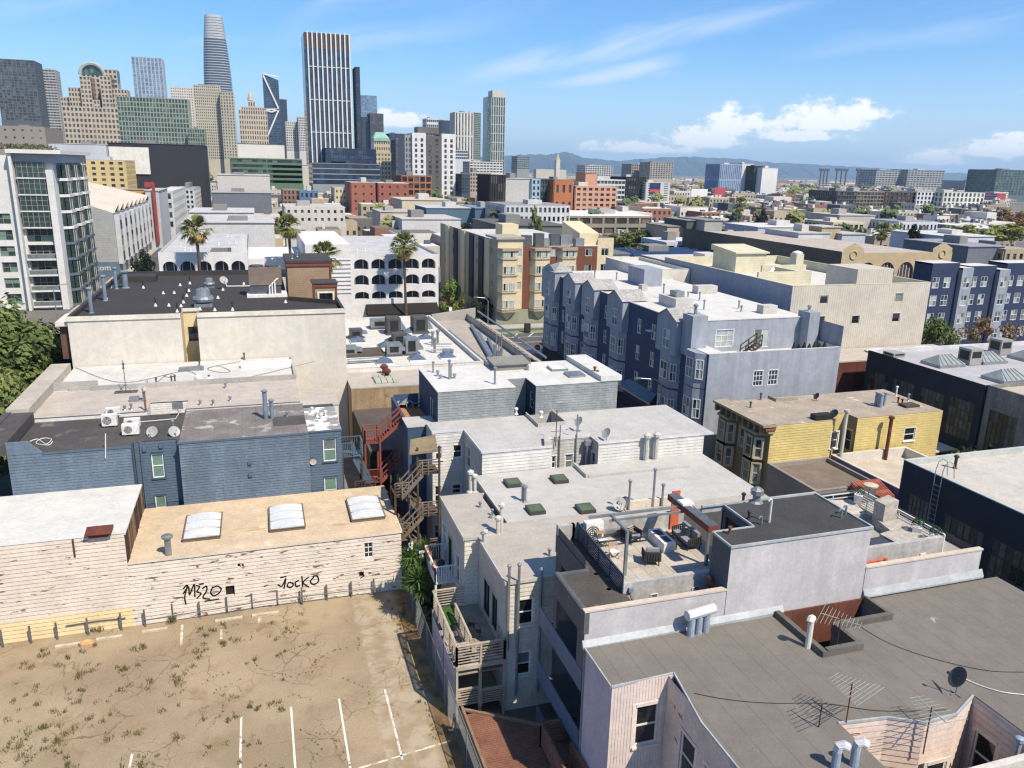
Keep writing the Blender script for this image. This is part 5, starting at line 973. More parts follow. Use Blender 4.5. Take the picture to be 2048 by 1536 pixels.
def arm_chair(label,x,y,rot,wdt=.8,name='lounge_chair',cat='chair',grp='woven rope terrace seats'):
    o=thing(name,label,cat,(x,y,ZD+.03),grp); z=ZD+.03; h=wdt/2
    for (sx_,sy_) in ((-h+.06,-.36),(h-.06,-.36),(h-.06,.36),(-h+.06,.36)): mk('leg',MB().tube([(x+sx_,y+sy_,z),(x+sx_*.96,y+sy_*.96,z+.3)],.03,6),WOV,o)
    n=0
    for i in range(7): yy=-.36+i*.12; [mk('rope_slat',MB().box(x+s_*h-.03,x+s_*h+.03,y+yy-.035,y+yy+.035,z+.26,z+.62),WOV,o) for s_ in (-1,1)]
    for i in range(max(6,int(wdt/.12))): xx=-h+.06+i*(wdt-.12)/(max(6,int(wdt/.12))-1); mk('rope_slat',MB().box(x+xx-.035,x+xx+.035,y+.36,y+.42,z+.26,z+.72),WOV,o)
    mk('seat_frame',MB().box(x-h,x+h,y-.4,y+.4,z+.24,z+.3),WOV,o); mk('arm_rail',MB().bar((x-h,y-.38,z+.63),(x-h,y+.4,z+.73),.06).bar((x+h,y-.38,z+.63),(x+h,y+.4,z+.73),.06).bar((x-h,y+.4,z+.73),(x+h,y+.4,z+.73),.06),WOV,o)
    mk('seat_cushion',cush(MB(),x-h+.05,x+h-.05,y-.38,y+.3,z+.3,z+.46),CUSH,o)
    nb=max(1,round(wdt/.8))
    for k in range(nb): a,b=x-h+.07+k*(wdt-.14)/nb,x-h+.07+(k+1)*(wdt-.14)/nb; mk('back_cushion',MB().prism([(a,y+.16),(b,y+.16),(b,y+.34),(a,y+.34)],z+.46,z+.92),CUSH,o)
    mk('striped_pillow',MB().prism([(x-.24,y-.02),(x+.2,y+.04),(x+.18,y+.16),(x-.26,y+.1)],z+.46,z+.84),STR,o); o.rotation_euler=(0,0,rot); return o
arm_chair('woven lounge chair with striped pillow beside the far concrete terrace wall',18.0,34.3,.35); arm_chair('woven lounge chair with its back to the camera on terrace',17.95,31.9,math.pi-.3); arm_chair('woven two seat sofa with grey cushions under the rust awning',20.75,33.3,-math.pi/2,1.7,'lounge_sofa','sofa')
o=thing('fire_table','long white fire table in the middle of the terrace','table',(19.4,33.4,ZD)); mk('body',MB().prism([(19.05,32.6),(19.75,32.65),(19.75,34.4),(19.05,34.35)],ZD+.02,ZD+.55),WHITE_P,o); mk('fire_bed',MB().box(19.2,19.6,33.6,34.2,ZD+.55,ZD+.57).box(19.2,19.6,32.8,33.4,ZD+.55,ZD+.57),mat('fire_glass',S(70,72,74),.6,.4,12.0),o)
o=thing('side_table','low black tray beside the white fire table','table',(19.95,33.5,ZD)); mk('top',MB().box(19.82,20.1,32.7,34.2,ZD+.36,ZD+.4),BLACK_P,o); [mk('leg',MB().box(19.85,19.9,y_,y_+.05,ZD,ZD+.36),BLACK_P,o) for y_ in (32.75,34.1)]
for (x,y,lab) in ((16.25,34.2,'folding wooden chair with white seat by the louvred railing'),(16.3,32.8,'folding wooden chair nearer the camera by louvred railing')):
    o=thing('folding_chair',lab,'chair',(x,y,ZD),'folding wooden chairs on the terrace'); TK=mat('teak',S(190,150,104),.7,.1)
    for s_ in (-.22,.22): mk('leg',MB().bar((x+s_,y-.2,ZD),(x+s_,y+.2,ZD+.85),.04),TK,o); mk('rear_leg',MB().bar((x+s_,y+.2,ZD),(x+s_,y-.2,ZD+.45),.04),TK,o)
    mk('seat',MB().box(x-.24,x+.24,y-.22,y+.18,ZD+.44,ZD+.47),WHITE_P,o); mk('backrest',MB().box(x-.22,x+.22,y+.14,y+.18,ZD+.66,ZD+.84),TK,o)
ac_unit('tall white heat pump with round fan on the terrace corner',(16.0,34.75,ZD),1.0,.45,1.1)
mk('duct',MB().box(16.7,18.6,34.85,35.08,ZD+.35,ZD+.5),METAL,lv); mk('roof_drain',MB().box(19.6,20.7,30.2,30.75,ZD+.031,ZD+.05),TILE[2],lv)
for (k,pts) in (('P',((1480,900),(1500,960),(1545,1000),(1600,1005))),): o=mk('orange_fan_duct',MB().tube([Vector(onY(c(k,*q),29.0)) for q in pts],[.10,.12,.12,.14],8),mat('orange_plastic_hose',S(214,92,50),.6,.15),None,'orange flexible duct in the corner left of penthouse','duct')
# right hand terrace
mk('side_roof',MB().box(27.6,34.9,28.05,35.3,9.7,9.98),mat('weathered_terrace',S(168,160,148),.9,.08,.6),lv); mk('terrace_wall',MB().box(27.6,33.3,28.75,29.0,9.7,10.95),LAVC,lv)
for q in ((1095,550),): p=onY(c('R',*q),28.7); mk('orange_pipe',MB().tube([(27.6,28.55,p.z-.15),(p.x-.1,28.55,p.z-.05),(p.x,28.45,p.z-.05),(p.x+.08,28.35,p.z-.2)],[.07,.07,.14,.13],8),mat('orange_plastic_hose',S(214,92,50)),lv)
v=onY(c('R',1365,545),28.72); mk('wall_vent',MB().box(v.x-.18,v.x+.18,28.7,28.74,v.z-.16,v.z+.16),WHITE_P,lv)
r2=thing('white_terrace_railing','white horizontal bar railing along the right terrace edge','railing',(33.6,32,10)); slat_rail(r2,(33.5,28.9),(33.5,35.2),9.98,1.0,6,WHITE_P,1.5,.06,.05); slat_rail(r2,(28.0,35.25),(33.5,35.25),9.98,.8,2,WHITE_P,1.6,.05,.04)
TARP=mat('beige_tarpaulin',S(188,178,164),.9,.08,1.0,.1,4.0,bump=.3,bscale=3.0)
o=mk('covered_sofa',MB().prism([(31.2,29.5),(33.3,29.5),(33.3,32.3),(32.2,32.3),(32.0,31.0),(31.2,30.9)],9.98,[10.45,10.5,10.55,10.5,10.45,10.4]),TARP,None,'terrace furniture under a beige tarpaulin beside the white railing','covered furniture')
o=mk('covered_heater',MB().prism([(32.3,31.9),(33.2,31.9),(33.2,32.7),(32.3,32.7)],9.98,[11.5,11.7,11.7,11.5]),TARP,None,'tall upright cover in beige cloth on right terrace','covered furniture')
mk('covered_heater_low',MB().prism([(29.8,33.2),(32.4,33.2),(32.4,34.6),(29.8,34.6)],9.98,[10.7,10.4,10.7,10.9]),TARP,None,'long beige covered bench behind the black penthouse roof','covered furniture')
mk('folded_cover',MB().prism([(29.6,29.2),(31.0,29.2),(31.0,30.6),(29.6,30.6)],9.98,10.4),mat('slate_cover',S(66,72,92),.9,.1),None,'dark blue cushion cover next to the beige tarpaulin','cover')
BOX=mat('boxwood_leaf',S(50,88,40),.8,.25,8.0,transl=.15)
for (x,y,lab) in ((33.2,34.9,'boxwood ball in white planter at the far end of white railing'),(33.2,33.2,'white planter beside the tan parasol heater on right terrace'),(33.2,30.4,'boxwood ball in white planter halfway along white railing'),(33.3,29.3,'boxwood ball in white planter nearest the lavender parapet')):
    o=thing('boxwood_planter',lab,'planter',(x,y,9.98),'white boxwood planters on the right terrace'); mk('pot',MB().prism([(x-.2,y-.2),(x+.2,y-.2),(x+.2,y+.2),(x-.2,y+.2)],9.98,10.0).lathe(x,y,[(.24,9.98),(.34,10.8)],4),WHITE_P,o)
    mb=MB(); rr=random.Random(int(y*7))
    for i in range(320 if y != 33.2 else 60): a_,e_=rr.uniform(0,6.28),rr.uniform(-.4,1.57); r0=rr.uniform(.24,.32); q=Vector((x+r0*math.cos(a_)*math.cos(e_),y+r0*math.sin(a_)*math.cos(e_),11.0+r0*math.sin(e_))); mb.poly([tuple(q+Vector((rr.gauss(0,.035),rr.gauss(0,.035),rr.gauss(0,.035)))) for _ in range(3)])
    mk('leaves',mb,BOX,o)
p=at(c('R',975,290),10.0); o=thing('patio_heater','patio heater with round tan dish on slim pole','heater',(p.x,p.y,10)); mk('pole',MB().tube([(p.x,p.y,10),(p.x,p.y,11.9)],.03,6),METAL,o); mk('dish',MB().lathe(p.x+.1,p.y,[(.08,11.85),(.38,11.98),(.40,12.06),(.1,12.1)],14),mat('tan_dish2',S(206,194,160),.5),o)

# ------------------------------------------------------------------ peeling pink house with the big grey roof
PINK=mat('peeling_pink_paint',S(226,206,196),.88,.06,.6,.05,7.0,streak=.06,patch=((S(150,120,98),.68,.71,1.2,(1.6,1.6,.5)),(S(206,172,150),.64,.74,1.0))); PINK_H=mat('peeling_pink_planks',S(224,200,184),.88,.07,.6,patch=((S(128,104,84),.64,.68,1.0,(.5,1,3)),(S(196,150,118),.66,.7,1.6))); LILAC=mat('lilac_shade_tone',S(192,182,196),.85,.06,.6)  # LILAC: left walls of the pink house, lavender shade put into the colour
GREYROOF=mat('grey_granule_roof',S(124,117,108),.92,.06,.35,.05,14.0,seam=('X',1.02,.022,.62),patch=(S(156,150,140),.68,.74,.5))
pk=thing('pink_house','peeling pink wooden house with broad grey rolled roof in the foreground','house',(22,24,0)); ZK=8.8
style('pink',S(238,226,214),.09,1,2,.16,S(232,216,204),[G_DARK,G_DARK2],True)
q1=wS('O',298,528,388,684,24.9,'pink'); w=MB(); wall_mb(w,'S',24.9,12.67,15.5,-.5,ZK,[hole(q1)],.14); mk('wall',w,PINK,pk); window(pk,'S',24.9,*q1[1:])
nb=20
for i in range(nb): x0=12.67+2.83*i/nb; segs=[(-.5,ZK)] if not (x0 < hole(q1)[1] and x0+.14 > hole(q1)[0]) else [(-.5,hole(q1)[2]-.12),(hole(q1)[3]+.22,ZK)]; mb=MB(); [mb.box(x0+.004,x0+2.83/nb-.010,24.878,24.898,a,b) for (a,b) in segs]; mk('board',mb,PINK,pk)
wl=[('W',23.0,5.2,1.1,2.0,'pink'),('W',21.3,5.2,.8,1.9,'pink')]
w=MB(); wall_mb(w,'W',12.67,24.9,27.6,-.5,ZK); wall_mb(w,'W',15.1,8,20.0,-.5,ZK); wall_mb(w,'W',15.25,20.0,24.9,-.5,ZK,[hole(q) for q in wl],.14); mk('wall',w,LILAC,pk)
for q in wl: window(pk,'W',15.25,*q[1:])
siding(pk,'W',15.25,20.0,24.9,3,ZK,.26,PINK_H,[hole(q) for q in wl]); siding(pk,'W',15.1,12,20.0,4,ZK,.26,LILAC)
well=[(20.1,20.45),(22.2,20.2),(23.4,19.55),(25.0,19.6),(26.6,20.3)]
for i in range(len(well)-1):
    (xa,ya),(xb,yb)=well[i],well[i+1]; mk('wall',MB().poly([(xa,ya,2),(xb,yb,2),(xb,yb,ZK),(xa,ya,ZK)]),PINK_H,pk); n=Vector((yb-ya,-(xb-xa),0)).normalized()*.03
    for k in range(24): z_=2.2+k*.275; mk('plank',MB().poly([(xa+n.x,ya+n.y,z_),(xb+n.x,yb+n.y,z_),(xb,yb,z_+.275),(xa,ya,z_+.275)]).poly([(xa,ya,z_),(xb,yb,z_),(xb+n.x,yb+n.y,z_),(xa+n.x,ya+n.y,z_)]),PINK_H,pk)
w=MB(); wall_mb(w,'W',26.62,8,20.3,0,ZK,[(18.9,19.9,5.6,7.5)],.12); wall_mb(w,'E',20.1,10,20.4,0,ZK); wall_mb(w,'E',36,8,27.6,0,ZK); mk('wall',w,PINK_H,pk); window(pk,'W',26.62,19.4,5.6,1.0,1.9,'pink'); window(pk,'S',19.5,24.2,5.2,1.0,1.7,'pink',True)
siding(pk,'W',26.62,16.0,20.3,4,ZK,.275,PINK_H,[(18.9,19.9,5.6,7.5)])
ow=(22.5,24.4,24.35,27.55); ow2=(24.4,27.5,26.0,27.55)           # light well against the lavender wall
for pts in ([(12.6,24.84),(15.55,25.0),(15.05,21.95),(15.05,8),(20.15,8),(20.15,20.45),(22.2,20.2),(22.5,20.05),(22.5,27.68),(12.6,27.68)],[(22.5,20.05),(23.4,19.55),(24.4,19.58),(24.4,24.35),(22.5,24.35)],[(24.4,19.58),(25.0,19.6),(26.6,20.3),(27.5,20.3),(27.5,26.0),(24.4,26.0)],[(26.66,8),(36.2,8),(36.2,27.68),(27.5,27.68),(27.5,20.3),(26.66,20.3)]): mk('roof',MB().poly([(a,b,ZK) for (a,b) in pts]),GREYROOF,pk)
KERB=mat('felted_kerb',S(104,100,92),.92,.1,1.0); REDW=mat('rust_red_well_wall',S(112,62,44),.9,.15,1.0,seam=('X',1.3,.03,.6)); WELLW=mat('grey_violet_well_wall',S(120,120,132),.85,.08)
mk('well_kerb',MB().box(ow[0]-.15,ow[0]+.1,ow[2]-.2,27.6,ZK-.2,ZK+.28).box(ow[0]+.1,ow[1]+.1,ow[2]-.2,ow[2]+.05,ZK-.2,ZK+.34).box(ow[1]-.1,ow[1]+.1,ow[2]+.05,ow2[2],ZK-.2,ZK+.3).box(ow[1]+.1,ow2[1]+.15,ow2[2]-.2,ow2[2]+.05,ZK-.2,ZK+.3).box(ow2[1],ow2[1]+.15,ow2[2]+.05,27.6,ZK-.2,ZK+.27),KERB,pk)
mk('well_wall',MB().box(ow[0],27.5,27.6,27.7,1,8.9),REDW,pk); mk('well_wall',MB().box(ow[1]-.05,ow[1]+.05,ow[2],ow2[2],1,ZK-.2).box(ow2[1]-.05,ow2[1]+.05,ow2[2],27.6,1,ZK-.2),WELLW,pk); mk('well_floor',MB().box(ow[0],ow2[1],ow[2],27.6,.9,1),KERB,pk)
mk('roof_edge',MB().bar((12.62,24.86,ZK),(15.55,24.98,ZK),.06,.1).bar((15.55,25.0,ZK),(15.05,21.95,ZK),.06,.1).bar((15.05,21.95,ZK),(15.05,10,ZK),.06,.1).bar((12.62,24.86,ZK),(12.62,27.6,ZK),.06,.1),LEADF,pk); [mk('roof_edge',MB().bar((*well[i],ZK),(*well[i+1],ZK),.08,.1),LEADF,pk) for i in range(len(well)-1)]
p=at(c('O',1050,240),ZK); mk('white_flue',MB().lathe(p.x,25.0,[(.13,6),(.13,10.2)],10).tube([(p.x,25.0,10.15),(p.x-.02,24.95,10.3),(p.x-.12,24.9,10.32),(p.x-.2,24.85,10.2)],[.14,.17,.17,.16],8),mat('worn_white_flue',S(222,216,206),.7,.05,2,patch=(S(150,90,60),.66,.7,4.0)),pk)
o=thing('triple_vent','three pale blue metal flues sharing one hood by the lavender wall','vent',(17.3,26.4,ZK)); a=at(c('O',543,205),ZK)
for k in range(3): mk('flue',MB().lathe(a.x+k*.42,a.y+k*.06,[(.17,ZK-.02),(.17,ZK+1.05)],12),mat('pale_blue_flue',S(150,166,182),.5,.14,2.0,patch=(S(196,202,206),.6,.7,3.0)),o)
mk('hood',MB().tube([(a.x-.3,a.y-.05,ZK+1.08),(a.x+1.2,a.y+.15,ZK+1.12)],.24,8),mat('galv_hood',S(206,208,212),.5,.08),o)
for (x,y,lab) in ((1195,803,'pale blue gooseneck roof vent, left of two at bottom edge'),(1280,790,'pale blue gooseneck roof vent, right of two at bottom edge')):
    a=at(c('O',x,y),ZK); o=thing('gooseneck_vent',lab,'vent',tuple(a),'gooseneck vents on the grey roof'); mk('flue',MB().lathe(a.x,a.y,[(.16,ZK),(.15,ZK+.75)],12),mat('pale_blue_flue',S(150,166,182)),o); mk('hood',MB().tube([(a.x,a.y,ZK+.7),(a.x+.02,a.y-.02,ZK+.95),(a.x+.15,a.y-.08,ZK+1.0),(a.x+.3,a.y-.14,ZK+.9)],[.15,.17,.17,.16],10),mat('galv_hood',S(206,208,212)),o)
ANT=mat('antenna_aluminium',S(196,200,186),.45,.1,metal=.4)
def yagi(label,base,h,az,n=9,L_=1.5,m=None,wide=1.0,vert=False):
    o=thing('tv_antenna',label,'antenna',tuple(base),'television antennas on the grey roof'); x,y,z=base; m=m or ANT
    mk('mast',MB().tube([(x,y,z),(x,y,z+h)],.028,6),RUST if m is ANT else m,o); d=Vector((math.cos(az),math.sin(az),.0)); pr=Vector((-d.y,d.x,0)); t=Vector((x,y,z+h-.1))
    mk('boom',MB().bar(tuple(t-d*L_/2),tuple(t+d*L_/2),.03),m,o)
    for i in range(n): q=t+d*(L_*(i/(n-1)-.5)); l=wide*(.95-.62*i/(n-1)); mk('element',MB().bar(tuple(q-pr*l),tuple(q+pr*l),.014),m,o)
    return o
DANT=mat('dark_antenna',S(60,66,70),.6)
yagi('pale television antenna with long elements in the middle of grey roof',at(c('O',1245,600),ZK),1.75,1.9,11); yagi('dark thin television antenna at left on the grey roof',at(c('O',1122,618),ZK),1.0,1.75,6,1.0,DANT,.8); yagi('pale television antenna over the pink light well bay',(23.3,19.3,7.6),2.1,1.5,9); yagi('pale television antenna above the rust red light well',(24.0,25.2,6.5),3.4,-.9,11,1.7)
dish('dark satellite dish with bright rim on the grey roof edge',tuple(at(c('O',1740,470),ZK)),.45,-1.9,mat('dark_dish',S(70,74,78),.5),mast=.45)
def rc(lab,pts,r=.012): cable('roof_cable',lab,[tuple(at(c('O',x,y),ZK+.03)) for (x,y) in pts],r)
rc('black cable running across the grey roof below the antennas',((560,465),(700,492),(900,510),(1150,512),(1400,545),(1700,540))); rc('black cable curving over the right of the grey roof',((1310,165),(1420,230),(1560,285),(1740,335),(1900,365),(2048,370))); cable('roof_cable','white cable leaving the dark dish to the right',[tuple(at(c('O',x,y),ZK+.05)) for (x,y) in ((1780,400),(1850,430),(1950,460),(2048,472))],.02,WHITE_P)
nb_,_=building('stucco_neighbour','rough white stucco wall top at the bottom right edge',19.6,40,6,17.3,8.3,mat('rough_stucco',S(206,198,186),.95,.15,1.0,bump=.5),GREYROOF,'building',par=.35)
mk('blue_wall',MB().box(27.1,32,18.2,18.3,3,8.75),[mat('bright_blue_paint',S(92,140,206),.8,.08)],nb_); mk('blue_flue',MB().lathe(26.3,17.9,[(.1,5),(.1,8.6)],8).lathe(26.3,17.9,[(.17,8.6),(.17,8.75),(.08,8.8)],8),mat('pale_blue_flue',S(150,166,182)),nb_)

# ------------------------------------------------------------------ workshop behind: stained wall, white plant roof, sloped glazing
STAIN=mat('stained_ochre_wall',S(176,148,106),.92,.10,.5,.08,5.0,streak=.22,patch=(S(112,84,56),.58,.72,.6,(.5,1,.8)))
ws,_=building('workshop','low workshop with white plant roof and ochre stained wall',8.3,24.2,85.3,115.5,6.9,WS_W,WROOF,'building',par=.55,parm=mat('parapet_white',S(214,210,204),.85,.06))
an,_=building('workshop_annex','ochre stained annex with small glazed roof lights and rusty turbines',8.3,17.2,79.0,85.25,6.9,STAIN,mat('warm_grey_annex_roof',S(186,176,164),.9,.08,.5),'building',par=.0)
for r0 in range(2):
    for k in range(4): x0=11.0+k*.62; y0=80.0+r0*1.5; mk('roof_light',MB().prism([(x0,y0),(x0+.55,y0),(x0+.55,y0+1.2),(x0,y0+1.2)],6.9,[7.05,7.05,7.3,7.3]),mat('milky_green_glass',S(176,176,158),.3,.1),an)
for q in ((12.5,84.3),(12.5,82.3)): mk('turbine',MB().lathe(*q,[(.2,6.9),(.2,7.4),(.42,7.55),(.45,7.75),(.25,7.95)],12),RUST,an)
SKYB=mat('blue_reflecting_glazing',S(88,108,134),.12,.08,1.0,spec=.6)
for q in ((550,222),(190,285),(655,265),(380,320),(430,285),(595,405),(800,390),(370,428)): a=at(c('H',*q),6.95); skylight_pyramid(ws,a.x,a.y,6.9,2.0,2.0,SKYB,WHITE_P)
def hvac(label,p,w_,d_,h_,m=METAL):
    x,y,z=p; o=thing('rooftop_unit',label,'air handler',p,'rooftop units on the white plant roof'); mk('casing',MB().box(x-w_/2,x+w_/2,y,y+d_,z+.25,z+h_),m,o); mk('louvre',MB().box(x-w_*.3,x+w_*.3,y-.03,y-.005,z+.5,z+h_-.3),BLACK_P,o); mk('base',MB().box(x-w_/2-.15,x+w_/2+.15,y-.1,y+d_+.1,z,z+.25),METAL_D,o); mk('hood',MB().prism([(x+w_/2,y+.2),(x+w_/2+.7,y+.2),(x+w_/2+.7,y+d_-.2),(x+w_/2,y+d_-.2)],z+.6,[z+h_-.2,z+.9,z+.9,z+h_-.2]),METAL,o)
DKU=mat('dark_unit',S(84,84,82),.6,.1)
for (q,w_,d_,h_,m_,lab) in (((440,240),1.8,2.4,2.3,DKU,'dark rooftop unit at the far left of the white plant roof'),((620,232),2.0,2.4,2.3,DKU,'dark rooftop unit at the far right of white plant roof'),((480,312),1.7,1.8,1.5,DKU,'squat dark rooftop unit in the middle of white plant roof'),((340,200),2.4,1.6,1.4,METAL,'pale rooftop unit behind the dark one on plant roof'),((440,385),1.8,1.6,1.5,METAL,'silver boxed unit near front of white plant roof'),((560,378),1.5,1.6,2.1,METAL,'tall silver ducted unit near front of white plant roof'),((180,268),1.6,1.4,1.3,METAL_D,'small brown capped unit by the cream block wall'),((140,390),1.6,1.6,1.2,METAL,'silver unit beside the foot of the cream wall')): hvac(lab,tuple(at(c('H',*q),6.9)),w_,d_,h_,m_)
for q,w_,d_ in (((245,390),4.6,3.6),): a=at(c('H',*q),6.9); mk('dark_well',MB().box(a.x-w_/2,a.x+w_/2,a.y,a.y+d_,6.9,7.25),mat('dark_duct_roof',S(92,84,76),.8),ws)
for (q,q2,r0) in (((120,415),(360,400),.22),((410,330),(560,300),.2),((700,300),(830,300),.08),((770,345),(840,350),.3),((690,340),(830,335),.1),((480,200),(560,250),.12)): a,b=at(c('H',*q),7.3),at(c('H',*q2),7.3); mk('duct',MB().tube([a,b],r0,8),METAL,ws)
for q in ((715,360),(735,300),(700,310)): pipe(ws,at(c('H',*q),6.9),1.6,.16,METAL)
sw,_=building('glazed_shed','shed roof crossed by grey conduits with sloping glazing on the street side',24.3,32.0,84.0,115.5,6.6,mat('shed_wall_grey',S(176,170,162),.9,.08),mat('shed_roof',S(176,166,154),.9,.08,.5,.06,5.0),'building',par=.0)
mk('gable',MB().prism([(24.4,114.9),(31.2,114.9),(31.2,115.4),(24.4,115.4)],6.6,[7.6,8.4,8.4,7.6]),mat('shed_wall_grey',S(176,170,162)),sw)
for k in range(16): y0=85+k*1.8; mk('glazing_panel',MB().poly([(29.9,y0,7.6),(29.9,y0+1.72,7.6),(31.4,y0+1.72,6.65),(31.4,y0,6.65)][::-1]),mat('grey_glazing',S(120,134,148),.15,.1,1.0,spec=.5),sw); mk('glazing_bar',MB().bar((29.6,y0,7.64),(31.45,y0,6.66),.07),BLACK_P,sw)
mk('ridge_pipe',MB().tube([(31.6,84.5,7.7),(31.6,115,7.9)],.14,8),METAL,sw); mk('glazing_wall',MB().box(29.8,29.9,85,115,6.6,7.6),METAL,sw)
for (a_,b_,r0) in (((24.8,105.5),(24.8,85.4),.22),((29.0,108.9),(26.0,88.2),.26),((28.6,103.5),(26.3,88.9),.26),((28.8,99.4),(26.8,88.8),.22),((28.8,93.1),(27.0,88.0),.22)): mk('conduit',MB().tube([(*a_,6.95),(*b_,6.95)],r0,7),METAL,sw)
for k in range(14): y0=87+k*1.35; mk('saddle',MB().box(24.5,25.1,y0,y0+.18,6.6,6.8),METAL_D,sw)
mk('manifold',MB().lathe(26.4,87.6,[(.9,6.6),(.8,7.3),(.3,7.6)],9),METAL_D,sw); [mk('stack',MB().tube([(26+k*.4,87.3+k*.3,7),(26+k*.4,87.3+k*.3,9+k % 2)],.08,6),METAL,sw) for k in range(4)]
lowb,_=building('yard_shed','dark flat roofed shed in the yard below the stained wall',8.4,12.4,66.2,78.8,4.6,TIMBER_D,mat('dark_yard_roof',S(92,84,80),.9,.12),'shed',par=.0)
# ------------------------------------------------------------------ blue apartment block along the alley
NAVYA=mat('navy_stucco',S(64,80,112),.85,.05,.4,streak=.05); PERI=mat('periwinkle_stucco',S(158,166,180),.85,.05,.4,.03,6.0,streak=.13); SHING=mat('grey_shingles',S(168,166,162),.9,.1,.8,.2,5.0); DARKB=mat('dark_base_boards',S(48,54,72),.85,.1,seam=('Z',.3,.03,.6))
style('apt',S(232,234,236),.08,2,2,.0,None,[G_GREY,G_PALE,G_BLUE,G_GREY,G_DARK2]); style('apt_grid',S(236,238,240),.06,3,3,.05,S(236,238,240),[G_GREY,G_BLUE,G_PALE],rec=.08,panes=False)
ap=thing('blue_apartments','long blue apartment block with gabled bays lining the alley','building',(49,64.6,0)); ZT,ZA=12.15,14.35
fw_=[]
for y in (76.1,79.6,88.7,96.0,103.2): fw_ += [(y,11.2,.95,1.7),(y,8.1,.95,1.7),(y,5.0,.95,1.7)]
fw_ += [(68.2,8.6,.9,1.0),(68.2,5.2,.9,1.0)]
hs=[(y-w_/2,y+w_/2,z_,z_+h_) for (y,z_,w_,h_) in fw_]
w=MB(); wall_mb(w,'W',41.0,64.6,69.0,3.2,ZT,[h for h in hs if h[1] < 69]); wall_mb(w,'W',41.0,69.0,111.0,3.2,ZA,[h for h in hs if h[0] > 69]); mk('wall',w,NAVYA,ap)
for (y,z_,w_,h_) in fw_: window(ap,'W',41.0,y,z_,w_,h_,'apt')
mk('base',MB().box(40.9,56,64.65,111,0,3.2),DARKB,ap)
n1=[('S',46.8,8.65,1.1,1.55,'apt_grid'),('S',48.55,8.65,1.1,1.55,'apt_grid')]; n2=[('S',45.4,11.75,2.1,1.8,'apt_grid'),('S',49.9,11.5,1.9,1.95,'slider')]
w=MB(); wall_mb(w,'S',64.6,41.0,56.4,0,ZT+.05,[hole(q) for q in n1]); wall_mb(w,'S',69.0,42.1,54.8,11.2,ZA+.25,[hole(q) for q in n2]); wall_mb(w,'E',56.4,64.6,111,0,ZA); wall_mb(w,'N',111,41,56.4,0,ZA); mk('wall',w,PERI,ap)
for q in n1: window(ap,'S',64.6,*q[1:])
for q in n2: window(ap,'S',69.0,*q[1:])
mk('terrace_floor',MB().box(41.05,56.35,64.7,69.0,11.15,11.25),WROOF,ap); mk('terrace_parapet',MB().box(43.2,56.4,64.62,64.85,11.1,ZT+.06).box(56.15,56.38,64.85,69,11.1,ZT+.05).box(41.05,43.2,64.62,68.9,11.25,ZT-.1),WROOF,ap)
mk('roof',MB().box(41.05,56.3,69.2,110.9,ZA-.1,ZA),WROOF,ap); mk('roof_edge',MB().box(40.95,41.2,69,111,ZA,ZA+.1).box(42.0,54.9,68.95,69.2,ZA+.2,ZA+.3),WROOF,ap)
mk('chimney',MB().box(40.7,42.4,67.6,69.6,11.2,ZA+1.0),PERI,ap); mk('chimney',MB().box(54.6,55.9,67.7,69.6,11.2,ZA+.9),PERI,ap); [pipe(ap,(41.5,68.6,ZA+1),.8,.15,METAL),pipe(ap,(55.2,68.7,ZA+.9),.4,.13,METAL)]
for (y0,y1,zt,tall) in ((69.7,73.9,14.5,0),(82.4,86.7,14.5,0),(90.7,94.8,14.6,0),(97.1,101.5,14.6,0),(104.8,110.2,15.0,1)):
    xo=40.15; ym=(y0+y1)/2; zb=10.8; bh_=[(ym-.75,ym+.75,11.3,13.3)]
    w=MB(); wall_mb(w,'W',xo,y0,y1,zb,zt,bh_,.1); wall_mb(w,'S',y0,xo,41.0,zb,zt); wall_mb(w,'N',y1,xo,41,zb,zt); w.poly([(xo,y0,zb),(xo,y1,zb),(41,y1,zb),(41,y0,zb)]); w.poly([(xo,y1,zt),(xo,y0,zt),(xo,ym,zt+1.0)])
    b=mk('bay',w,PERI,ap); window(ap,'W',xo,ym,11.3,1.5,2.0,'apt')
    if tall: mk('bay_roof',MB().poly([(xo-.2,y0-.2,zt),(43,y0-.2,zt),(42,ym,zt+1.2)]).poly([(xo-.2,y1+.2,zt),(xo-.2,y0-.2,zt),(42,ym,zt+1.2)]).poly([(43,y0-.2,zt),(43,y1+.2,zt),(42,ym,zt+1.2)]).poly([(43,y1+.2,zt),(xo-.2,y1+.2,zt),(42,ym,zt+1.2)]),SHING,ap); mk('tower_wall',MB().box(41.0,42.9,y0,y1,ZA-.1,zt),PERI,ap)
    else: mk('bay_roof',MB().poly([(xo-.15,y0-.15,zt-.05),(43.4,y0-.15,zt-.05),(43.4,ym,zt+1.02),(xo-.15,ym,zt+1.02)]).poly([(xo-.15,ym,zt+1.02),(43.4,ym,zt+1.02),(43.4,y1+.15,zt-.05),(xo-.15,y1+.15,zt-.05)]),SHING,ap); mk('gable_end',MB().poly([(43.35,y0,zt-.1),(43.35,y1,zt-.1),(43.35,ym,zt+.98)]),PERI,ap)
    for zb2 in (3.4,7.2):                                   # canted oriel below the gabled bay
        pts=[(41,y0+.2),(xo+.1,y0+1.0),(xo+.1,y1-1.0),(41,y1-.2)]; mk('oriel',MB().prism(pts[::-1],zb2,zb2+3.6),PERI,ap)
        window(ap,'W',xo+.08,ym,zb2+.8,1.5,1.9,'apt',True); dx,dy=pts[1][0]-41,.8; a_=math.atan2(dy,-dx)
        o=window(ap,'W',40.58,y0+.62,zb2+.8,.75,1.9,'apt',True); o.rotation_euler=(0,0,-math.pi/2+.76); o.location += Vector((-.05,-.08,0))
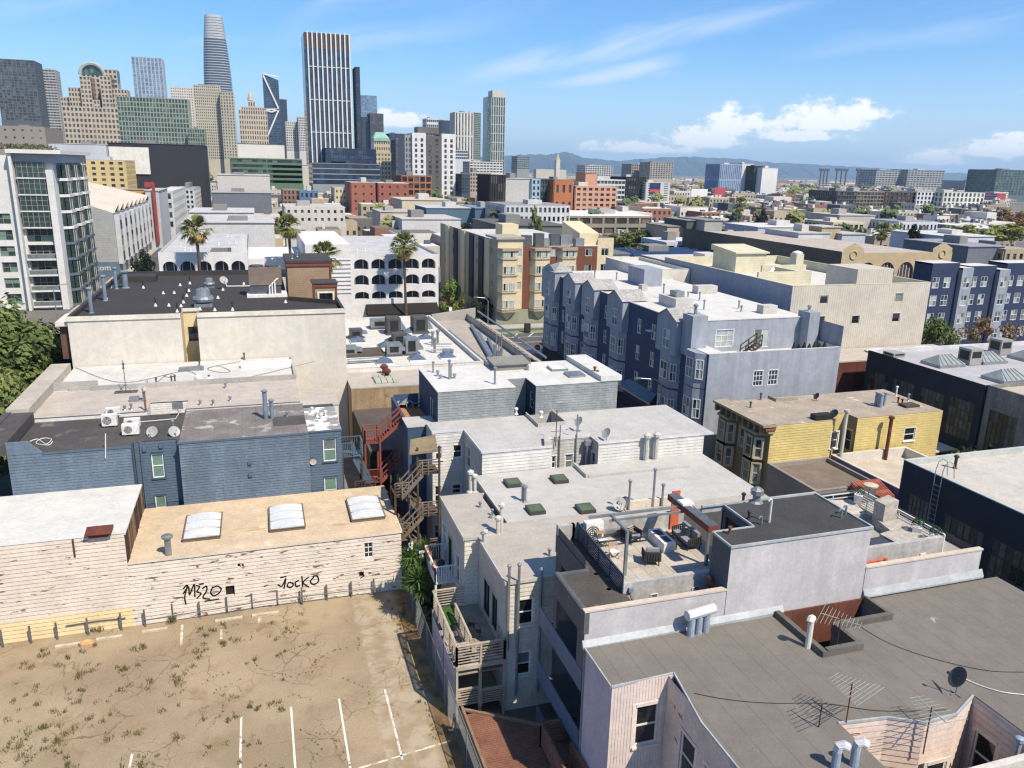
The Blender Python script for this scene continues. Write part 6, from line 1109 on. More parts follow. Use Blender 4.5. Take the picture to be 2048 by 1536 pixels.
pts=[(41.05,68.4),(40.15,67.4),(40.15,65.7),(41.05,64.9)]
for zb2 in (4.6,8.6): mk('oriel',MB().prism(pts,zb2,zb2+(3.9 if zb2 < 5 else 3.5)),PERI,ap); window(ap,'W',40.14,66.55,zb2+.9,1.3,2.0,'apt',True); o=window(ap,'W',40.6,65.3,zb2+.9,.8,2.0,'apt',True); o.rotation_euler=(0,0,-math.pi/2+.84); o.location += Vector((-.05,-.06,0))
for (x0,x1,y0,y1,h_,lab) in ((44,46.2,77,81,1.15,'vent_box'),(48.5,51.2,93.7,98.5,2.3,'stair_head'),(52.2,54.0,72.4,73.6,.9,'vent_box'),(52.5,55.3,86.6,88.0,1.0,'vent_box'),(46.4,47.2,90,91,.8,'vent_box')): mk(lab,MB().box(x0,x1,y0,y1,ZA,ZA+h_),PERI if h_ > 2 else mat('pale_plant_box',S(196,192,184),.85),ap)
mk('vent_cap',MB().box(44.6,45.6,78,79.6,ZA+1.15,ZA+1.8),METAL,ap)
for (x,y,h_) in ((47,76,1.0),(51.5,76,.8),(50,82,.9),(49,83,.8),(44,72.5,.5),(46.5,84.5,1.6),(50.5,74,.6),(47.5,100,1.0),(45.5,103,.9)): pipe(ap,(x,y,ZA),h_,.09,METAL)
for k in range(7): mk('shrub',MB().lathe(51.2+k*.62,65.3,[(.22,11.25),(.3,11.9),(.05,12.75-.2*(k % 2))],7),mat('dark_shrub',S(40,56,36),.9,.3,6.0),ap)
stair(ap,(46.4,67.0),(48.2,67.0),11.25,12.4,.9,6,TIMBER_D,True); mk('open_sash',MB().box(40.2,40.9,75.6,76.6,12.2,12.26),WHITE_P,ap)
mk('street_glass',MB().prism([(40.2,74.4),(41,74.4),(41,81.8),(40.2,81.8)],4.2,[4.4,5.4,5.4,4.4]),G_BLUE,ap)

# ------------------------------------------------------------------ yellow corner house
YEL=mat('yellow_lap_siding',S(220,196,108),.8,.06,.5,.05,6.0,streak=.06,patch=(S(188,158,76),.6,.8,.5)); OLV=mat('olive_house_paint',S(142,128,94),.8,.08); BRNROOF=mat('old_tan_felt_roof',S(172,156,138),.92,.10,.5,.1,7.0,patch=((S(112,98,84),.66,.72,.9),(S(196,182,164),.6,.7,.6)))
style('vict',S(206,196,164),.09,1,2,.14,S(190,178,140),[G_BLUE,G_GREY,G_DARK2],True)
yh=thing('yellow_house','yellow plank corner house with olive bay front and heavy cornice','house',(50,54,0)); ZY=8.3
y1=[wS('J',1297,748,1350,822,54.0,'white'),wS('J',833,772,862,872,54.0,'white')]; hy=[hole(q) for q in y1]
w=MB(); wall_mb(w,'S',54,41,47.6,0,ZY,hy[1:]); wall_mb(w,'S',54,50.0,59.6,0,ZY,hy[:1]); wall_mb(w,'S',55.6,47.6,50.0,0,ZY); wall_mb(w,'E',59.6,54,61.5,0,ZY); wall_mb(w,'N',61.5,41,59.6,0,ZY); wall_mb(w,'E',47.6,54,55.6,0,ZY); mk('wall',w,YEL,yh)
w=MB(); wall_mb(w,'W',50.0,54,55.6,0,ZY,[(54.4,55.3,5.0,7.0)]); wall_mb(w,'W',41,54,61.5,0,ZY); mk('wall',w,OLV,yh); window(yh,'W',50.0,54.85,5.0,.9,2.0,'vict')
siding(yh,'S',54,41,47.6,3.0,ZY,.235,YEL,hy[1:]); siding(yh,'S',54,50.0,59.6,3.0,ZY,.235,YEL,hy[:1])
for q in y1: window(yh,'S',54,*q[1:])
for yc in (60.0,55.7):
    for zb2 in (2.9,5.2):
        mk('bay',MB().prism([(41.02,yc+1.2),(40.2,yc+.75),(40.2,yc-.75),(41.02,yc-1.2)],zb2-.6,zb2+2.1),OLV,yh)
        window(yh,'W',40.19,yc,zb2,.9,1.75,'vict',True); o=window(yh,'W',40.56,yc-.98,zb2,.6,1.75,'vict',True); o.rotation_euler=(0,0,-math.pi/2+1.05); o.location += Vector((-.04,-.06,0))
    mk('bay_roof',MB().prism([(41.02,yc+1.35),(40.05,yc+.85),(40.05,yc-.85),(41.02,yc-1.35)],7.3,7.5),mat('olive_trim',S(168,154,112),.8),yh)
window(yh,'W',40.98,57.85,5.2,.7,1.7,'vict',True); mk('arch_hood',MB().prism([(40.85,57.4),(41,57.4),(41,58.3),(40.85,58.3)],6.95,7.2),mat('olive_trim',S(168,154,112)),yh)
for k,(o_,z0,z1) in enumerate(((.35,7.65,7.95),(.7,7.95,8.3),(1.05,8.3,8.5))): mk('cornice',MB().box(41-o_,41.3,53.9-o_*.25,61.6,z0,z1),mat('olive_trim',S(168,154,112)) if k != 1 else mat('rust_cornice',S(140,92,60),.85),yh)
for k in range(9): mk('bracket',MB().box(40.1,40.6,54.2+k*.88,54.4+k*.88,7.6,8.3),OLV,yh)
mk('roof',MB().poly([(41.3,53.95,ZY+.03),(47.65,53.95,ZY+.03),(47.65,55.6,ZY+.03),(50,55.6,ZY+.03),(50,53.95,ZY+.03),(59.65,53.95,ZY+.03),(59.65,61.5,ZY+.03),(41.3,61.5,ZY+.03)]),BRNROOF,yh); mk('roof_slope',MB().poly([(40.0,53.7,8.5),(41.35,53.7,ZY+.28),(41.35,61.6,ZY+.28),(40.0,61.6,8.5)]),BRNROOF,yh)
for (x,y) in ((1110,605),(1127,612),(1140,618),(1162,608)): p=at(c('J',x,y),ZY); mk('flue',MB().lathe(p.x,p.y,[(.16,ZY),(.16,ZY+1.25)],10).lathe(p.x,p.y,[(.2,ZY+1.25),(.2,ZY+1.35)],10),mat('pale_blue_flue',S(150,166,182)),yh)
mk('roof_hatch',MB().box(*(lambda a: (a.x-.8,a.x+.8,a.y-.4,a.y+.6))(at(c('J',1325,612),ZY)),ZY,ZY+.25),TIMBER_D,yh); mk('roof_well',MB().box(46,48.4,60.2,60.4,ZY,ZY+.35).box(45.9,46,60.2,61.5,ZY,ZY+.3),BRNROOF,yh); mk('roof_box',MB().box(45.7,47.5,54.2,55.0,ZY,ZY+.5),BLACK_P,yh)
for (x,y,h_,m_) in ((1238,545,.9,WHITE_P),(1315,575,.6,METAL),(1250,590,.5,RUST),(1277,592,.35,RUST),(318,620,.5,METAL_D),(382,570,.6,METAL_D)): pipe(yh,at(c('J',x,y),ZY),h_,.08,m_)
for (x,zt,m_) in ((48.0,9.3,mat('cream_flue',S(204,200,186))),(53.0,8.3,RUST)): mk('tall_flue',MB().lathe(x,53.2,[(.16,2.5),(.16,zt)],9).lathe(x,53.2,[(.26,zt),(.26,zt+.2)],9),m_,yh)
dish('dark satellite dish standing edge on at the yellow house eaves',tuple(at(c('J',845,690),ZY)),.42,-1.5,mat('dark_dish',S(70,74,78)),mast=.2); dish('dark satellite dish by the roof well on the yellow house',tuple(at(c('J',735,575),ZY)),.36,-1.7,mat('dark_dish',S(70,74,78)),mast=.2)
lr,_=building('low_brown_roof','low building with brown felt roof in front of the yellow house',41.0,47.2,47.6,53.9,4.6,mat('low_wall_grey',S(150,142,134),.9),mat('brown_felt',S(128,112,98),.92,.1,.5),'building',par=.35)
tr,_=building('walled_terrace','pale terrace roof with violet walls between the yellow and black buildings',47.3,55.5,44.2,53.6,4.4,mat('violet_wall',S(112,112,150),.85),mat('pale_terrace_floor',S(196,184,164),.9,.08,.6),'building',par=.9,parm=mat('pale_parapet',S(212,206,194),.9,.08))
rw=[mat('clay_tile_%d' % i,S(*q),.85,.12,2.0) for i,q in enumerate(((176,88,62),(190,102,74),(160,76,54)))]; tl=thing('tiled_canopy','small red clay tile roof beside the violet terrace wall','roof',(46,46.5,4.5)); mk('deck',MB().prism([(44.2,45.6),(47.0,45.6),(47.0,47.5),(44.2,47.5)],4.4,[4.6,4.6,5.3,5.3]),rw[2],tl)
for i in range(11):
    for j in range(5): x0=44.25+i*.25; y0=45.62+j*.38; z_=4.63+(y0-45.6)*.37; mk('tile',MB().tube([(x0+.12,y0,z_+.03),(x0+.12,y0+.42,z_+.16)],[.12,.10],6),rw[(i*3+j) % 3],tl)
BLK=mat('black_blue_wall',S(44,52,64),.8,.08,.5); style('steel',S(74,78,80),.05,6,4,.0,None,[mat('dusty_pane',S(92,94,88),.45,.3,1.5)]*4+[G_DARK,mat('dusty_pane_dark',S(66,68,64),.4,.3,2.0)],rec=.08)
bb,_=building('black_warehouse','black painted warehouse with steel windows and pale curved roof',42,70,18,40.5,9.75,BLK,mat('pale_tan_roof',S(196,188,176),.88,.06,.3,.05,5.0,seam=('X',2.2,.03,.9)),'warehouse',par=.4,parm=mat('green_grey_coping',S(186,190,184),.8,.06),wins=[('W',38.6,4.8,2.0,3.2,'steel'),('W',35.0,3.6,3.0,4.2,'steel'),('W',31.4,3.6,3.0,4.2,'steel'),('W',27.8,3.6,3.0,4.2,'steel')])
ld=thing('roof_ladder','steel roof ladder hooked over the black warehouse wall','ladder',(41.8,37.2,4)); LDM=mat('ladder_steel',S(150,156,150),.5,.1,metal=.3)
for y in (37.0,37.55): mk('side_rail',MB().tube([(41.75,y,4.0 if y > 37.3 else 6.6),(41.75,y,10.6),(41.9,y,11.1),(42.2,y,11.25),(42.6,y,11.0),(42.8,y,10.0)],.028,6),LDM,ld)
for k in range(9): mk('rung',MB().tube([(41.75,37.0,6.8+k*.34),(41.75,37.55,6.8+k*.34)],.018,5),LDM,ld)
pipe(bb,(45.0,39.0,9.75),.8,.1,BLACK_P)
dw,_=building('dark_warehouse','dark navy warehouse with pale roof, glazed lanterns and steel windows',64,110,53.8,69,10.15,BLK,mat('pale_violet_roof',S(178,178,181),.85,.05,.3),'warehouse',par=.4,parm=mat('violet_white_parapet',S(206,206,212),.85),parsides='N',wins=[('W',67.0,5.2,2.9,3.2,'steel'),('W',63.4,5.0,2.9,3.4,'steel'),('W',59.6,4.9,2.9,3.5,'steel'),('W',56.0,4.7,2.9,3.8,'steel')])
LAN=mat('lantern_glass',S(150,158,156),.2,.12,2.0,spec=.5)
for (x,y,lab) in ((68.0,62.6,0),(74.0,62.8,0),(69.0,56.0,0),(80,62.6,0),(80,56.5,0)):
    o=mk('roof_lantern',MB().prism([(x-1.7,y-1.3),(x+1.7,y-1.3),(x+1.7,y+1.3),(x-1.7,y+1.3)],10.1,10.45),METAL,dw)
    for (q0,q1,t0,t1) in (((-1.7,-1.3),(1.7,-1.3),(.8,0),(-.8,0)),((1.7,1.3),(-1.7,1.3),(-.8,0),(.8,0)),((1.7,-1.3),(1.7,1.3),(.8,0),(.8,0)),((-1.7,1.3),(-1.7,-1.3),(-.8,0),(-.8,0))): mk('pane',MB().poly([(x+q0[0],y+q0[1],10.46),(x+q1[0],y+q1[1],10.46),(x+t0[0],y+t0[1],11.3)]+([(x+t1[0],y+t1[1],11.3)] if t0 != t1 else [])),LAN,o)
    for k in range(5): xx=-1.3+k*.65; mk('bar',MB().bar((x+xx,y-1.3,10.5),(x+xx*.6,y,11.33),.05),METAL,o)
for (x,y,lab) in ((71.3,62.4,'boxy grey rooftop air unit between two glazed lanterns'),(79.0,65.5,'boxy grey rooftop air unit at the right picture edge'),(66.0,67.3,'flat dark hatch unit at far corner of dark warehouse')):
    o=thing('warehouse_unit',lab,'air handler',(x,y,10.15),'rooftop units on the dark warehouse'); hh=1.7 if 'boxy' in lab else .4; mk('casing',MB().box(x-.8,x+.8,y-.8,y+.8,10.2,10.2+hh),mat('unit_grey',S(160,158,156),.6,.08),o); mk('grille',MB().box(x-.6,x+.6,y-.83,y-.805,10.2+hh*.45,10.2+hh*.85),BLACK_P,o); mk('grille',MB().box(x-.83,x-.805,y-.6,y+.6,10.2+hh*.3,10.2+hh*.85),BLACK_P,o)
cw,_=building('concrete_warehouse','bare concrete warehouse with tall steel windows at right edge',64.2,95,40.8,53.7,10.3,mat('bare_concrete',S(138,134,126),.92,.14,.5,.1,5.0,streak=.2),ROOF_TAN,'warehouse',par=.3,wins=[('W',51.6,4.2,2.9,4.2,'steel'),('W',47.6,4.2,2.9,4.2,'steel'),('W',43.6,4.2,2.9,4.2,'steel')])
building('white_lean_to','low white roofed lean to behind the yellow house',60.0,63.9,55.5,62,3.6,BLK,WROOF,'shed',par=.0); building('yellow_ramp','tan skylit shed roof below the concrete warehouse',59,64,46,52.5,3.4,STAIN,mat('tan_corrugated_plastic',S(186,166,120),.7,.12,1.0,seam=('Y',.9,.06,.7)),'shed',par=.0)
rb,_=building('rust_red_shed','rust red boarded building with tan roof beside the blue apartments',57.0,81,71.2,76.7,8.75,mat('rust_red_boards',S(112,58,42),.9,.15,.8,seam=('X',.3,.02,.7),streak=.2),ROOF_TAN,'building',par=.0)
for x in (69,76): skylight_dome(rb,(x,72.5),(x+3.2,75),8.75,1,DOME,METAL)
# ------------------------------------------------------------------ corrugated cream block
COR=mat('cream_corrugated_metal',S(206,196,178),.75,.05,.3,seam=('X',.33,.11,.84)); CREAMP=mat('cream_roof_boards',S(214,206,172),.8,.06,.5,seam=('Z',.35,.03,.8)); style('cor',S(196,188,168),.07,1,1,.08,S(210,202,182),[G_DARK,G_GREY,G_DARK])
kb,_=building('corrugated_block','cream corrugated metal block with small square windows',59.2,79.5,77,108,15.4,COR,WROOF,'building',par=1.25,parm=CREAMP,sidesm=dict(W=mat('blue_grey_shade_side',S(150,158,176),.85,.06)),wins=[('S',63.8,14.4,1.15,1.0,'cor'),('S',63.7,11.9,1.15,1.0,'cor'),('S',68.8,11.8,1.15,1.0,'cor'),('S',74.9,11.8,1.15,1.1,'cor'),('S',74.9,14.3,1.15,1.1,'cor'),('W',80,12.2,1.0,1.2,'cor'),('W',82.5,12.2,1.0,1.2,'cor'),('W',80,9.2,1.0,1.2,'cor'),('W',88,11.2,3.0,2.4,'slider'),('W',97,12.2,1.0,1.2,'cor')])  # west wall has its bluish shade painted into the colour
mk('screen_wall',MB().box(68.2,73.5,77.02,82.5,15.4,18.4),COR,kb); mk('screen_wall',MB().box(60,68,85,85.3,15.4,17.2).box(64,71,90,90.3,15.4,17.4).box(66,66.3,85.3,92,15.4,17.2),CREAMP,kb); mk('stair_head',MB().box(64.5,69.5,97,103,15.4,18.2).prism([(64.2,96.7),(69.8,96.7),(69.8,103.3),(64.2,103.3)],18.2,[18.4,18.4,19.0,19.0]),CREAMP,kb); mk('chimney',MB().box(70.8,72,92,93.4,15.4,18.6),CREAMP,kb); mk('chimney_cap',MB().lathe(71.4,92.7,[(.7,18.6),(.7,18.8),(.2,19.0)],12),WHITE_P,kb)
mk('duct',MB().tube([(61.5,86.5,16.5),(63.5,87.5,16.7),(65,89,17)],.25,8),WHITE_P,kb); mk('white_dome',MB().lathe(75.2,85,[(.9,17.2),(1.0,17.5),(.6,17.9),(.1,18.0)],14),METAL,kb)
for z_ in (6,8.8,11.6): mk('fire_escape',MB().box(57.9,59.1,88,92.5,z_,z_+.08),METAL_D,kb); slat_rail(kb,(57.9,88),(57.9,92.5),z_,1.0,3,METAL_D,1.5,.05,.04)
building('cream_wing','cream stucco wing with one square window behind the blue roof',53.0,59.1,100,116,15.3,mat('cream_stucco2',S(214,208,194),.85,.05),WROOF,'building',par=.5,wins=[('S',56.0,11.6,1.2,1.4,'small')])
# ------------------------------------------------------------------ piers-and-bands facades for larger and farther buildings
def grid(parent,side,plane,u0,u1,z0,z1,nu,nz,pf,bf,m,t=.3,name='wall_grid'):
    """real relief: piers and floor bands standing proud of a glass core"""
    mb=MB(); du,dz=(u1-u0)/nu,(z1-z0)/nz; pw,bw=du*pf,dz*bf
    def bx(a,b,lo,hi,o): p,q=wall_pt(side,plane,a,lo,o),wall_pt(side,plane,b,hi,-.02); mb.box(p[0],q[0],p[1],q[1],lo,hi)
    if pf: [bx(max(u0+i*du-pw/2,u0-.01),min(u0+i*du+pw/2,u1+.01),z0,z1,t) for i in range(nu+1)]
    if bf: [bx(u0,u1,max(z0+j*dz-bw/2,z0),min(z0+j*dz+bw/2,z1+.02),t*.9) for j in range(nz+1)]
    return mk(name,mb,m,parent,kind='stuff')
def far_glass(name,col,pale):
    m=mat(name,col,.12,.3,.05,.2,1.0,spec=.55); nt=m.node_tree; N=nt.nodes; L=nt.links; b=N['Principled BSDF']; src=b.inputs['Base Color'].links[0].from_socket
    sn=N.new('ShaderNodeVectorMath'); sn.operation='SNAP'; L.new(N['Geometry'].outputs['Position'],sn.inputs[0]); sn.inputs[1].default_value=(2.9,2.9,3.3); wn=N.new('ShaderNodeTexWhiteNoise'); L.new(sn.outputs[0],wn.inputs['Vector'])
    r=N.new('ShaderNodeMapRange'); r.inputs[1].default_value=.45; r.inputs[2].default_value=1.0; r.inputs[4].default_value=.55; L.new(wn.outputs['Value'],r.inputs[0]); x=N.new('ShaderNodeMix'); x.data_type='RGBA'; L.new(r.outputs[0],x.inputs[0]); L.new(src,x.inputs[6]); x.inputs[7].default_value=(*pale,1); L.new(x.outputs[2],b.inputs['Base Color']); return m
GLS=[far_glass('far_glass_dark',(.02,.028,.035),(.22,.22,.2)),far_glass('far_glass_navy',(.022,.04,.09),(.06,.1,.18)),far_glass('far_glass_green',(.03,.06,.05),(.16,.24,.18)),far_glass('far_glass_blue',(.10,.2,.33),(.3,.42,.55)),far_glass('far_glass_brown',(.05,.04,.035),(.25,.22,.18))]
def cmat(rgb,k='wall'): return mat('%s_%d_%d_%d' % ((k,)+rgb),S(*rgb),.85,.06,.05 if k == 'far' else .3,.05,3.0,streak=.05)
def far(name,label,k,x0,x1,yt,yb,Y,dep,rgb,gl=0,nu=6,nz=4,pf=.4,bf=.45,roof=(190,186,180),cat='building',group=None,side=True,t=.35,par=.6):
    """block from its outline in the photograph at distance Y: core, relief grid on the faces in view, roof"""
    a,b=onY(c(k,x0,yt),Y),onY(c(k,x1,yt),Y); zt=(a.z+b.z)/2; zb=max(0,onY(c(k,x0,yb),Y).z); X0,X1=a.x,b.x; o=thing(name,label,cat,((X0+X1)/2,Y,0),group); wm_=cmat(rgb,'far')
    s_='E' if X1 < 0 else 'W'; pl=X1 if s_ == 'E' else X0
    if nu: mk('core',MB().box(X0,X1,Y,Y+dep,0,zt-.05),GLS[gl],o); grid(o,'S',Y,X0,X1,zb,zt,nu,nz,pf,bf,wm_,t)
    else: mk('wall',MB().box(X0,X1,Y,Y+dep,0,zt-.05),wm_,o)
    if nu and side: nd=max(2,round(nu*dep/max(1,X1-X0))); grid(o,s_,pl,Y+.01,Y+dep,zb,zt-.01,min(nd,14),nz,pf,bf,wm_,t)
    if nu and zb > .5: mk('base',MB().box(X0-t,X1+t,Y-t,Y+dep,0,zb),wm_,o)
    mk('roof',MB().box(X0-t*.8,X1+t*.8,Y-t*.8,Y+dep,zt-.04,zt+par*.3),cmat(roof,'roof'),o)
    if dep > 8 and X1-X0 > 8 and par > .3: w_=(X1-X0); rr=random.Random(int(X0*13+Y)); fx=X0+w_*rr.uniform(.15,.5); mk('roof_box',MB().box(fx,fx+w_*.22,Y+dep*.3,Y+dep*.55,zt,zt+rr.uniform(1.2,2.6)),cmat(rr.choice(((176,172,166),(206,202,196),(140,138,134))),'roof'),o)
    return o,X0,X1,zt
# ------------------------------------------------------------------ white residential tower at left
WT=mat('white_tower_panels',S(222,220,214),.8,.05,.15,seam=('Z',3.1,.05,.86)); TG=glass('tower_glass',(.03,.06,.055),.07); SLATE=mat('slate_metal',S(96,112,122),.6,.06)
tw=thing('white_tower','tall white residential tower with glazed corner at the left edge','tower',(-50,176,0)); XW=-36.6
style('tower',S(150,156,152),.1,4,2,.0,None,[TG,G_DARK,TG,G_GREEN],rec=.5); style('tower_s',S(150,152,150),.1,2,2,.0,None,[TG,G_GREEN],rec=.3)
w=MB(); th=[(-42.7,-38.1,.8+k*3.1,3.4+k*3.1) for k in range(9)]; ts=[(-47.6,-45.0,1.2+k*3.1,3.2+k*3.1) for k in range(6)]; wall_mb(w,'S',176,-72,XW,0,29.5,th+ts,1.0); wall_mb(w,'E',XW,176,203,0,29.5); wall_mb(w,'N',203,-72,XW,0,29.5); mk('wall',w,WT,tw)
for (a,b,lo,hi) in th: window(tw,'S',176.4,(a+b)/2,lo,b-a,hi-lo,'tower')
for (a,b,lo,hi) in ts: window(tw,'S',176,(a+b)/2,lo,b-a,hi-lo,'tower_s')
for k in range(4): z_=.7+k*3.1; mk('balcony',MB().box(-42.9,-37.9,174.9,176.0,z_-.2,z_).box(-42.9,-37.9,174.9,174.98,z_,z_+.15).box(-42.9,-37.9,174.9,174.97,z_+1.0,z_+1.08),WT,tw); mk('balcony_glass',MB().box(-42.8,-38.0,174.92,174.95,z_+.15,z_+1.0),G_GREY,tw)
for k in range(5,9): z_=.7+k*3.1; mk('oriel',MB().box(-42.7,-38.1,175.2,176.2,z_,z_+2.9),TG,tw); grid(tw,'S',175.2,-42.7,-38.1,z_,z_+2.9,5,3,.09,.07,mat('frame_tower',S(150,156,152)),.08); mk('oriel_slab',MB().box(-42.9,-37.9,175.0,176,z_-.25,z_-.02),WT,tw)
mk('pillar',MB().box(-37.8,XW-.02,175.0,176.0,0,27),WT,tw); mk('fin',MB().box(-43.6,-43.1,174.2,176,0,30.4),WT,tw); mk('roof_slab',MB().box(-43.8,-34.6,173.8,204,29.9,30.6),WT,tw); mk('upper_band',MB().box(-43.1,-35.5,175.4,203,28.3,29.9),mat('lilac_grey',S(176,178,186),.8),tw)
for i in range(3):
    y0=178.5+i*8.2
    for k in range(9): z_=.6+k*3.1; mk('bay',MB().prism([(XW,y0),(XW+1.4,y0+1.4),(XW+1.4,y0+5.6),(XW,y0+7)],z_,z_+2.5),TG,tw); mk('bay_band',MB().prism([(XW,y0-.1),(XW+1.6,y0+1.3),(XW+1.6,y0+5.7),(XW,y0+7.1)],z_-.55,z_-.02),SLATE if k < 5 else WT,tw); [mk('mullion',MB().box(XW+1.36,XW+1.46,y0+q,y0+q+.12,z_,z_+2.5).bar((XW+.7,y0+.62,z_),(XW+.7,y0+.62,z_+2.5),.12),WT,tw) for q in (1.4,3.4)]
rr=random.Random(8); mb=MB()
for i in range(1500): x,y=rr.uniform(-72,-38),rr.uniform(177,190); z_=30.6+rr.uniform(0,.9)*(1 if-47 < x or x <-56 else .3); mb.poly([(x,y,z_),(x+rr.uniform(-.4,.4),y+.3,z_+.2),(x+.3,y,z_+rr.uniform(.1,.5))],rr.choice((0,1)))
mk('roof_garden',mb,[mat('garden_olive',S(92,84,48),.9,.2),mat('garden_green',S(72,84,44),.9,.2)],tw,kind='stuff')
# ------------------------------------------------------------------ grey loft row with the web address
lf=thing('loft_row','grey loft row with sawtooth tan roofs along the left street','building',(-45,226,0)); GREYS=mat('grey_metal_siding',S(168,170,168),.8,.05,.3,seam=('Z',.6,.08,.8)); TANR=mat('tan_metal_roof',S(206,194,176),.8,.06,.2)
style('loft',S(120,122,120),.1,2,2,.0,None,G_MIX,rec=.25)
hw=[(-43.2,z_) for z_ in (14.0,9.8,5.6)]; w=MB(); wall_mb(w,'S',226,-62,-34.7,3.6,16,[(u-1.3,u+1.3,z_,z_+2.0) for u,z_ in hw]); wall_mb(w,'E',-34.7,226,300,0,16); w.poly([(-62,226,16),(-34.7,226,16),(-55,226,22.5),(-62,226,22.5)]); mk('wall',w,GREYS,lf)
for u,z_ in hw: window(lf,'S',226,u,z_,2.6,2.0,'loft')
SIGNB=mat('blue_shop_band',S(92,120,140),.7); mk('shop_band',MB().box(-62,-34.65,225.8,226.4,0,3.6),SIGNB,lf)
def letters(txt,pos,size,m,parent,rot=(math.pi/2,0,0),name='lettering'):
    cu=bpy.data.curves.new(name,'FONT'); cu.body=txt; cu.size=size; cu.extrude=.02; cu.resolution_u=2; cu.materials.append(m)
    tmp=bpy.data.objects.new('tmp',cu); COL.objects.link(tmp); dg=bpy.context.evaluated_depsgraph_get(); me=bpy.data.meshes.new_from_object(tmp.evaluated_get(dg)); bpy.data.objects.remove(tmp); bpy.data.curves.remove(cu)
    o=bpy.data.objects.new(name,me); link(o,parent,pos); o.rotation_euler=rot; return o
letters('ncos.com',(-44.6,225.75,1.5),2.1,WHITE_P,lf)
for i in range(8):
    y0=226+i*9; mk('roof_bay',MB().poly([(-34.5,y0,16),(-34.5,y0+9,17.8),(-55,y0+9,22.6),(-55,y0,22.6)]).poly([(-34.5,y0+9,16),(-34.5,y0+9,17.8),(-55,y0+9,22.6)]),TANR,lf)
    mk('townhouse_bay',MB().box(-34.7,-33.5,y0+1,y0+4.4,3,15.4),mat('white_lofts',S(198,202,206),.8,.06),lf)
    for z_ in (4,8,12): mk('bay_window',MB().box(-33.48,-33.42,y0+1.5,y0+3.9,z_,z_+2.2).box(-34.66,-34.6,y0+5,y0+8,z_,z_+2.2),G_DARK,lf)
far('orange_block','flat orange rooftop block with red edge beside the loft roofs','E',770,990,372,700,300,3,(226,158,48),nu=0); far('red_frame_block','white party wall with bold red frame beside loft row','E',990,1080,382,700,298,30,(196,196,200),nu=0); mk('red_frame',MB().box(*(lambda a,b: (a.x,b.x))(onY(c('E',992,400),297),onY(c('E',1052,400),297)),297,297.5,20.5,22.2).box(*(lambda a,b: (a.x,b.x))(onY(c('E',1040,400),297),onY(c('E',1060,400),297)),296.8,297.6,2,22.3),mat('bold_red',S(170,56,48),.7),lf)
far('white_townhouses','white townhouse row behind the red frame on left street','E',1070,1170,385,640,330,60,(206,208,210),0,3,4,.4,.4,(214,208,198)); far('narrow_white_houses','row of narrow white houses farther up the left street','E',1175,1320,372,540,420,90,(200,202,204),0,5,5,.45,.4,(150,156,170))
# ------------------------------------------------------------------ white motel with arched balconies
MOT=mat('white_motel_stucco',S(222,220,218),.85,.04,.3); ar=thing('arched_motel','white stucco motel with rows of arched balconies','building',(8,146,0)); YM=146
def arch_holes(mb,u0,u1,n,z0,z1,plane,m=0,depth=1.6,k=8):
    """wall strip with n arched openings"""
    du=(u1-u0)/n
    for i in range(n):
        a,b=u0+i*du+du*.08,u0+(i+1)*du-du*.08; sp=z0+(z1-z0)*.45; r=(b-a)/2; cx=(a+b)/2
        top=[(cx-r*math.cos(math.pi*j/k),sp+(z1-.25-sp)*math.sin(math.pi*j/k)) for j in range(k+1)]
        mb.poly([(u0+i*du,plane,z0),(a,plane,z0),(a,plane,sp),(u0+i*du,plane,sp)]); mb.poly([(b,plane,z0),(u0+(i+1)*du,plane,z0),(u0+(i+1)*du,plane,sp),(b,plane,sp)])
        pts=[(u0+i*du,sp)]+top+[(u0+(i+1)*du,sp)]
        for j in range(len(pts)-1): mb.poly([(pts[j][0],plane,pts[j][1]),(pts[j+1][0],plane,pts[j+1][1]),(pts[j+1][0],plane,z1),(pts[j][0],plane,z1)])
        ol=[(a,z0),(a,sp)]+top[1:-1]+[(b,sp),(b,z0)]
        for j in range(len(ol)-1): mb.poly([(ol[j][0],plane,ol[j][1]),(ol[j][0],plane+depth,ol[j][1]),(ol[j+1][0],plane+depth,ol[j+1][1]),(ol[j+1][0],plane,ol[j+1][1])])
def motel(x0,x1,zt,rows,nar):
    w=MB(); zs=[0]
    for (z0,z1) in rows: wall_mb(w,'S',YM,x0,x1,zs[-1],z0); arch_holes(w,x0+.3,x1-.3,nar,z0,z1,YM); w.poly([(x0,YM,z0),(x0+.3,YM,z0),(x0+.3,YM,z1),(x0,YM,z1)]).poly([(x1-.3,YM,z0),(x1,YM,z0),(x1,YM,z1),(x1-.3,YM,z1)]); zs.append(z1)
    wall_mb(w,'S',YM,x0,x1,zs[-1],zt); wall_mb(w,'W',x0,YM,YM+45,0,zt); wall_mb(w,'E',x1,YM,YM+45,0,zt); mk('wall',w,MOT,ar)
    for (z0,z1) in rows:
        mk('balcony_back',MB().box(x0+.2,x1-.2,YM+1.6,YM+1.8,z0-.2,z1),mat('motel_glass',S(60,70,78),.3,.3,.6),ar); mk('balcony_floor',MB().box(x0+.2,x1-.2,YM+.02,YM+1.6,z0-.3,z0-.05),MOT,ar)
        for k in range(nar*2): u=x0+.8+k*(x1-x0-1)/(nar*2); mk('door_frame',MB().box(u,u+.12,YM+1.5,YM+1.6,z0,z1-.4),WHITE_P,ar)
    mk('roof',MB().box(x0+.1,x1-.1,YM+.1,YM+45,zt-.8,zt-.5),mat('motel_roof',S(190,190,190),.85,.1,.3),ar)
motel(16.0,32.3,13.4,((5.2,6.8),(7.8,9.9),(10.7,12.8)),5); motel(-16.2,-1.8,14.1,((6.0,8.0),(10.4,12.8)),5)
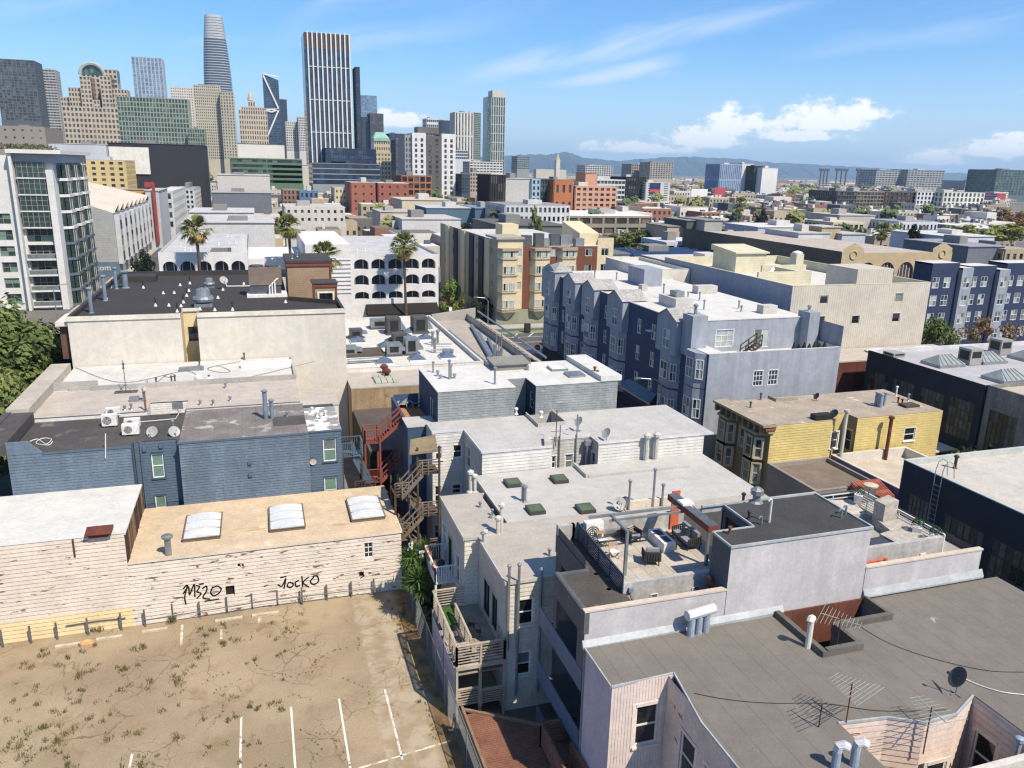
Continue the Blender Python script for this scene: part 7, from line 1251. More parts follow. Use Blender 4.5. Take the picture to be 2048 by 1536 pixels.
mk('tower_block',MB().box(8.0,16.0,YM-.6,YM+30,0,15.3).box(-1.8,8.0,YM+8,YM+30,0,12.0),MOT,ar)
for k in range(9): mk('ledge',MB().box(12.8-k*.1,15.9,YM-.75,YM-.61,6.5+k*.75,6.7+k*.75),MOT,ar)
for q in range(3): mk('stepped_parapet',MB().box(-4.4+q*.9,-1.8,YM,YM+.4,14.1+q*.9,15.0+q*.9+.01),MOT,ar)
mk('roof_well',MB().box(-8.2,-2.6,YM+4,YM+12,13.4,13.65),G_BLUE,ar); mk('awning',MB().prism([(18.5,YM-2.6),(32,YM-2.6),(32,YM),(18.5,YM)],2.4,[2.7,2.7,4.2,4.2]),mat('black_awning',S(40,36,34),.85),ar)
rr=random.Random(6)
for k in range(16): x,y=rr.choice((rr.uniform(17,31),rr.uniform(-15,-3))),rr.uniform(YM+5,YM+40); pipe(ar,(x,y,12.9 if x > 0 else 13.6),.35,.1,WHITE_P)
# ------------------------------------------------------------------ cream residential hotel on the corner
CRM=mat('cream_hotel_stucco',S(222,204,160),.85,.04,.3); BRK=mat('red_brown_panels',S(128,74,52),.85,.08,.3,seam=('X',.6,.05,.8)); SAGE=mat('sage_base',S(150,154,132),.85); NAVG=mat('dark_navy_panel',S(52,56,72),.8)
style('hotel',S(214,214,206),.1,2,1,.0,None,G_LITE,rec=.15)
so_=thing('corner_hotel','cream and brown residential hotel with canted bays across the street','building',(55,142.8,0)); YH=142.8; LV=(3.4,6.7,9.9,13.0)
def whl(u,zs,w_,h_=1.5): return [(u-w_/2,u+w_/2,z_,z_+h_) for z_ in zs]
g1,g2=whl(47.0,LV[1:] ,1.6),whl(58.5,LV,1.5)+whl(54.2,LV[3:],1.6)+whl(61.6,LV[2:],1.5)
w=MB(); wall_mb(w,'S',YH,43.0,48.0,3,16.6,g1); wall_mb(w,'S',YH,63.4,66.8,3,16.5,whl(65,LV,1.6)); wall_mb(w,'E',66.8,YH,165,0,16.5); mk('wall',w,CRM,so_)
w=MB(); wall_mb(w,'S',YH,48.0,63.4,3,14.9,g2); mk('wall',w,BRK,so_); mk('base',MB().box(42.9,66.8,YH+.05,165,0,3.0),SAGE,so_)
for (a,b,lo,hi) in g1+g2+whl(65,LV,1.6): window(so_,'S',YH,(a+b)/2,lo,b-a,hi-lo,'hotel')
for xc in (45.0,51.5,57.0):
    pts=[(xc-2.0,YH),(xc-1.3,YH-1.1),(xc+1.3,YH-1.1),(xc+2.0,YH)]; mk('bay',MB().prism(pts,2.6,14.2),CRM,so_); mk('bay_foot',MB().poly([(xc-2,YH,2.6),(xc-1.3,YH-1.1,2.6),(xc,YH-.1,.8)]).poly([(xc-1.3,YH-1.1,2.6),(xc+1.3,YH-1.1,2.6),(xc,YH-.1,.8)]).poly([(xc+1.3,YH-1.1,2.6),(xc+2,YH,2.6),(xc,YH-.1,.8)]),SAGE,so_); mk('bay_cap',MB().prism([(xc-2.3,YH),(xc-1.5,YH-1.4),(xc+1.5,YH-1.4),(xc+2.3,YH)],14.2,14.7),cmat((176,160,128)),so_)
    for z_ in LV: [window(so_,'S',YH-1.11,xc+q,z_,1.05,1.5,'hotel',True) for q in (-.65,.65)]; mk('bay_sill',MB().prism([(xc-2.1,YH),(xc-1.4,YH-1.25),(xc+1.4,YH-1.25),(xc+2.1,YH)],z_-.45,z_-.25),cmat((176,160,128)),so_)
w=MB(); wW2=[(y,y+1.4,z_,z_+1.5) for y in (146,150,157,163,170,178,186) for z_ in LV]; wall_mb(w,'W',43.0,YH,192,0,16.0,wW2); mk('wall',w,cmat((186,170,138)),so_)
for (a,b,lo,hi) in wW2: window(so_,'W',43.0,(a+b)/2,lo,1.4,1.5,'hotel')
for y in (147.5,152.5,160,167,174,182): mk('dark_bay_panel',MB().box(42.7,43,y,y+3.2,2.6,15.9),NAVG if y in (152.5,160,174) else CRM,so_)
mk('roof',MB().box(43.1,66.7,YH+.1,192,14.3,14.5),cmat((206,202,194),'roof'),so_); mk('cornice',MB().box(42.6,48.2,YH-.4,150,16.3,16.7),cmat((176,168,152)),so_); mk('penthouse',MB().prism([(62.5,150),(66.7,150),(66.7,160),(62.5,160)],14.5,[16.8,16.8,18.6,18.6]),CRM,so_); mk('penthouse',MB().box(48.5,52,158,163,14.5,18.0),CRM,so_)
for (x,y,h_) in ((50,146,2.2),(52.5,146,2.6),(54,147,1.5),(56.5,148,2.3),(58.6,148,2.0),(61,146,1.6),(60,150,2.0)): mk('roof_unit',MB().box(x-.9,x+.9,y,y+1.6,14.5,14.5+h_),METAL if h_ < 2.1 else METAL_D,so_)
# ------------------------------------------------------------------ buildings to the right of the corrugated block
TANA=mat('tan_arcade_stucco',S(196,172,128),.85,.05,.3,streak=.05); YT=128.0; ta=thing('gabled_tan_hall','tan hall with small gables, round vents and arched windows','building',(122,YT,0)); xa,xb=onY(c('D',690,880),YT).x,onY(c('D',1515,870),YT).x
zt=onY(c('D',1000,880),YT).z; w=MB(); wall_mb(w,'S',YT,xa,xb,0,8.4); arch_holes(w,xa+4.2,xb-4.2,4,8.4,13.0,YT,depth=.5); wall_mb(w,'S',YT,xa,xa+4.2,8.4,13.0); wall_mb(w,'S',YT,xb-4.2,xb,8.4,13.0); wall_mb(w,'S',YT,xa,xb,13.0,zt)
for x in (xa+.2,xb-5.2): w.poly([(x,YT-.02,zt),(x+5,YT-.02,zt),(x+5,YT-.02,zt+.8),(x+2.5,YT-.02,zt+2.0),(x,YT-.02,zt+.8)]); mk('round_vent',MB().tube([(x+2.5+.8*math.cos(t),YT-.08,zt-.4+.8*math.sin(t)) for t in [i*math.pi/6 for i in range(13)]],.12,5,cap=False),TANA,ta)
mk('wall',w,TANA,ta); mk('arch_glass',MB().poly([(xa+4,YT+.45,8.3),(xb-4,YT+.45,8.3),(xb-4,YT+.45,13.0),(xa+4,YT+.45,13.0)]),mat('brown_muntin_glass',S(88,70,60),.4,.4,1.5),ta)
for k in range(24): x=xa+4.4+k*(xb-xa-8.8)/23; mk('muntin',MB().box(x-.05,x+.05,YT+.38,YT+.44,8.4,12.9),WHITE_P,ta)
w=MB(); wall_mb(w,'W',xa,YT,YT+62,0,zt+.3); mk('wall',w,mat('dark_brick_side',S(104,96,84),.9),ta); mk('roof',MB().box(xa+.1,xb-.1,YT+.2,YT+62,zt-1,zt-.6),cmat((190,176,160),'roof'),ta)
far('rooftop_cabin','white and red rooftop cabin on the tan hall','D',365,600,735,840,YT+40,14,(196,198,206),nu=0); far('tan_stair_tower','tan stair tower between the rooftop cabins','D',540,680,690,830,YT+42,8,(184,164,126),nu=0); far('rooftop_cabin','smaller white rooftop cabin with red trim on the tan hall','D',690,865,742,820,YT+40,12,(190,194,204),nu=0)
NVY=mat('navy_blue_cladding',S(50,64,98),.8,.06); nv=thing('navy_apartments','navy blue apartment block with pale vertical bays at the right edge','building',(120,106,0)); YN=106; style('navy_w',S(222,226,230),.1,2,2,.0,None,[G_GREY,G_BLUE,G_PALE],rec=.12)
for j,(x0,x1,zt_,m_,yo) in enumerate(((109.3,115.2,15.2,NVY,0),(115.2,117.6,14.4,PERI,-.8),(117.6,123.6,14.6,NVY,0),(123.6,126.0,14.0,PERI,-.8),(126.0,134,15.0,NVY,0))):
    hh=[(x0+.5+q*2.4,x0+.5+q*2.4+1.5,1.6+k*3.1,3.5+k*3.1) for q in range(max(1,int((x1-x0)/2.4))) for k in range(4)]; w=MB(); wall_mb(w,'S',YN+yo,x0,x1,0,zt_,hh); wall_mb(w,'W',x0,YN+yo,YN+4,0,zt_); mk('wall',w,m_,nv); mk('roof',MB().box(x0,x1,YN+yo+.05,YN+4,zt_-.3,zt_),WROOF,nv)
    for (a,b,lo,hi) in hh: window(nv,'S',YN+yo,(a+b)/2,lo,1.5,1.9,'navy_w')
# ------------------------------------------------------------------ downtown and the flat city, each block at its own distance
T='tower'
for r in (
 # crop x0 x1 ytop ybot distance depth colour glass nu nz pier band roof
 ('glass_tower','dark glass tower at the far left edge of skyline','A',-40,195,348,700,1150,40,(92,98,104),0,9,22,.25,.3,(120,120,120)),
 ('banded_tower','pale banded office slab right of the dark glass tower','A',205,318,405,790,1250,30,(178,178,176),0,6,24,.12,.5,(150,150,150)),
 ('glass_tower','pale blue glass tower with flat crown above the green hotel','A',766,945,336,620,1600,45,(176,186,196),3,8,12,.35,.12,(150,150,150)),
 ('green_hotel','green glass checkered block in front of the stepped hotel','A',680,1095,572,850,740,28,(150,164,146),2,22,10,.28,.2,(150,158,150)),
 ('green_hotel','lower green checkered wing right of the green block','A',1095,1195,755,880,720,26,(132,150,130),2,7,5,.3,.25,(96,90,70)),
 ('white_tower_block','cream punched window tower behind the green hotel','A',995,1125,512,760,1300,30,(220,210,194),0,10,16,.5,.5,(214,204,190)),
 ('beige_tower','tall beige gridded tower with rounded crown','A',1130,1285,500,930,1050,30,(196,186,158),0,13,26,.5,.45,(150,146,130)),
 ('beige_tower','lower wing of the beige gridded tower','A',1285,1365,540,930,1040,30,(188,178,150),2,5,22,.5,.4,(150,146,130)),
 ('dark_tower','slim dark tower right of the braced glass tower','A',1634,1677,582,800,1500,25,(60,68,84),1,4,20,.15,.2,(70,70,76)),
 ('white_towers','white gridded tower left of the dark striped tower','A',1672,1742,712,885,900,24,(216,212,206),0,6,12,.45,.4,(200,200,196)),('white_towers','taller white gridded tower touching the striped tower','A',1745,1792,685,885,890,24,(210,206,202),0,5,14,.45,.4,(200,200,196)),
 ('glass_tower','sky blue glass tower right of the dark striped tower','B',606,734,156,560,1450,40,(120,160,196),3,10,26,.1,.12,(120,150,180)),
 ('dark_tower','dark tower with brick coloured top below the sky blue tower','B',684,784,292,560,1150,30,(92,88,92),0,8,18,.3,.3,(150,100,86)),('dark_tower','narrow dark tower left of the brick topped one','B',618,682,318,560,1160,30,(70,78,92),1,6,20,.3,.3,(90,90,96)),
 ('dark_block','dark blue mid rise behind the green roofed tower','B',830,945,445,700,900,30,(60,76,100),1,8,10,.2,.25,(100,104,110)),('dark_block','grey mid rise left of the white and grey slab','B',878,950,490,720,760,26,(92,98,104),0,6,9,.3,.3,(120,120,120)),
 ('white_slab','white and dark office slab behind the white and grey tower','B',1113,1200,330,620,1200,30,(222,220,216),1,6,8,.2,.5,(210,210,208)),('dark_block','dark sloped slab beside the white office slab','B',1200,1303,345,620,1210,30,(70,80,100),1,8,14,.2,.25,(90,94,104)),
 ('white_slab','white tower with vertical ribs left of the slim tower','B',1328,1468,283,640,1100,30,(216,212,200),0,6,2,.6,.05,(206,202,190)),('round_green_tower','green grey banded tower behind the ribbed white tower','B',1410,1524,285,640,1300,40,(150,160,146),2,8,26,.1,.4,(110,130,140)),
 ('banded_block','low white banded block in front of the ribbed white tower','B',1330,1425,572,640,800,20,(200,204,204),1,6,3,.1,.4,(200,200,196)),
 ('striped_annex','dark side wing of the striped tower','B',572,604,-60,560,668,18,(70,76,86),1,2,26,.2,.25,(60,60,66)),
 ('glass_podium','navy glass podium at foot of the striped tower','B',345,728,560,670,618,40,(44,62,104),1,20,3,.08,.06,(70,96,96)),('glass_podium','wider navy glass base with pale bands under the podium','B',245,757,672,830,606,40,(150,156,160),1,10,4,.0,.18,(90,100,120)),
 ('grey_flats','small grey apartment block on the far right of the striped tower','B',1440,1690,660,740,700,24,(214,212,208),0,10,4,.2,.5,(206,204,200)),('tan_flats','tan and orange apartment block below the slim tower','B',1440,1600,742,890,520,24,(176,164,146),0,8,5,.45,.45,(190,184,176)),('dark_flats','dark blue narrow block left of tan apartment block','B',1382,1440,752,900,510,24,(74,84,98),1,4,6,.3,.3,(150,150,150)),
 ('orange_flats','orange panelled apartment block beside the white and grey tower','B',922,1148,765,915,440,20,(186,110,52),0,5,3,.2,.25,(120,116,110)),
 ('brick_building','large red brick building with few windows, left of pair','B',540,722,818,1040,390,26,(170,100,76),4,3,4,.78,.7,(176,168,160)),('brick_building','red brick building with three window columns, right of pair','B',745,975,822,1040,392,26,(164,92,72),4,4,4,.72,.65,(206,200,192)),
 ('cream_annex','cream block with yellow stripe left of the navy podium','B',-60,215,680,900,520,30,(200,192,176),0,0,0,0,0,(216,196,150)),('brown_flats','small brown fire escape building below the cream block','B',22,145,872,990,420,18,(150,112,84),0,4,3,.5,.4,(140,130,120)),('blue_flats','small blue flat fronted house beside the brown one','B',148,288,882,1000,418,18,(92,124,160),0,4,2,.5,.5,(96,128,160)),('cream_flats','cream narrow building with brick neighbour','B',415,505,858,1000,410,18,(206,192,160),4,3,3,.6,.6,(190,180,168)),
 ('white_office','white low office with dark square windows behind the palms','B',40,490,1005,1125,300,26,(210,204,194),0,9,2,.6,.62,(196,190,184)),('cream_hall','wide cream hall with one upright window','B',925,1290,950,1040,330,30,(214,196,164),0,0,0,0,0,(200,188,172)),('teal_block','teal blue windowless block, larger of two','B',1110,1485,1010,1110,290,22,(84,116,140),0,0,0,0,0,(190,196,200)),('teal_block','teal blue block with white sign panel','B',1480,1652,1012,1115,286,22,(80,112,138),0,0,0,0,0,(120,150,170)),('pale_warehouse','long pale panel clad warehouse above the motel roof','B',925,1370,1095,1180,262,26,(206,206,204),0,0,0,0,0,(196,190,184)),('tan_shop','tan stepped shop wall above the motel palms','B',760,1050,1040,1110,280,20,(198,184,164),0,0,0,0,0,(190,180,168)),
 ('dark_slab','dark brown ribbed slab left of the grey panelled block','B',1597,1712,760,1090,330,20,(58,46,44),0,6,1,.45,.0,(60,56,56)),
 ('panel_block','pale grey panelled block between brown slab and light blue strip','C',42,240,332,560,336,24,(196,194,188),0,0,0,0,0,(196,192,186)),('blue_strip_block','light blue narrow facade with white windows','C',242,306,335,560,335,22,(150,184,206),0,2,5,.5,.4,(150,184,206)),('dark_loft','dark glazed loft block with balconies','C',308,412,335,560,340,22,(66,84,90),0,4,5,.2,.3,(110,112,112)),('orange_block','burnt orange block with tall dark windows','C',412,556,342,600,334,22,(186,108,54),1,3,2,.62,.55,(130,120,110)),
 ('salmon_block','salmon stepped apartment block with rows of windows','C',574,886,392,590,336,24,(216,158,124),0,7,5,.42,.5,(206,160,130)),('salmon_block','salmon stair tower on top of the salmon apartments','C',650,735,290,392,345,12,(214,154,122),0,0,0,0,0,(206,160,130)),('white_long_flats','white long apartment slab behind the salmon block','C',735,950,340,490,460,24,(206,210,206),0,8,4,.12,.4,(206,206,200)),
 ('black_tower','black mid rise beside the white billboard wall','C',957,1108,320,505,520,26,(36,40,48),0,8,6,.3,.3,(60,62,66)),('white_panel_block','white panelled block carrying a dark blue banner','C',1110,1290,362,500,515,26,(204,204,202),0,3,8,.5,.6,(200,200,198)),
 ('victorian_row','white grey row of bay windowed houses by the poplar','C',40,530,535,670,262,24,(204,206,210),0,14,2,.45,.45,(150,150,150)),('pillared_warehouse','long white roofed warehouse with dark pilasters','C',500,1150,615,760,262,34,(150,142,122),4,7,2,.16,.4,(232,230,226)),('pink_annex','pink window annex behind pillared warehouse','C',940,1150,595,650,300,20,(216,190,172),0,6,1,.3,.5,(220,214,206)),
 ('tan_block','blank tan wall left of the dark grey block','C',1270,1415,695,800,215,14,(200,172,146),0,0,0,0,0,(150,140,130)),('grey_block','dark grey blank block beside the tan wall','C',1418,1550,650,820,213,14,(96,92,88),0,0,0,0,0,(150,150,146)),('grey_house','pale grey sloped roof house beside dark grey block','C',1555,1690,650,820,208,16,(176,174,164),0,0,0,0,0,(140,140,136)),('arched_house','white house with two arches beside the yellow green tree','C',1260,1560,815,920,190,14,(204,206,216),0,4,1,.4,.45,(206,206,210)),('solar_roof','dark roof carrying blue solar panels','C',990,1690,945,1000,168,26,(150,154,160),0,0,0,0,0,(84,92,112)),('white_gable','white walled house with gables behind blue apartments','C',850,985,905,990,170,14,(214,214,220),0,0,0,0,0,(120,120,120)),('cream_shed','cream boarded shed by the solar roof','C',1395,1960,985,1080,150,20,(206,200,168),0,0,0,0,0,(206,202,194)),('brown_roof_block','broad dark hipped roof behind the corner hotel','C',0,510,690,780,215,30,(112,110,108),0,0,0,0,0,(104,102,100)),
 ('white_fin_tower','white and blue finned tower on the right horizon','C',1672,1838,222,460,800,30,(150,170,206),3,12,2,.5,.1,(206,206,206),T),('white_end_tower','white blank ended tower beside the finned one','C',1838,1925,218,460,805,30,(226,224,222),0,0,0,0,0,(226,224,222),T),('black_white_tower','black and white patterned slab right of the finned tower','C',1930,1990,235,450,790,26,(50,52,56),0,4,8,.5,.3,(90,90,90),T),('white_end_tower','plain white slab at the right of the finned group','C',1992,2110,250,450,780,26,(226,224,222),0,0,0,0,0,(220,220,220),T),
 ('horizon_block','round banded block on the horizon by the slim tower','C',132,225,162,260,1700,40,(150,158,156),2,6,6,.1,.4,(130,136,140)),('horizon_block','long white gridded block on the horizon','C',650,858,232,310,1300,40,(206,204,200),0,12,5,.3,.35,(190,190,190)),('horizon_block','stepped tan block on the horizon, left of pair','C',1000,1135,222,320,1300,40,(168,154,136),0,8,5,.4,.4,(160,150,140)),('horizon_block','cream brown apartment block on horizon, right of pair','C',1142,1318,208,330,1250,40,(176,164,150),0,9,8,.4,.35,(150,146,140)),
 ('twin_slab','grey slanted roof office slab on horizon, left twin','D',948,1172,262,390,1400,50,(170,172,174),0,10,8,.2,.45,(96,100,110),T),('twin_slab','grey slanted roof office slab on horizon, right twin','D',1184,1458,262,390,1380,50,(164,166,170),0,12,8,.2,.45,(96,100,110),T),('glass_tower','dark green glass block at the far right edge','D',1850,2100,262,450,900,50,(92,116,122),2,10,10,.2,.25,(90,96,100),T),('grey_store','grey windowless store on the right horizon','D',1612,1840,345,420,1100,50,(150,150,154),0,0,0,0,0,(140,142,146)),
 ('modern_flats','dark grey modern flats with balconies, leftmost of row','D',655,800,422,600,470,30,(78,84,90),0,7,6,.15,.3,(90,92,94)),('modern_flats','olive grey modern flats with white frame, second of row','D',800,1005,425,560,474,30,(132,122,106),0,8,5,.2,.35,(150,146,140)),('modern_flats','brown and white modern flats, middle of row','D',1012,1240,428,560,478,30,(84,68,60),0,7,5,.4,.3,(120,110,104)),('modern_flats','white modern flats with blue windows, fourth of row','D',1250,1440,425,580,476,30,(218,218,218),1,7,5,.42,.3,(150,150,150)),('modern_flats','white modern flats with tall window strips, rightmost of row','D',1448,1755,430,612,468,30,(220,218,210),2,10,5,.45,.25,(160,160,158)),
 ('terraced_flats','stepped grey terrace block left of modern flats','D',500,660,520,600,430,24,(110,110,108),0,6,3,.1,.4,(120,120,118)),('red_block','bright magenta red block at the right edge','D',1848,1915,440,500,620,24,(196,60,84),0,0,0,0,0,(190,70,86)),('navy_office','navy office with strip windows before the red block','D',1760,1845,450,530,600,26,(64,84,130),1,6,4,.1,.4,(150,120,110)),('cream_modernist','cream two storey house with big windows','D',620,850,655,730,250,16,(206,192,152),0,6,1,.3,.4,(206,196,170)),('grey_wall_block','pale grey blank wall with sloping roofline','D',670,935,602,680,275,20,(196,188,178),0,0,0,0,0,(190,186,178)),('blue_grey_shop','white shop row with small windows behind conifer','D',1110,1400,650,730,260,18,(206,210,222),0,10,1,.5,.5,(150,156,166)),('blue_gable_house','pale blue wall with white sloping roof left of cream house','D',60,530,690,745,230,20,(176,188,208),0,0,0,0,0,(214,212,210)),
 ('white_box','white stepped box building before the yellow green trees','D',1470,1830,760,890,185,22,(200,206,218),0,0,0,0,0,(206,206,204)),('slate_box','slate grey shingled box behind navy apartments','D',1635,1905,835,980,160,22,(112,118,130),0,0,0,0,0,(150,152,164)),('tan_corner','tan corner building at the right edge behind navy apartments','D',1905,2100,855,960,158,22,(176,160,126),0,4,1,.5,.6,(170,160,140)),
 ('dark_tall_block','black painted block with blank white billboard behind yellow building','E',735,1385,62,420,470,40,(56,56,62),0,0,0,0,0,(70,70,76)),('yellow_flats','yellow five storey building with paired windows','E',540,850,172,360,400,30,(214,186,116),0,5,5,.55,.5,(150,154,164)),('stone_hall','grey brown stone block behind the roof garden','E',-60,300,-60,90,700,60,(156,144,132),0,6,3,.75,.75,(146,138,130)),('white_lab','white low block with red chimney behind yellow building','E',330,720,62,160,620,50,(196,198,204),0,0,0,0,0,(190,190,194)),
 ('green_office','long green banded office building in the middle distance','E',1572,2060,160,330,520,40,(92,126,96),0,2,5,.03,.45,(206,202,192)),('white_museum','white wedge roofed hall above the green office','E',1620,1940,62,110,640,40,(224,220,208),0,0,0,0,0,(90,88,92)),('white_sheds','white stacked low roofs left of the green office','E',1480,1840,275,350,430,40,(206,200,192),0,0,0,0,0,(200,194,188)),('grey_shop','slate grey shop with round vents','E',1445,1850,395,500,350,30,(112,118,128),0,0,0,0,0,(176,172,170)),('white_shop','bright white long shop behind the motel palms','E',1290,1730,530,640,240,24,(222,222,224),0,0,0,0,0,(200,198,196)),('white_shed','lower white shed with roof pipes behind motel','E',1240,1870,600,660,215,20,(206,204,202),0,0,0,0,0,(196,194,192)),
):
    far(*r[:16],cat=r[16] if len(r) > 16 else (T if 'tower' in r[0] else 'building'))
def A_(k,x,y,Y): return onY(c(k,x,y),Y)
# tapered round tower
Y=1560; a,b,t_=A_('A',1212,700,Y),A_('A',1392,700,Y),A_('A',1260,76,Y); xc=(a.x+b.x)/2-4; r0=(b.x-a.x)/2*.98; st=thing('tapered_tower','tallest tower, a tapered rounded glass shaft with pale crown','tower',(xc,Y+30,0)); TG2=glass('shaft_glass',(.06,.085,.12),.15); BANDW=mat('shaft_bands',S(186,188,190),.5,.04)
def ring(z,f=1.0): q=z/t_.z; r=r0*(1.0 if q < .35 else 1-.42*((q-.35)/.65) ** 2.0)*f; return [(xc+r*(abs(math.cos(u)) ** .65)*(1 if math.cos(u) > 0 else-1),Y+30+r*(abs(math.sin(u)) ** .65)*(1 if math.sin(u) > 0 else-1)) for u in [2*math.pi*i/28 for i in range(28)]]
def loft(zs,f): 
    mb=MB(); R_=[ring(z,f) for z in zs]
    for i in range(len(zs)-1):
        for j in range(28): k=(j+1) % 28; mb.poly([(*R_[i][j],zs[i]),(*R_[i][k],zs[i]),(*R_[i+1][k],zs[i+1]),(*R_[i+1][j],zs[i+1])])
    mb.poly([(*p,zs[-1]) for p in R_[-1]]); return mb
mk('shaft',loft([t_.z*i/24 for i in range(21)]+[t_.z*.86],.985),TG2,st); mk('crown',loft([t_.z*.86,t_.z*.9,t_.z*.95,t_.z],.96),BANDW,st)
for i in range(62): z=t_.z*(.03+.97*i/62); f=1.012; R1,R2=ring(z,f),ring(z+1.3,f); mk('band',(lambda m_: [m_.poly([(*R1[j],z),(*R1[(j+1) % 28],z),(*R2[(j+1) % 28],z+1.3),(*R2[j],z+1.3)]) for j in range(28)] and m_)(MB()),BANDW,st)
# dark striped tower with white fins
Y=648; a,b=onY((612,64),Y),onY((699,68),Y); dt=thing('striped_tower','dark glass slab with bright white vertical fins','tower',((a.x+b.x)/2,Y,0)); mk('core',MB().box(a.x-2,b.x+.3,Y,Y+30,0,a.z-.5),GLS[1],dt); mk('crown',MB().box(a.x-1.5,b.x,Y-.1,Y+29,a.z-11,a.z),mat('bronze_louvre',S(84,74,70),.6),dt); WF=mat('bright_white_fin',S(230,228,222),.6,.03)
for i in range(10): x=a.x+.8+(b.x-a.x-1.2)*i/9; mk('fin',MB().box(x-.45,x+.45,Y-1.3,Y-.05,18 if i > 2 else 12,a.z+.6),WF,dt)
for i in range(1,5): z=a.z*(1-i*.19); mk('floor_band',MB().box(a.x,b.x,Y-.6,Y-.02,z-.25,z+.25),WF,dt)
# braced glass tower, slim tower, white and grey slab, stepped hotel, deco towers
Y=1480; a,b=A_('A',1535,432,Y),A_('A',1628,448,Y); bz=thing('braced_tower','navy glass tower with white diagonal bracing','tower',(a.x,Y,0)); mk('core',MB().prism([(a.x,Y),(b.x,Y),(b.x,Y+35),(a.x,Y+35)],0,[a.z,b.z-6,b.z-6,a.z]),GLS[1],bz); grid(bz,'S',Y,a.x,b.x,0,b.z-10,4,40,.06,.18,cmat((80,98,120)),.3)
for (p,q) in (((1540,440),(1630,635)),((1540,640),(1632,640)),((1632,640),(1565,800)),((1540,640),(1590,655)),((1540,432),(1628,450)),((1590,655),(1632,640))): u,v=A_('A',*p,Y-1.2),A_('A',*q,Y-1.2); mk('brace',MB().bar(tuple(u),tuple(v),2.4),WF,bz)
Y=1750; a,b=A_('B',1604,165,Y),A_('B',1710,165,Y); sl_=thing('slim_tower','slim cream gridded tower standing apart at centre right','tower',(a.x,Y,0)); a2=A_('B',1612,115,Y); mk('core',MB().box(a.x-9,b.x,Y,Y+35,0,a.z),GLS[2],sl_); grid(sl_,'S',Y,a.x,b.x,10,a.z,6,9,.3,.06,cmat((206,202,190)),.8); mk('crown',MB().box(a2.x,b.x,Y-.6,Y+34,a.z,a2.z),cmat((206,202,190)),sl_)
Y=520; zt=A_('B',1040,438,Y).z; zg=thing('checkered_tower','white and grey apartment tower with staggered windows','tower',(A_('B',1140,600,Y).x,Y,0)); cols=((948,1002,(150,152,156),8),(1002,1106,(222,220,218),0),(1106,1226,(104,98,92),2),(1226,1332,(224,222,220),0))
for (x0,x1,rgb,dy) in cols: a,b=A_('B',x0,440,Y),A_('B',x1,440,Y); mk('wall',MB().box(a.x,b.x,Y+dy*.2,Y+26,0,zt-(0 if rgb[0] > 200 else 1.5)),cmat(rgb),zg); [mk('window',MB().box(a.x+(b.x-a.x)*(.2 if (j+k) % 2 else .62),a.x+(b.x-a.x)*(.36 if (j+k) % 2 else .8),Y+dy*.2-.12,Y+dy*.2-.02,zt-5.2-j*3.3,zt-3.2-j*3.3),GLS[0],zg) for j in range(15) for k in (0,1)]
mk('roof_box',MB().box(A_('B',1058,440,Y).x,A_('B',1220,440,Y).x,Y+6,Y+18,zt,zt+4),cmat((112,106,100)),zg)
Y=1000; mh=thing('stepped_hotel','stepped tan hotel tower with giant arched fan window','tower',(A_('A',540,700,Y).x,Y,0)); HT=cmat((196,178,152),'far')
def hb(x0,x1,yt,dy,dep,nu,nz,gl=4): a,b=A_('A',x0,yt,Y),A_('A',x1,yt,Y); mk('core',MB().box(a.x,b.x,Y+dy,Y+dy+dep,0,a.z-.1),GLS[gl],mh); grid(mh,'S',Y+dy,a.x,b.x,6,a.z,nu,nz,.42,.42,HT,.5)
hb(440,655,378,30,20,8,24,0); hb(455,520,440,6,24,3,24); hb(575,640,440,6,24,3,24); hb(385,455,505,10,24,4,20); hb(640,735,515,10,24,5,20); hb(335,385,560,14,24,3,18); hb(520,575,580,8,24,3,16); hb(360,690,620,0,24,14,14)
q0=A_('A',540,440,Y+28); rr_=A_('A',610,440,Y+28).x-q0.x; mk('fan_arch',MB().tube([(q0.x+rr_*math.cos(u),Y+28.5,q0.z+rr_*math.sin(u)) for u in [math.pi*i/16 for i in range(17)]],2.0,6),cmat((176,180,172)),mh); mk('fan_window',MB().poly([(q0.x+rr_*.95*math.cos(u),Y+29.4,q0.z+rr_*.95*math.sin(u)) for u in [math.pi*i/16 for i in range(17)]]),GLS[2],mh)
Y=1150; dc=thing('spired_tower','beige stepped tower topped by a small spire','tower',(A_('A',1480,700,Y).x,Y,0))
for (x0,x1,yt,dy) in ((1395,1562,640,0),(1410,1545,622,3),(1450,1492,590,5)): a,b=A_('A',x0,yt,Y),A_('A',x1,yt,Y); mk('core',MB().box(a.x,b.x,Y+dy,Y+30,0,a.z),GLS[4],dc); grid(dc,'S',Y+dy,a.x,b.x,8,a.z,max(3,int((x1-x0)/13)),14,.5,.35,cmat((206,190,160),'far'),.4)
a=A_('A',1466,585,Y); mk('spire',MB().lathe(a.x,Y+10,[(4,a.z),(3,a.z+6),(.4,a.z+12),(.3,A_('A',1466,520,Y).z)],8),cmat((206,190,160)),dc)
Y=800; gt=thing('green_roofed_tower','cream stepped tower with pale green copper roof','tower',(A_('B',770,600,Y).x,Y,0))
for (x0,x1,yt,dy) in ((690,862,585,0),(715,838,488,3)): a,b=A_('B',x0,yt,Y),A_('B',x1,yt,Y); mk('core',MB().box(a.x,b.x,Y+dy,Y+24,0,a.z),GLS[4],gt); grid(gt,'S',Y+dy,a.x,b.x,4,a.z,7,9,.5,.5,cmat((206,186,148),'far'),.4)
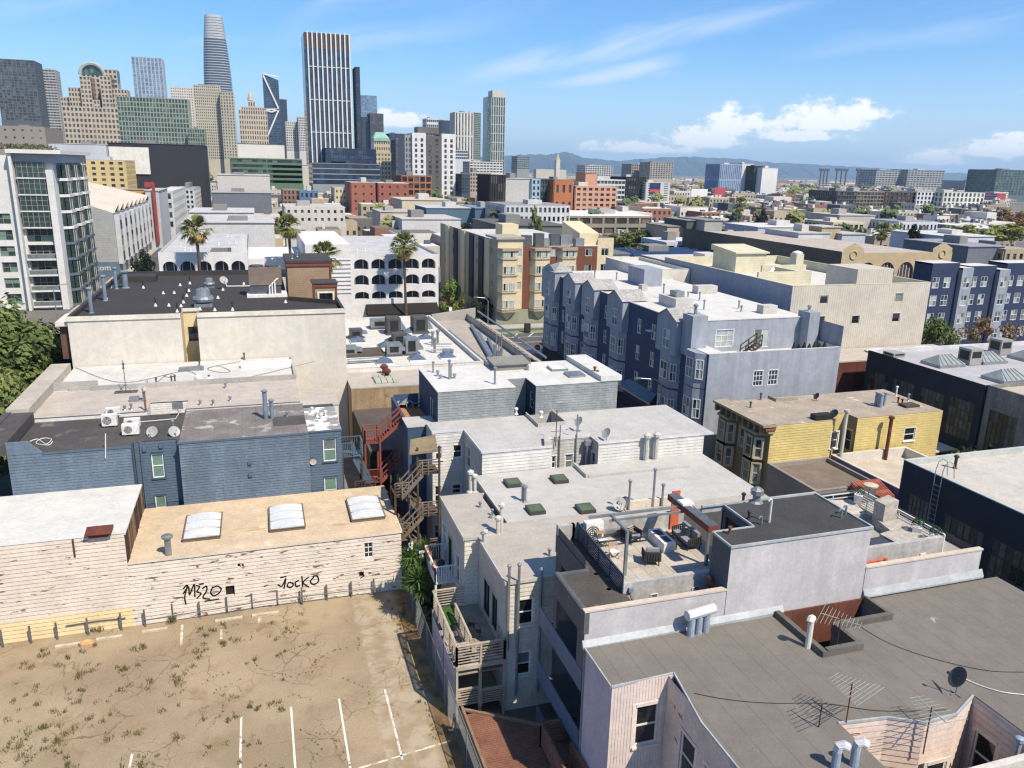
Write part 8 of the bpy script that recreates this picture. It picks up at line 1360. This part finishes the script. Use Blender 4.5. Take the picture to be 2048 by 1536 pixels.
a,b,t2=A_('B',712,475,Y),A_('B',832,475,Y),A_('B',760,430,Y); xm=(a.x+b.x)/2; mk('copper_roof',MB().prism([(a.x,Y+2),(b.x,Y+2),(b.x,Y+24),(a.x,Y+24)],a.z-3,a.z).poly([(a.x,Y+2,a.z),(b.x,Y+2,a.z),(xm+4,Y+12,t2.z),(xm-4,Y+12,t2.z)]).poly([(a.x,Y+24,a.z),(a.x,Y+2,a.z),(xm-4,Y+12,t2.z)]).poly([(b.x,Y+2,a.z),(b.x,Y+24,a.z),(xm+4,Y+12,t2.z)]),mat('verdigris',S(132,190,170),.7),gt)
Y=1500; a,b=A_('C',428,190,Y),A_('C',458,190,Y); ck=thing('clock_tower','white clock tower with pointed spire on the horizon','tower',(a.x,Y,0)); mk('shaft',MB().box(a.x,b.x,Y,Y+11,0,a.z),cmat((214,206,192)),ck); mk('spire',MB().lathe((a.x+b.x)/2,Y+5,[(5.5,a.z),(3.5,a.z+5),(.2,A_('C',443,132,Y).z)],6),cmat((196,176,150)),ck); mk('wing',MB().box(a.x-40,b.x+15,Y+4,Y+20,0,A_('C',430,262,Y).z),cmat((206,196,180)),ck)
# stadium lights, billboard, banner, solar panels
for (x0,x1,lab) in ((528,598,'steel stadium light rig on horizon, leftmost'),(648,738,'wide steel stadium light rig on horizon, middle'),(802,832,'small steel stadium light rig on horizon, rightmost')):
    Y=1600; a,b=A_('D',x0,250,Y),A_('D',x1,250,Y); o=thing('stadium_lights',lab,'light rig',(a.x,Y,0),'stadium light rigs'); mk('lamp_bank',MB().box(a.x,b.x,Y,Y+4,a.z-6,a.z),METAL_D,o); [mk('mast',MB().bar((x,Y+2,0),(x,Y+2,a.z-4),2.2),METAL_D,o) for x in (a.x+4,(a.x+b.x)/2,b.x-4)]
def flat(name,lab,k,x0,y0,x1,y1,Y,m,cat='billboard',fr=True):
    u0,u1,z0,z1=rectY(k,x0,y0,x1,y1,Y); o=thing(name,lab,cat,((u0+u1)/2,Y,z0)); mk('panel',MB().box(u0,u1,Y-.3,Y-.05,z0,z1),m,o); return o,u0,u1,z0,z1
flat('billboard','blank white billboard on the black painted block','E',740,78,1030,268,469.6,cmat((232,228,212))); o,u0,u1,z0,z1=flat('banner','dark blue and red advertising banner on white block','C',1142,362,1212,448,514.3,mat('banner_navy',S(44,54,104),.7)); mk('red_stripe',MB().box(u0,u1,513.9,514.0,z0+(z1-z0)*.16,z0+(z1-z0)*.42),mat('banner_red',S(206,60,72),.7),o)
flat('billboard','red billboard with white lettering right of centre','C',1630,398,1705,455,560,mat('banner_red',S(206,60,72))); flat('billboard','large blank white billboard left of the red one','C',1452,408,1570,470,558,WHITE_P); flat('billboard','small green billboard at the right edge','D',1872,540,1950,570,420,cmat((96,140,60)))
p0=at(c('C',1090,945),9.6)
zr=A_('C',1300,945,168).z
sp_=thing('solar_array','long array of blue solar panels on the dark roof','solar panels',(90,170,zr)); SPM=glass('solar_cell',(.02,.045,.12),.1); xs,xe=A_('C',1060,950,168).x,A_('C',1660,960,168).x
for i in range(26):
    for j in range(3): x=xs+(xe-xs)*i/26; y=170+j*5; mk('panel',MB().prism([(x,y),(x+(xe-xs)/27,y),(x+(xe-xs)/27,y+3.4),(x,y+3.4)],zr+.3,[zr+.4,zr+.4,zr+1.4,zr+1.4]),SPM,sp_)
# low roofs that run together into one carpet towards the bay
rr=random.Random(21); mb=MB(); fm=[cmat(q,'far') for q in ((200,194,184),(166,152,134),(222,218,210),(120,116,112),(158,106,82),(96,102,114),(190,172,138),(52,52,56))]
for Y0 in [232+i*17 for i in range(26)]+[690+i*34 for i in range(26)]+[1600+i*120 for i in range(14)]:
    wid=Y0*.85; x=-wid*.32
    while x < wid*1.35:
        w_=rr.uniform(7,20)*(1 if Y0 < 690 else 1.8 if Y0 < 1590 else 4); 
        if not (-36 < x+w_ and x <-17) and rr.random() < .9:
            h_=rr.choice((5,6,7.5,8,9.5,11,12.5))*rr.uniform(.85,1.12); h_=h_ if Y0 > 330 else min(h_,9); d_=rr.uniform(9,16); y_=Y0+rr.uniform(-3,3); mb.box(x,x+w_*.94,y_,y_+d_,0,h_,rr.choice((0,0,1,1,2,3,4,4,5,6,6)))
            mb.box(x+.3,x+w_*.94-.3,y_+.3,y_+d_-.3,h_,h_+.12,rr.choice((0,2,2,3,1)))
            for q in range(rr.randint(0,3)): u=x+rr.uniform(.1,.8)*w_; v=y_+rr.uniform(.1,.7)*d_; mb.box(u,u+rr.uniform(.8,2.6),v,v+1.6,h_+.1,h_+rr.uniform(.8,2.4),rr.choice((0,2,3,5)))
            nw=int(w_/2.6) if Y0 < 1000 else 0
            for q in range(nw):
                for z_ in [1.2+3.1*k for k in range(int(h_/3.2))]: mb.box(x+(q+.3)*w_*.94/nw,x+(q+.72)*w_*.94/nw,y_-.06,y_+.05,z_,z_+1.5,7)
        x += w_+rr.choice((0,0,.5,3))
mk('distant_rooftops',mb,fm,None,'carpet of low flat rooftops running out to the bay','rooftops',kind='stuff',origin=(0,300,0))
mb=MB(); r_=random.Random(55)
for _ in range(210):
    Y0=r_.choice((r_.uniform(240,520),r_.uniform(500,1300))); x=r_.uniform(-.12*Y0,1.05*Y0); h_=r_.uniform(6,13); rad=r_.uniform(2.2,5)*(1 if Y0 < 600 else 1.5); mi=r_.choice((0,0,1,2))
    if-36 < x <-17: continue
    for _k in range(70): d=Vector((r_.gauss(0,1),r_.gauss(0,1),r_.gauss(0,.8))).normalized()*rad*r_.random() ** .35; s_=rad*.22; q=Vector((x,Y0,h_))+d; mb.poly([(q.x-s_,q.y,q.z),(q.x,q.y-s_,q.z-s_*.5),(q.x+s_,q.y,q.z+s_*.3),(q.x,q.y+s_,q.z+s_)],mi)
    mb.bar((x,Y0,0),(x,Y0,h_),.4,m=1)
mk('distant_trees',mb,[mat('far_leaf_%d' % i,S(*q),.85,.2,.3) for i,q in enumerate(((86,104,48),(58,72,44),(126,130,58)))],None,'scattered trees between the distant rooftops','trees',kind='stuff',origin=(0,300,0))
# ------------------------------------------------------------------ hills across the bay
HILL=mat('wooded_hills',S(62,76,74),.95,.2,.0012,.15,.01); mb=MB(); prof=[(560,320),(1000,312),(1060,309),(1100,309),(1130,303),(1165,314),(1230,322),(1330,314),(1400,314),(1480,318),(1560,326),(1680,332),(1760,336),(1900,345),(2000,348),(2100,352),(2400,350),(2900,360)]; YHL=9500; rr=random.Random(31); P0=[]
for i in range(len(prof)-1):
    for k in range(10): t=k/10; P0.append((prof[i][0]+(prof[i+1][0]-prof[i][0])*t,prof[i][1]+(prof[i+1][1]-prof[i][1])*t+rr.uniform(-1.2,1.2)))
rows=[[onY(p,YHL+1500) for p in P0]]
top=rows[0]; rowf=[Vector((v.x*.93+rr.uniform(-60,60),YHL+700+rr.uniform(-200,200),v.z*rr.uniform(.45,.75))) for v in top]; base=[Vector((v.x*.86,YHL-400,-1)) for v in top]; back=[Vector((v.x*1.1,YHL+4200,-1)) for v in top]
for (r1,r2) in ((base,rowf),(rowf,top),(top,back)):
    for i in range(len(top)-1): mb.poly([tuple(r1[i]),tuple(r1[i+1]),tuple(r2[i+1]),tuple(r2[i])])
mk('hills',mb,HILL,kind='structure',smooth=True,origin=(0,YHL,0))
# ------------------------------------------------------------------ trees and plants
def crown_mb(n,seed,clumps=26,leaf=.09,flat=1.0,taper=0.0):
    """leaf-sized faces gathered in clumps through a unit crown"""
    r_=random.Random(seed); mb=MB(); cs=[]
    for _ in range(clumps):
        while True:
            p=Vector((r_.uniform(-1,1),r_.uniform(-1,1),r_.uniform(-1,1)))
            if .25 < p.length < .86: break
        k=1-taper*(p.z+1)/2; cs.append((Vector((p.x*k,p.y*k,p.z)),r_.uniform(.2,.36)*(.45+.55*k),r_.choice((0,0,1,2))))
    for i in range(n):
        c0,rad,mi=cs[i % clumps]; d=Vector((r_.gauss(0,1),r_.gauss(0,1),r_.gauss(0,1)*flat)).normalized(); p=c0+d*rad*(r_.random() ** .4)
        nrm=(d+Vector((r_.gauss(0,.5),r_.gauss(0,.5),r_.gauss(0,.5)+.4))).normalized(); a=nrm.orthogonal().normalized(); b=nrm.cross(a); s_=leaf*r_.uniform(.6,1.3)
        mb.poly([tuple(p+a*s_),tuple(p+b*s_*.6),tuple(p-a*s_),tuple(p-b*s_*.6)],mi if r_.random() < .8 else r_.choice((0,1,2)))
    return mb
def leafm(k,*cols): return [mat('leaf_%s_%d' % (k,i),S(*q),.75,.22,.8,transl=.3) for i,q in enumerate(cols)]
LG=leafm('green',(112,130,52),(140,150,62),(76,96,42)); LY=leafm('yellow_green',(150,156,56),(170,170,70),(116,128,50)); LD=leafm('dark',(44,58,40),(60,72,46),(36,46,34)); LO=leafm('orange',(176,128,62),(150,112,64),(120,100,60)); LB=leafm('bright',(128,156,56),(100,134,44),(152,170,72)); BARK=mat('bark',S(96,80,66),.95,.25,3.0)
def tree(label,x,y,h,r,mats,key,n=1400,zc=None,zr=None,leaf=.09,name='street_tree',taper=0.0,trunk=.16,clumps=26,group='street trees'):
    o=thing(name,label,'tree',(x,y,0),group); zr=zr or h*.36; zc=zc or h-zr; mb=MB().tube([(x,y,-.05),(x+.1,y,zc*.55),(x-.05,y+.1,zc)],[trunk,trunk*.75,trunk*.5],7)
    for k in range(4): a=k*1.7+x; mb.tube([(x,y,zc*.6),(x+math.cos(a)*r*.35,y+math.sin(a)*r*.35,zc),(x+math.cos(a)*r*.6,y+math.sin(a)*r*.6,zc+zr*.4)],[trunk*.55,trunk*.35,.03],5)
    mk('trunk',mb,BARK,o); inst('crown',('crown',key,mats[0].name,n,taper),lambda: (crown_mb(n,hash_(key),clumps,leaf,taper=taper),mats),o,(x,y,zc),x % 6.28,(r,r,zr)); return o
def hash_(s): return sum(ord(q)*(i+3) for i,q in enumerate(s))
tree('huge dense green street tree at the left edge',-22.6,87,15.2,5.6,LG,'a',16000,8.6,7.0,.05,clumps=60,trunk=.35); tree('dense green street tree below the huge one at left edge',-23.6,74,12.5,5.4,LG,'b',14000,6.6,6.2,.05,clumps=55,trunk=.35)
def pt(lab,p,Y,r,mats,key,**kw): v=onY(p,Y); tree(lab,v.x,Y,v.z,r,mats,key,**kw)
pt('bright green round tree beside the motel corner',(898,548),158,3.0,LB,'c',n=2600,zr=4.5,leaf=.07); pt('small green tree at the mouth of the hotel side street',(923,592),150,2.0,LY,'d',n=1500,zr=2.4); pt('brownish street tree in front of corner hotel',(965,590),146,2.3,LD,'e',n=1800,zr=3.2)
pt('tall narrow poplar behind the corner hotel',(1072,405),205,2.6,LG,'f',n=2600,zr=8,zc=12,taper=.35); pt('shorter poplar left of the tall one',(1057,440),204,2.2,LG,'f',n=2600,zr=5.5,zc=7,taper=.35); pt('round green tree by pillared warehouse, left of pair',(1235,458),232,6,LG,'g',n=2200,zr=3.4); pt('round green tree by pillared warehouse, right of pair',(1280,455),230,6,LG,'h',n=2200,zr=3.6); pt('rust brown tree beside the pillared warehouse',(1118,440),235,5,LO,'g',n=2200,zr=4); pt('green tree behind the tan blank wall',(1280,487),180,4.5,LG,'h',n=2200,zr=3.2); pt('big yellow green tree beside the tan hall',(1480,487),142,5.2,LY,'i',n=3600,zr=4.6,leaf=.07); pt('green tree left of tan hall gable',(1478,452),205,5,LG,'i',n=3600,zr=4.5)
pt('dark conifer left of centre on the right horizon',(1527,402),262,5.5,LD,'j',n=2600,zr=8,zc=9,taper=.75); pt('dark conifer behind the tan hall',(1833,444),195,5,LD,'j',n=2600,zr=7,zc=9,taper=.75); pt('flat topped yellow green tree at right, left of pair',(1962,449),225,10,LY,'k',n=3000,zr=3.2); pt('flat topped yellow green tree at right, right of pair',(2030,444),222,10,LY,'l',n=3000,zr=3.4); pt('reddish tree at the right edge behind the pair',(2030,415),330,10,LO,'k',n=3000,zr=6)
pt('round green tree beside corrugated block corner',(1882,632),92,3.2,LG,'m',n=3000,zr=4.6,leaf=.07); pt('sparse orange leaved tree before navy apartments',(1963,634),100,3.4,LO,'n',n=700,zr=3.6,leaf=.08); pt('sparse orange leaved tree at the right edge',(2030,640),100,2.6,LO,'o',n=600,zr=3.6,leaf=.08)
pt('dark street tree beside the loft row',(283,500),215,3,LD,'e',n=1800,zr=5)
o=thing('hedge_bush','sprawling yellow green creeper behind the yellow house','bush',(61.5,52,0)); inst('leaves',('creeper',),lambda: (crown_mb(5000,5,50,.06),LY),o,(62.2,52.0,2.2),0,(3.4,3.0,3.0))
rr=random.Random(77)
for i,(x,y,lab) in enumerate([(rr.uniform(-10,150),rr.uniform(250,420),'') for _ in range(10)]+[(120,300,''),(140,340,''),(160,320,''),(95,280,''),(70,260,'')]): tree('small dark green tree among the distant roofs',x,y,rr.uniform(9,13),rr.uniform(3,5),LG if i % 2 else LD,'gh'[i % 2],n=2200,zr=3.6,group='trees among the distant roofs')
FR,FD=leafm('frond',(128,138,58),(156,150,66),(96,110,48)),mat('dead_frond',S(176,138,66),.9,.2,2.0)
def palm_mb(seed):
    r_=random.Random(seed); mb=MB()
    for i in range(64):
        dead=i < 22; a=r_.uniform(0,6.28); e=r_.uniform(-1.25,-.55) if dead else r_.uniform(-.45,1.35); L_=r_.uniform(.75,1.05)*(.8 if dead else 1); d=Vector((math.cos(a)*math.cos(e),math.sin(a)*math.cos(e),math.sin(e))); s_=d.cross(Vector((0,0,1))).normalized(); st_=d*L_*.5; u=s_.cross(d)
        for k in range(-4,5): t=k*.24; dd=(d*math.cos(t)+s_*math.sin(t)).normalized(); tip=st_+dd*L_*.55+Vector((0,0,-.18*L_*(abs(k)*.3+.5))); w_=u.cross(dd)*.045; mb.poly([tuple(st_-w_),tuple(st_+dd*L_*.3-w_*.8),tuple(tip),tuple(st_+dd*L_*.3+w_*.8),tuple(st_+w_)],3 if dead else r_.choice((0,1,2)))
        mb.bar((0,0,0),tuple(st_),.02,m=3 if dead else 0)
    return mb,FR+[FD]
for (p,Y,r,b,lab) in (((392,458),144,2.4,0,'leftmost fan palm, in front of the motel left wing'),((577,452),150,2.2,0,'fan palm rising behind the brown penthouse, second from left'),((650,512),136,2.5,0,'fan palm beside the brown cabin, third from left'),((808,490),142.5,2.4,0,'rightmost fan palm, casting shadow on the arched motel'),((1765,462),215,3,0,'small fan palm behind the tan hall cabin'),((1480,408),300,3.2,0,'small distant fan palm among white roofs')):
    v=onY(p,Y); o=thing('fan_palm',lab,'palm tree',(v.x,Y,0),'fan palms'); mk('trunk',MB().tube([(v.x+.3,Y,0),(v.x+.1,Y,v.z*.5),(v.x,Y,v.z-.4)],[.34,.22,.26],8),BARK,o); inst('crown',('palm',int(v.x) % 3),lambda: palm_mb(int(v.x)),o,(v.x,Y,v.z-.2),v.x,(r*1.3,r*1.3,r*1.35))
yu=thing('yucca','spiky yucca with white blossoms beside the fence','plant',(8.9,46,0)); mk('stem',MB().tube([(9,46.3,0),(8.9,46.2,2),(8.6,46.0,3.8)],.14,6).tube([(9,46.3,1.5),(9.3,45.6,3.4)],.12,6),BARK,yu)
for i,(x,y,z_,n) in enumerate(((8.4,46.4,4.3,0),(8.2,45.5,3.0,0),(8.9,44.9,2.6,0),(8.3,46.9,3.4,0),(9.0,45.8,3.9,0),(8.6,45.0,3.4,0),(9.3,46.6,4.5,0),(9.2,44.6,1.8,1),(9.5,43.6,1.2,1))):
    mb=MB(); r_=random.Random(i)
    for k in range(120): a,e=r_.uniform(0,6.28),r_.uniform(-.7,1.5); d=Vector((math.cos(a)*math.cos(e),math.sin(a)*math.cos(e),math.sin(e)))*r_.uniform(.75,1.15); s_=d.cross(Vector((0,0,1))).normalized()*.055; q=Vector((x,y,z_)); mb.poly([tuple(q-s_),tuple(q+d*.5-s_),tuple(q+d),tuple(q+d*.5+s_),tuple(q+s_)])
    mk('rosette',mb,LD[0] if n else LB[1],yu)
    if i in (0,4): mk('blossom',MB_off(crown_mb(160,i,8,.3),(0,0,0)),WHITE_P,yu,origin=(0,0,0)).matrix_basis=Matrix.Translation(Vector((x,y,z_+.8))-world_base(yu)) @ Matrix.Diagonal((.22,.22,.4,1))
# ------------------------------------------------------------------ chain link fence along the lot
fe=thing('chain_link_fence','rusting chain link fence between the lot and back yards','fence',(8.35,38,0)); FM=mat('fence_wire',S(120,124,124),.6,.1,metal=.3)
for k in range(11): y=24.5+k*2.4; mk('post',MB().tube([(8.4,y,0),(8.4,y,2.35)],.035,6),METAL,fe)
mk('top_rail',MB().tube([(8.4,24.5,2.33),(8.4,48.5,2.33)],.025,6),METAL,fe); mb=MB()
for k in range(200):
    y=22.2+k*.13
    for s_ in (-1,1): a,b=(y,y+2.3) if s_ > 0 else (y+2.3,y); lo=max(0,(24.5-min(a,b))/2.3) if True else 0; p,q=Vector((8.38,a,0)),Vector((8.38,b,2.3)); mb.bar(tuple(p),tuple(q),.008)
mk('wire_mesh',mb,FM,fe,kind='stuff')
# ------------------------------------------------------------------ vehicles, lamps, signs
def car(label,x,y,rot,rgb,name='parked_car',cat='car',truck=False):
    o=thing(name,label,cat,(x,y,0),'cars parked on the streets'); paint=mat('car_%d_%d_%d' % rgb,S(*rgb),.25,.03,1.0,spec=.6); B=(x,y,0); f=lambda mb: MB_off(mb,B); L_,W=(2.6,.95) if truck else (2.2,.88)
    prof=[(-L_,.35),(L_,.35),(L_,.8),(L_*.55,.92),(L_*.3,1.45),(-L_*(.1 if truck else .55),1.45),(-L_*(.25 if truck else .85),.95),(-L_,.9)]; body=MB(); n=len(prof)
    for s_ in (-1,1): body.poly([(p[0],s_*W*(.88 if p[1] > 1.2 else 1),p[1]) for p in (prof if s_ < 0 else prof[::-1])])
    for i in range(n): p,q=prof[i],prof[(i+1) % n]; wp,wq=[W*(.88 if k[1] > 1.2 else 1) for k in (p,q)]; body.poly([(p[0],-wp,p[1]),(p[0],wp,p[1]),(q[0],wq,q[1]),(q[0],-wq,q[1])][::-1])
    mk('body',f(body),paint,o)
    for s_ in (-1,1): mk('side_window',f(MB().poly([(L_*.45,s_*W*1.0,.98),(L_*.27,s_*W*.9,1.38),(-L_*(.08 if truck else .5),s_*W*.9,1.38),(-L_*(.2 if truck else .7),s_*W*1.0,.98)])),G_DARK,o)
    mk('windscreen',f(MB().poly([(L_*.54,-W*.85,.97),(L_*.54,W*.85,.97),(L_*.32,W*.78,1.42),(L_*.32,-W*.78,1.42)])),G_DARK,o)
    for sx_ in (-L_*.6,L_*.62):
        for s_ in (-1,1): mk('wheel',f(MB().tube([(sx_,s_*W-.1*s_,.33),(sx_,s_*W+.02*s_,.33)],.33,12)),BLACK_P,o)
    for s_ in (-.6,.6): mk('headlight',f(MB().box(L_-.01,L_+.02,s_-.15,s_+.15,.62,.75)),WHITE_P,o)
    o.rotation_euler=(0,0,rot)
v=at(c('S',175,850),0); car('red car parked beside the motel',v.x,v.y,1.57,(150,36,40)); v=at(c('S',240,895),0); car('white car parked behind the red one',v.x,v.y,1.57,(214,212,206)); v=at(c('H',1475,385),0); car('pale blue pickup truck waiting at the stop sign',v.x+1,v.y,1.57,(150,170,196),'pickup_truck','truck',True)
for (x,y,lab,rgb) in ((-23.2,128,'black car on the left street crossing',(40,42,46)),(34.9,60,'grey car parked in the alley by the blue apartments',(120,124,128)),(34.9,78,'silver car parked in the alley farther on',(190,192,194)),(48,124,'dark car on the cross street right of the alley',(50,52,58))): car(lab,x,y,1.57 if x < 47 else 0,rgb)
def lamp(label,x,y,h,dx,dy,name='street_lamp'): o=thing(name,label,'street lamp',(x,y,0),'street lamps'); mk('pole',MB().tube([(x,y,0),(x,y,h-.8),(x+dx*.25,y+dy*.25,h-.2),(x+dx,y+dy,h)],[.11,.08,.06,.05],7),METAL,o); mk('lamp_head',MB().box(x+dx-.35,x+dx+.25,y+dy-.14,y+dy+.14,h-.06,h+.06),METAL,o)
v=onX(c('I',845,880),39.9); lamp('pale street lamp in front of the blue apartments',39.9,v.y,v.z,-2.6,.3); v=onY(c('S',575,745),139.5); lamp('tall street lamp on the corner before the hotel',v.x,139.5,v.z,-2.4,0); v=onY(c('G',30,690),62); lamp('street lamp arm reaching in from the left edge',-22.5,62,v.z,2.2,.6); lamp('street lamp beside the white tower',-33.5,150,8.5,2.0,0); lamp('street lamp on the far corner of the left street',-20.2,141,8,-2,0)
v=onY(c('H',1415,325),118.4); o=thing('stop_sign','red octagonal stop sign at the end of the alley','sign',(v.x,118.4,0)); mk('pole',MB().tube([(v.x,118.45,0),(v.x,118.45,v.z+.5)],.04,6),METAL,o); mk('plate',MB().poly([(v.x+.55*math.cos(t),118.38,v.z+.55*math.sin(t)) for t in [math.pi/8+i*math.pi/4 for i in range(8)]]),mat('sign_red',S(196,40,44),.5),o); letters('STOP',(v.x-.42,118.36,v.z-.15),.38,WHITE_P,o)
v=at(c('S',930,1070),0); mk('trash_bin',MB().box(v.x-.5,v.x+.5,v.y-.4,v.y+.4,.1,1.7),mat('bin_green_black',S(48,52,50),.7),None,'dark litter bin on the sidewalk before the hotel','bin')
# ------------------------------------------------------------------ hazy air over the whole place
hz=MB().box(-15000,16000,-600,16500,-1.2,460); hm=bpy.data.materials.new('hazy_air'); hm.use_nodes=True; N_=hm.node_tree.nodes
for q in list(N_): N_.remove(q)
ou=N_.new('ShaderNodeOutputMaterial'); pv=N_.new('ShaderNodeVolumePrincipled'); pv.inputs['Color'].default_value=(.5,.74,1,1); pv.inputs['Density'].default_value=7.5e-5; pv.inputs['Anisotropy'].default_value=.1; hm.node_tree.links.new(pv.outputs[0],ou.inputs['Volume'])
mk('haze',hz,hm,kind='stuff',label='pale blue haze in the distant air',cat='haze')
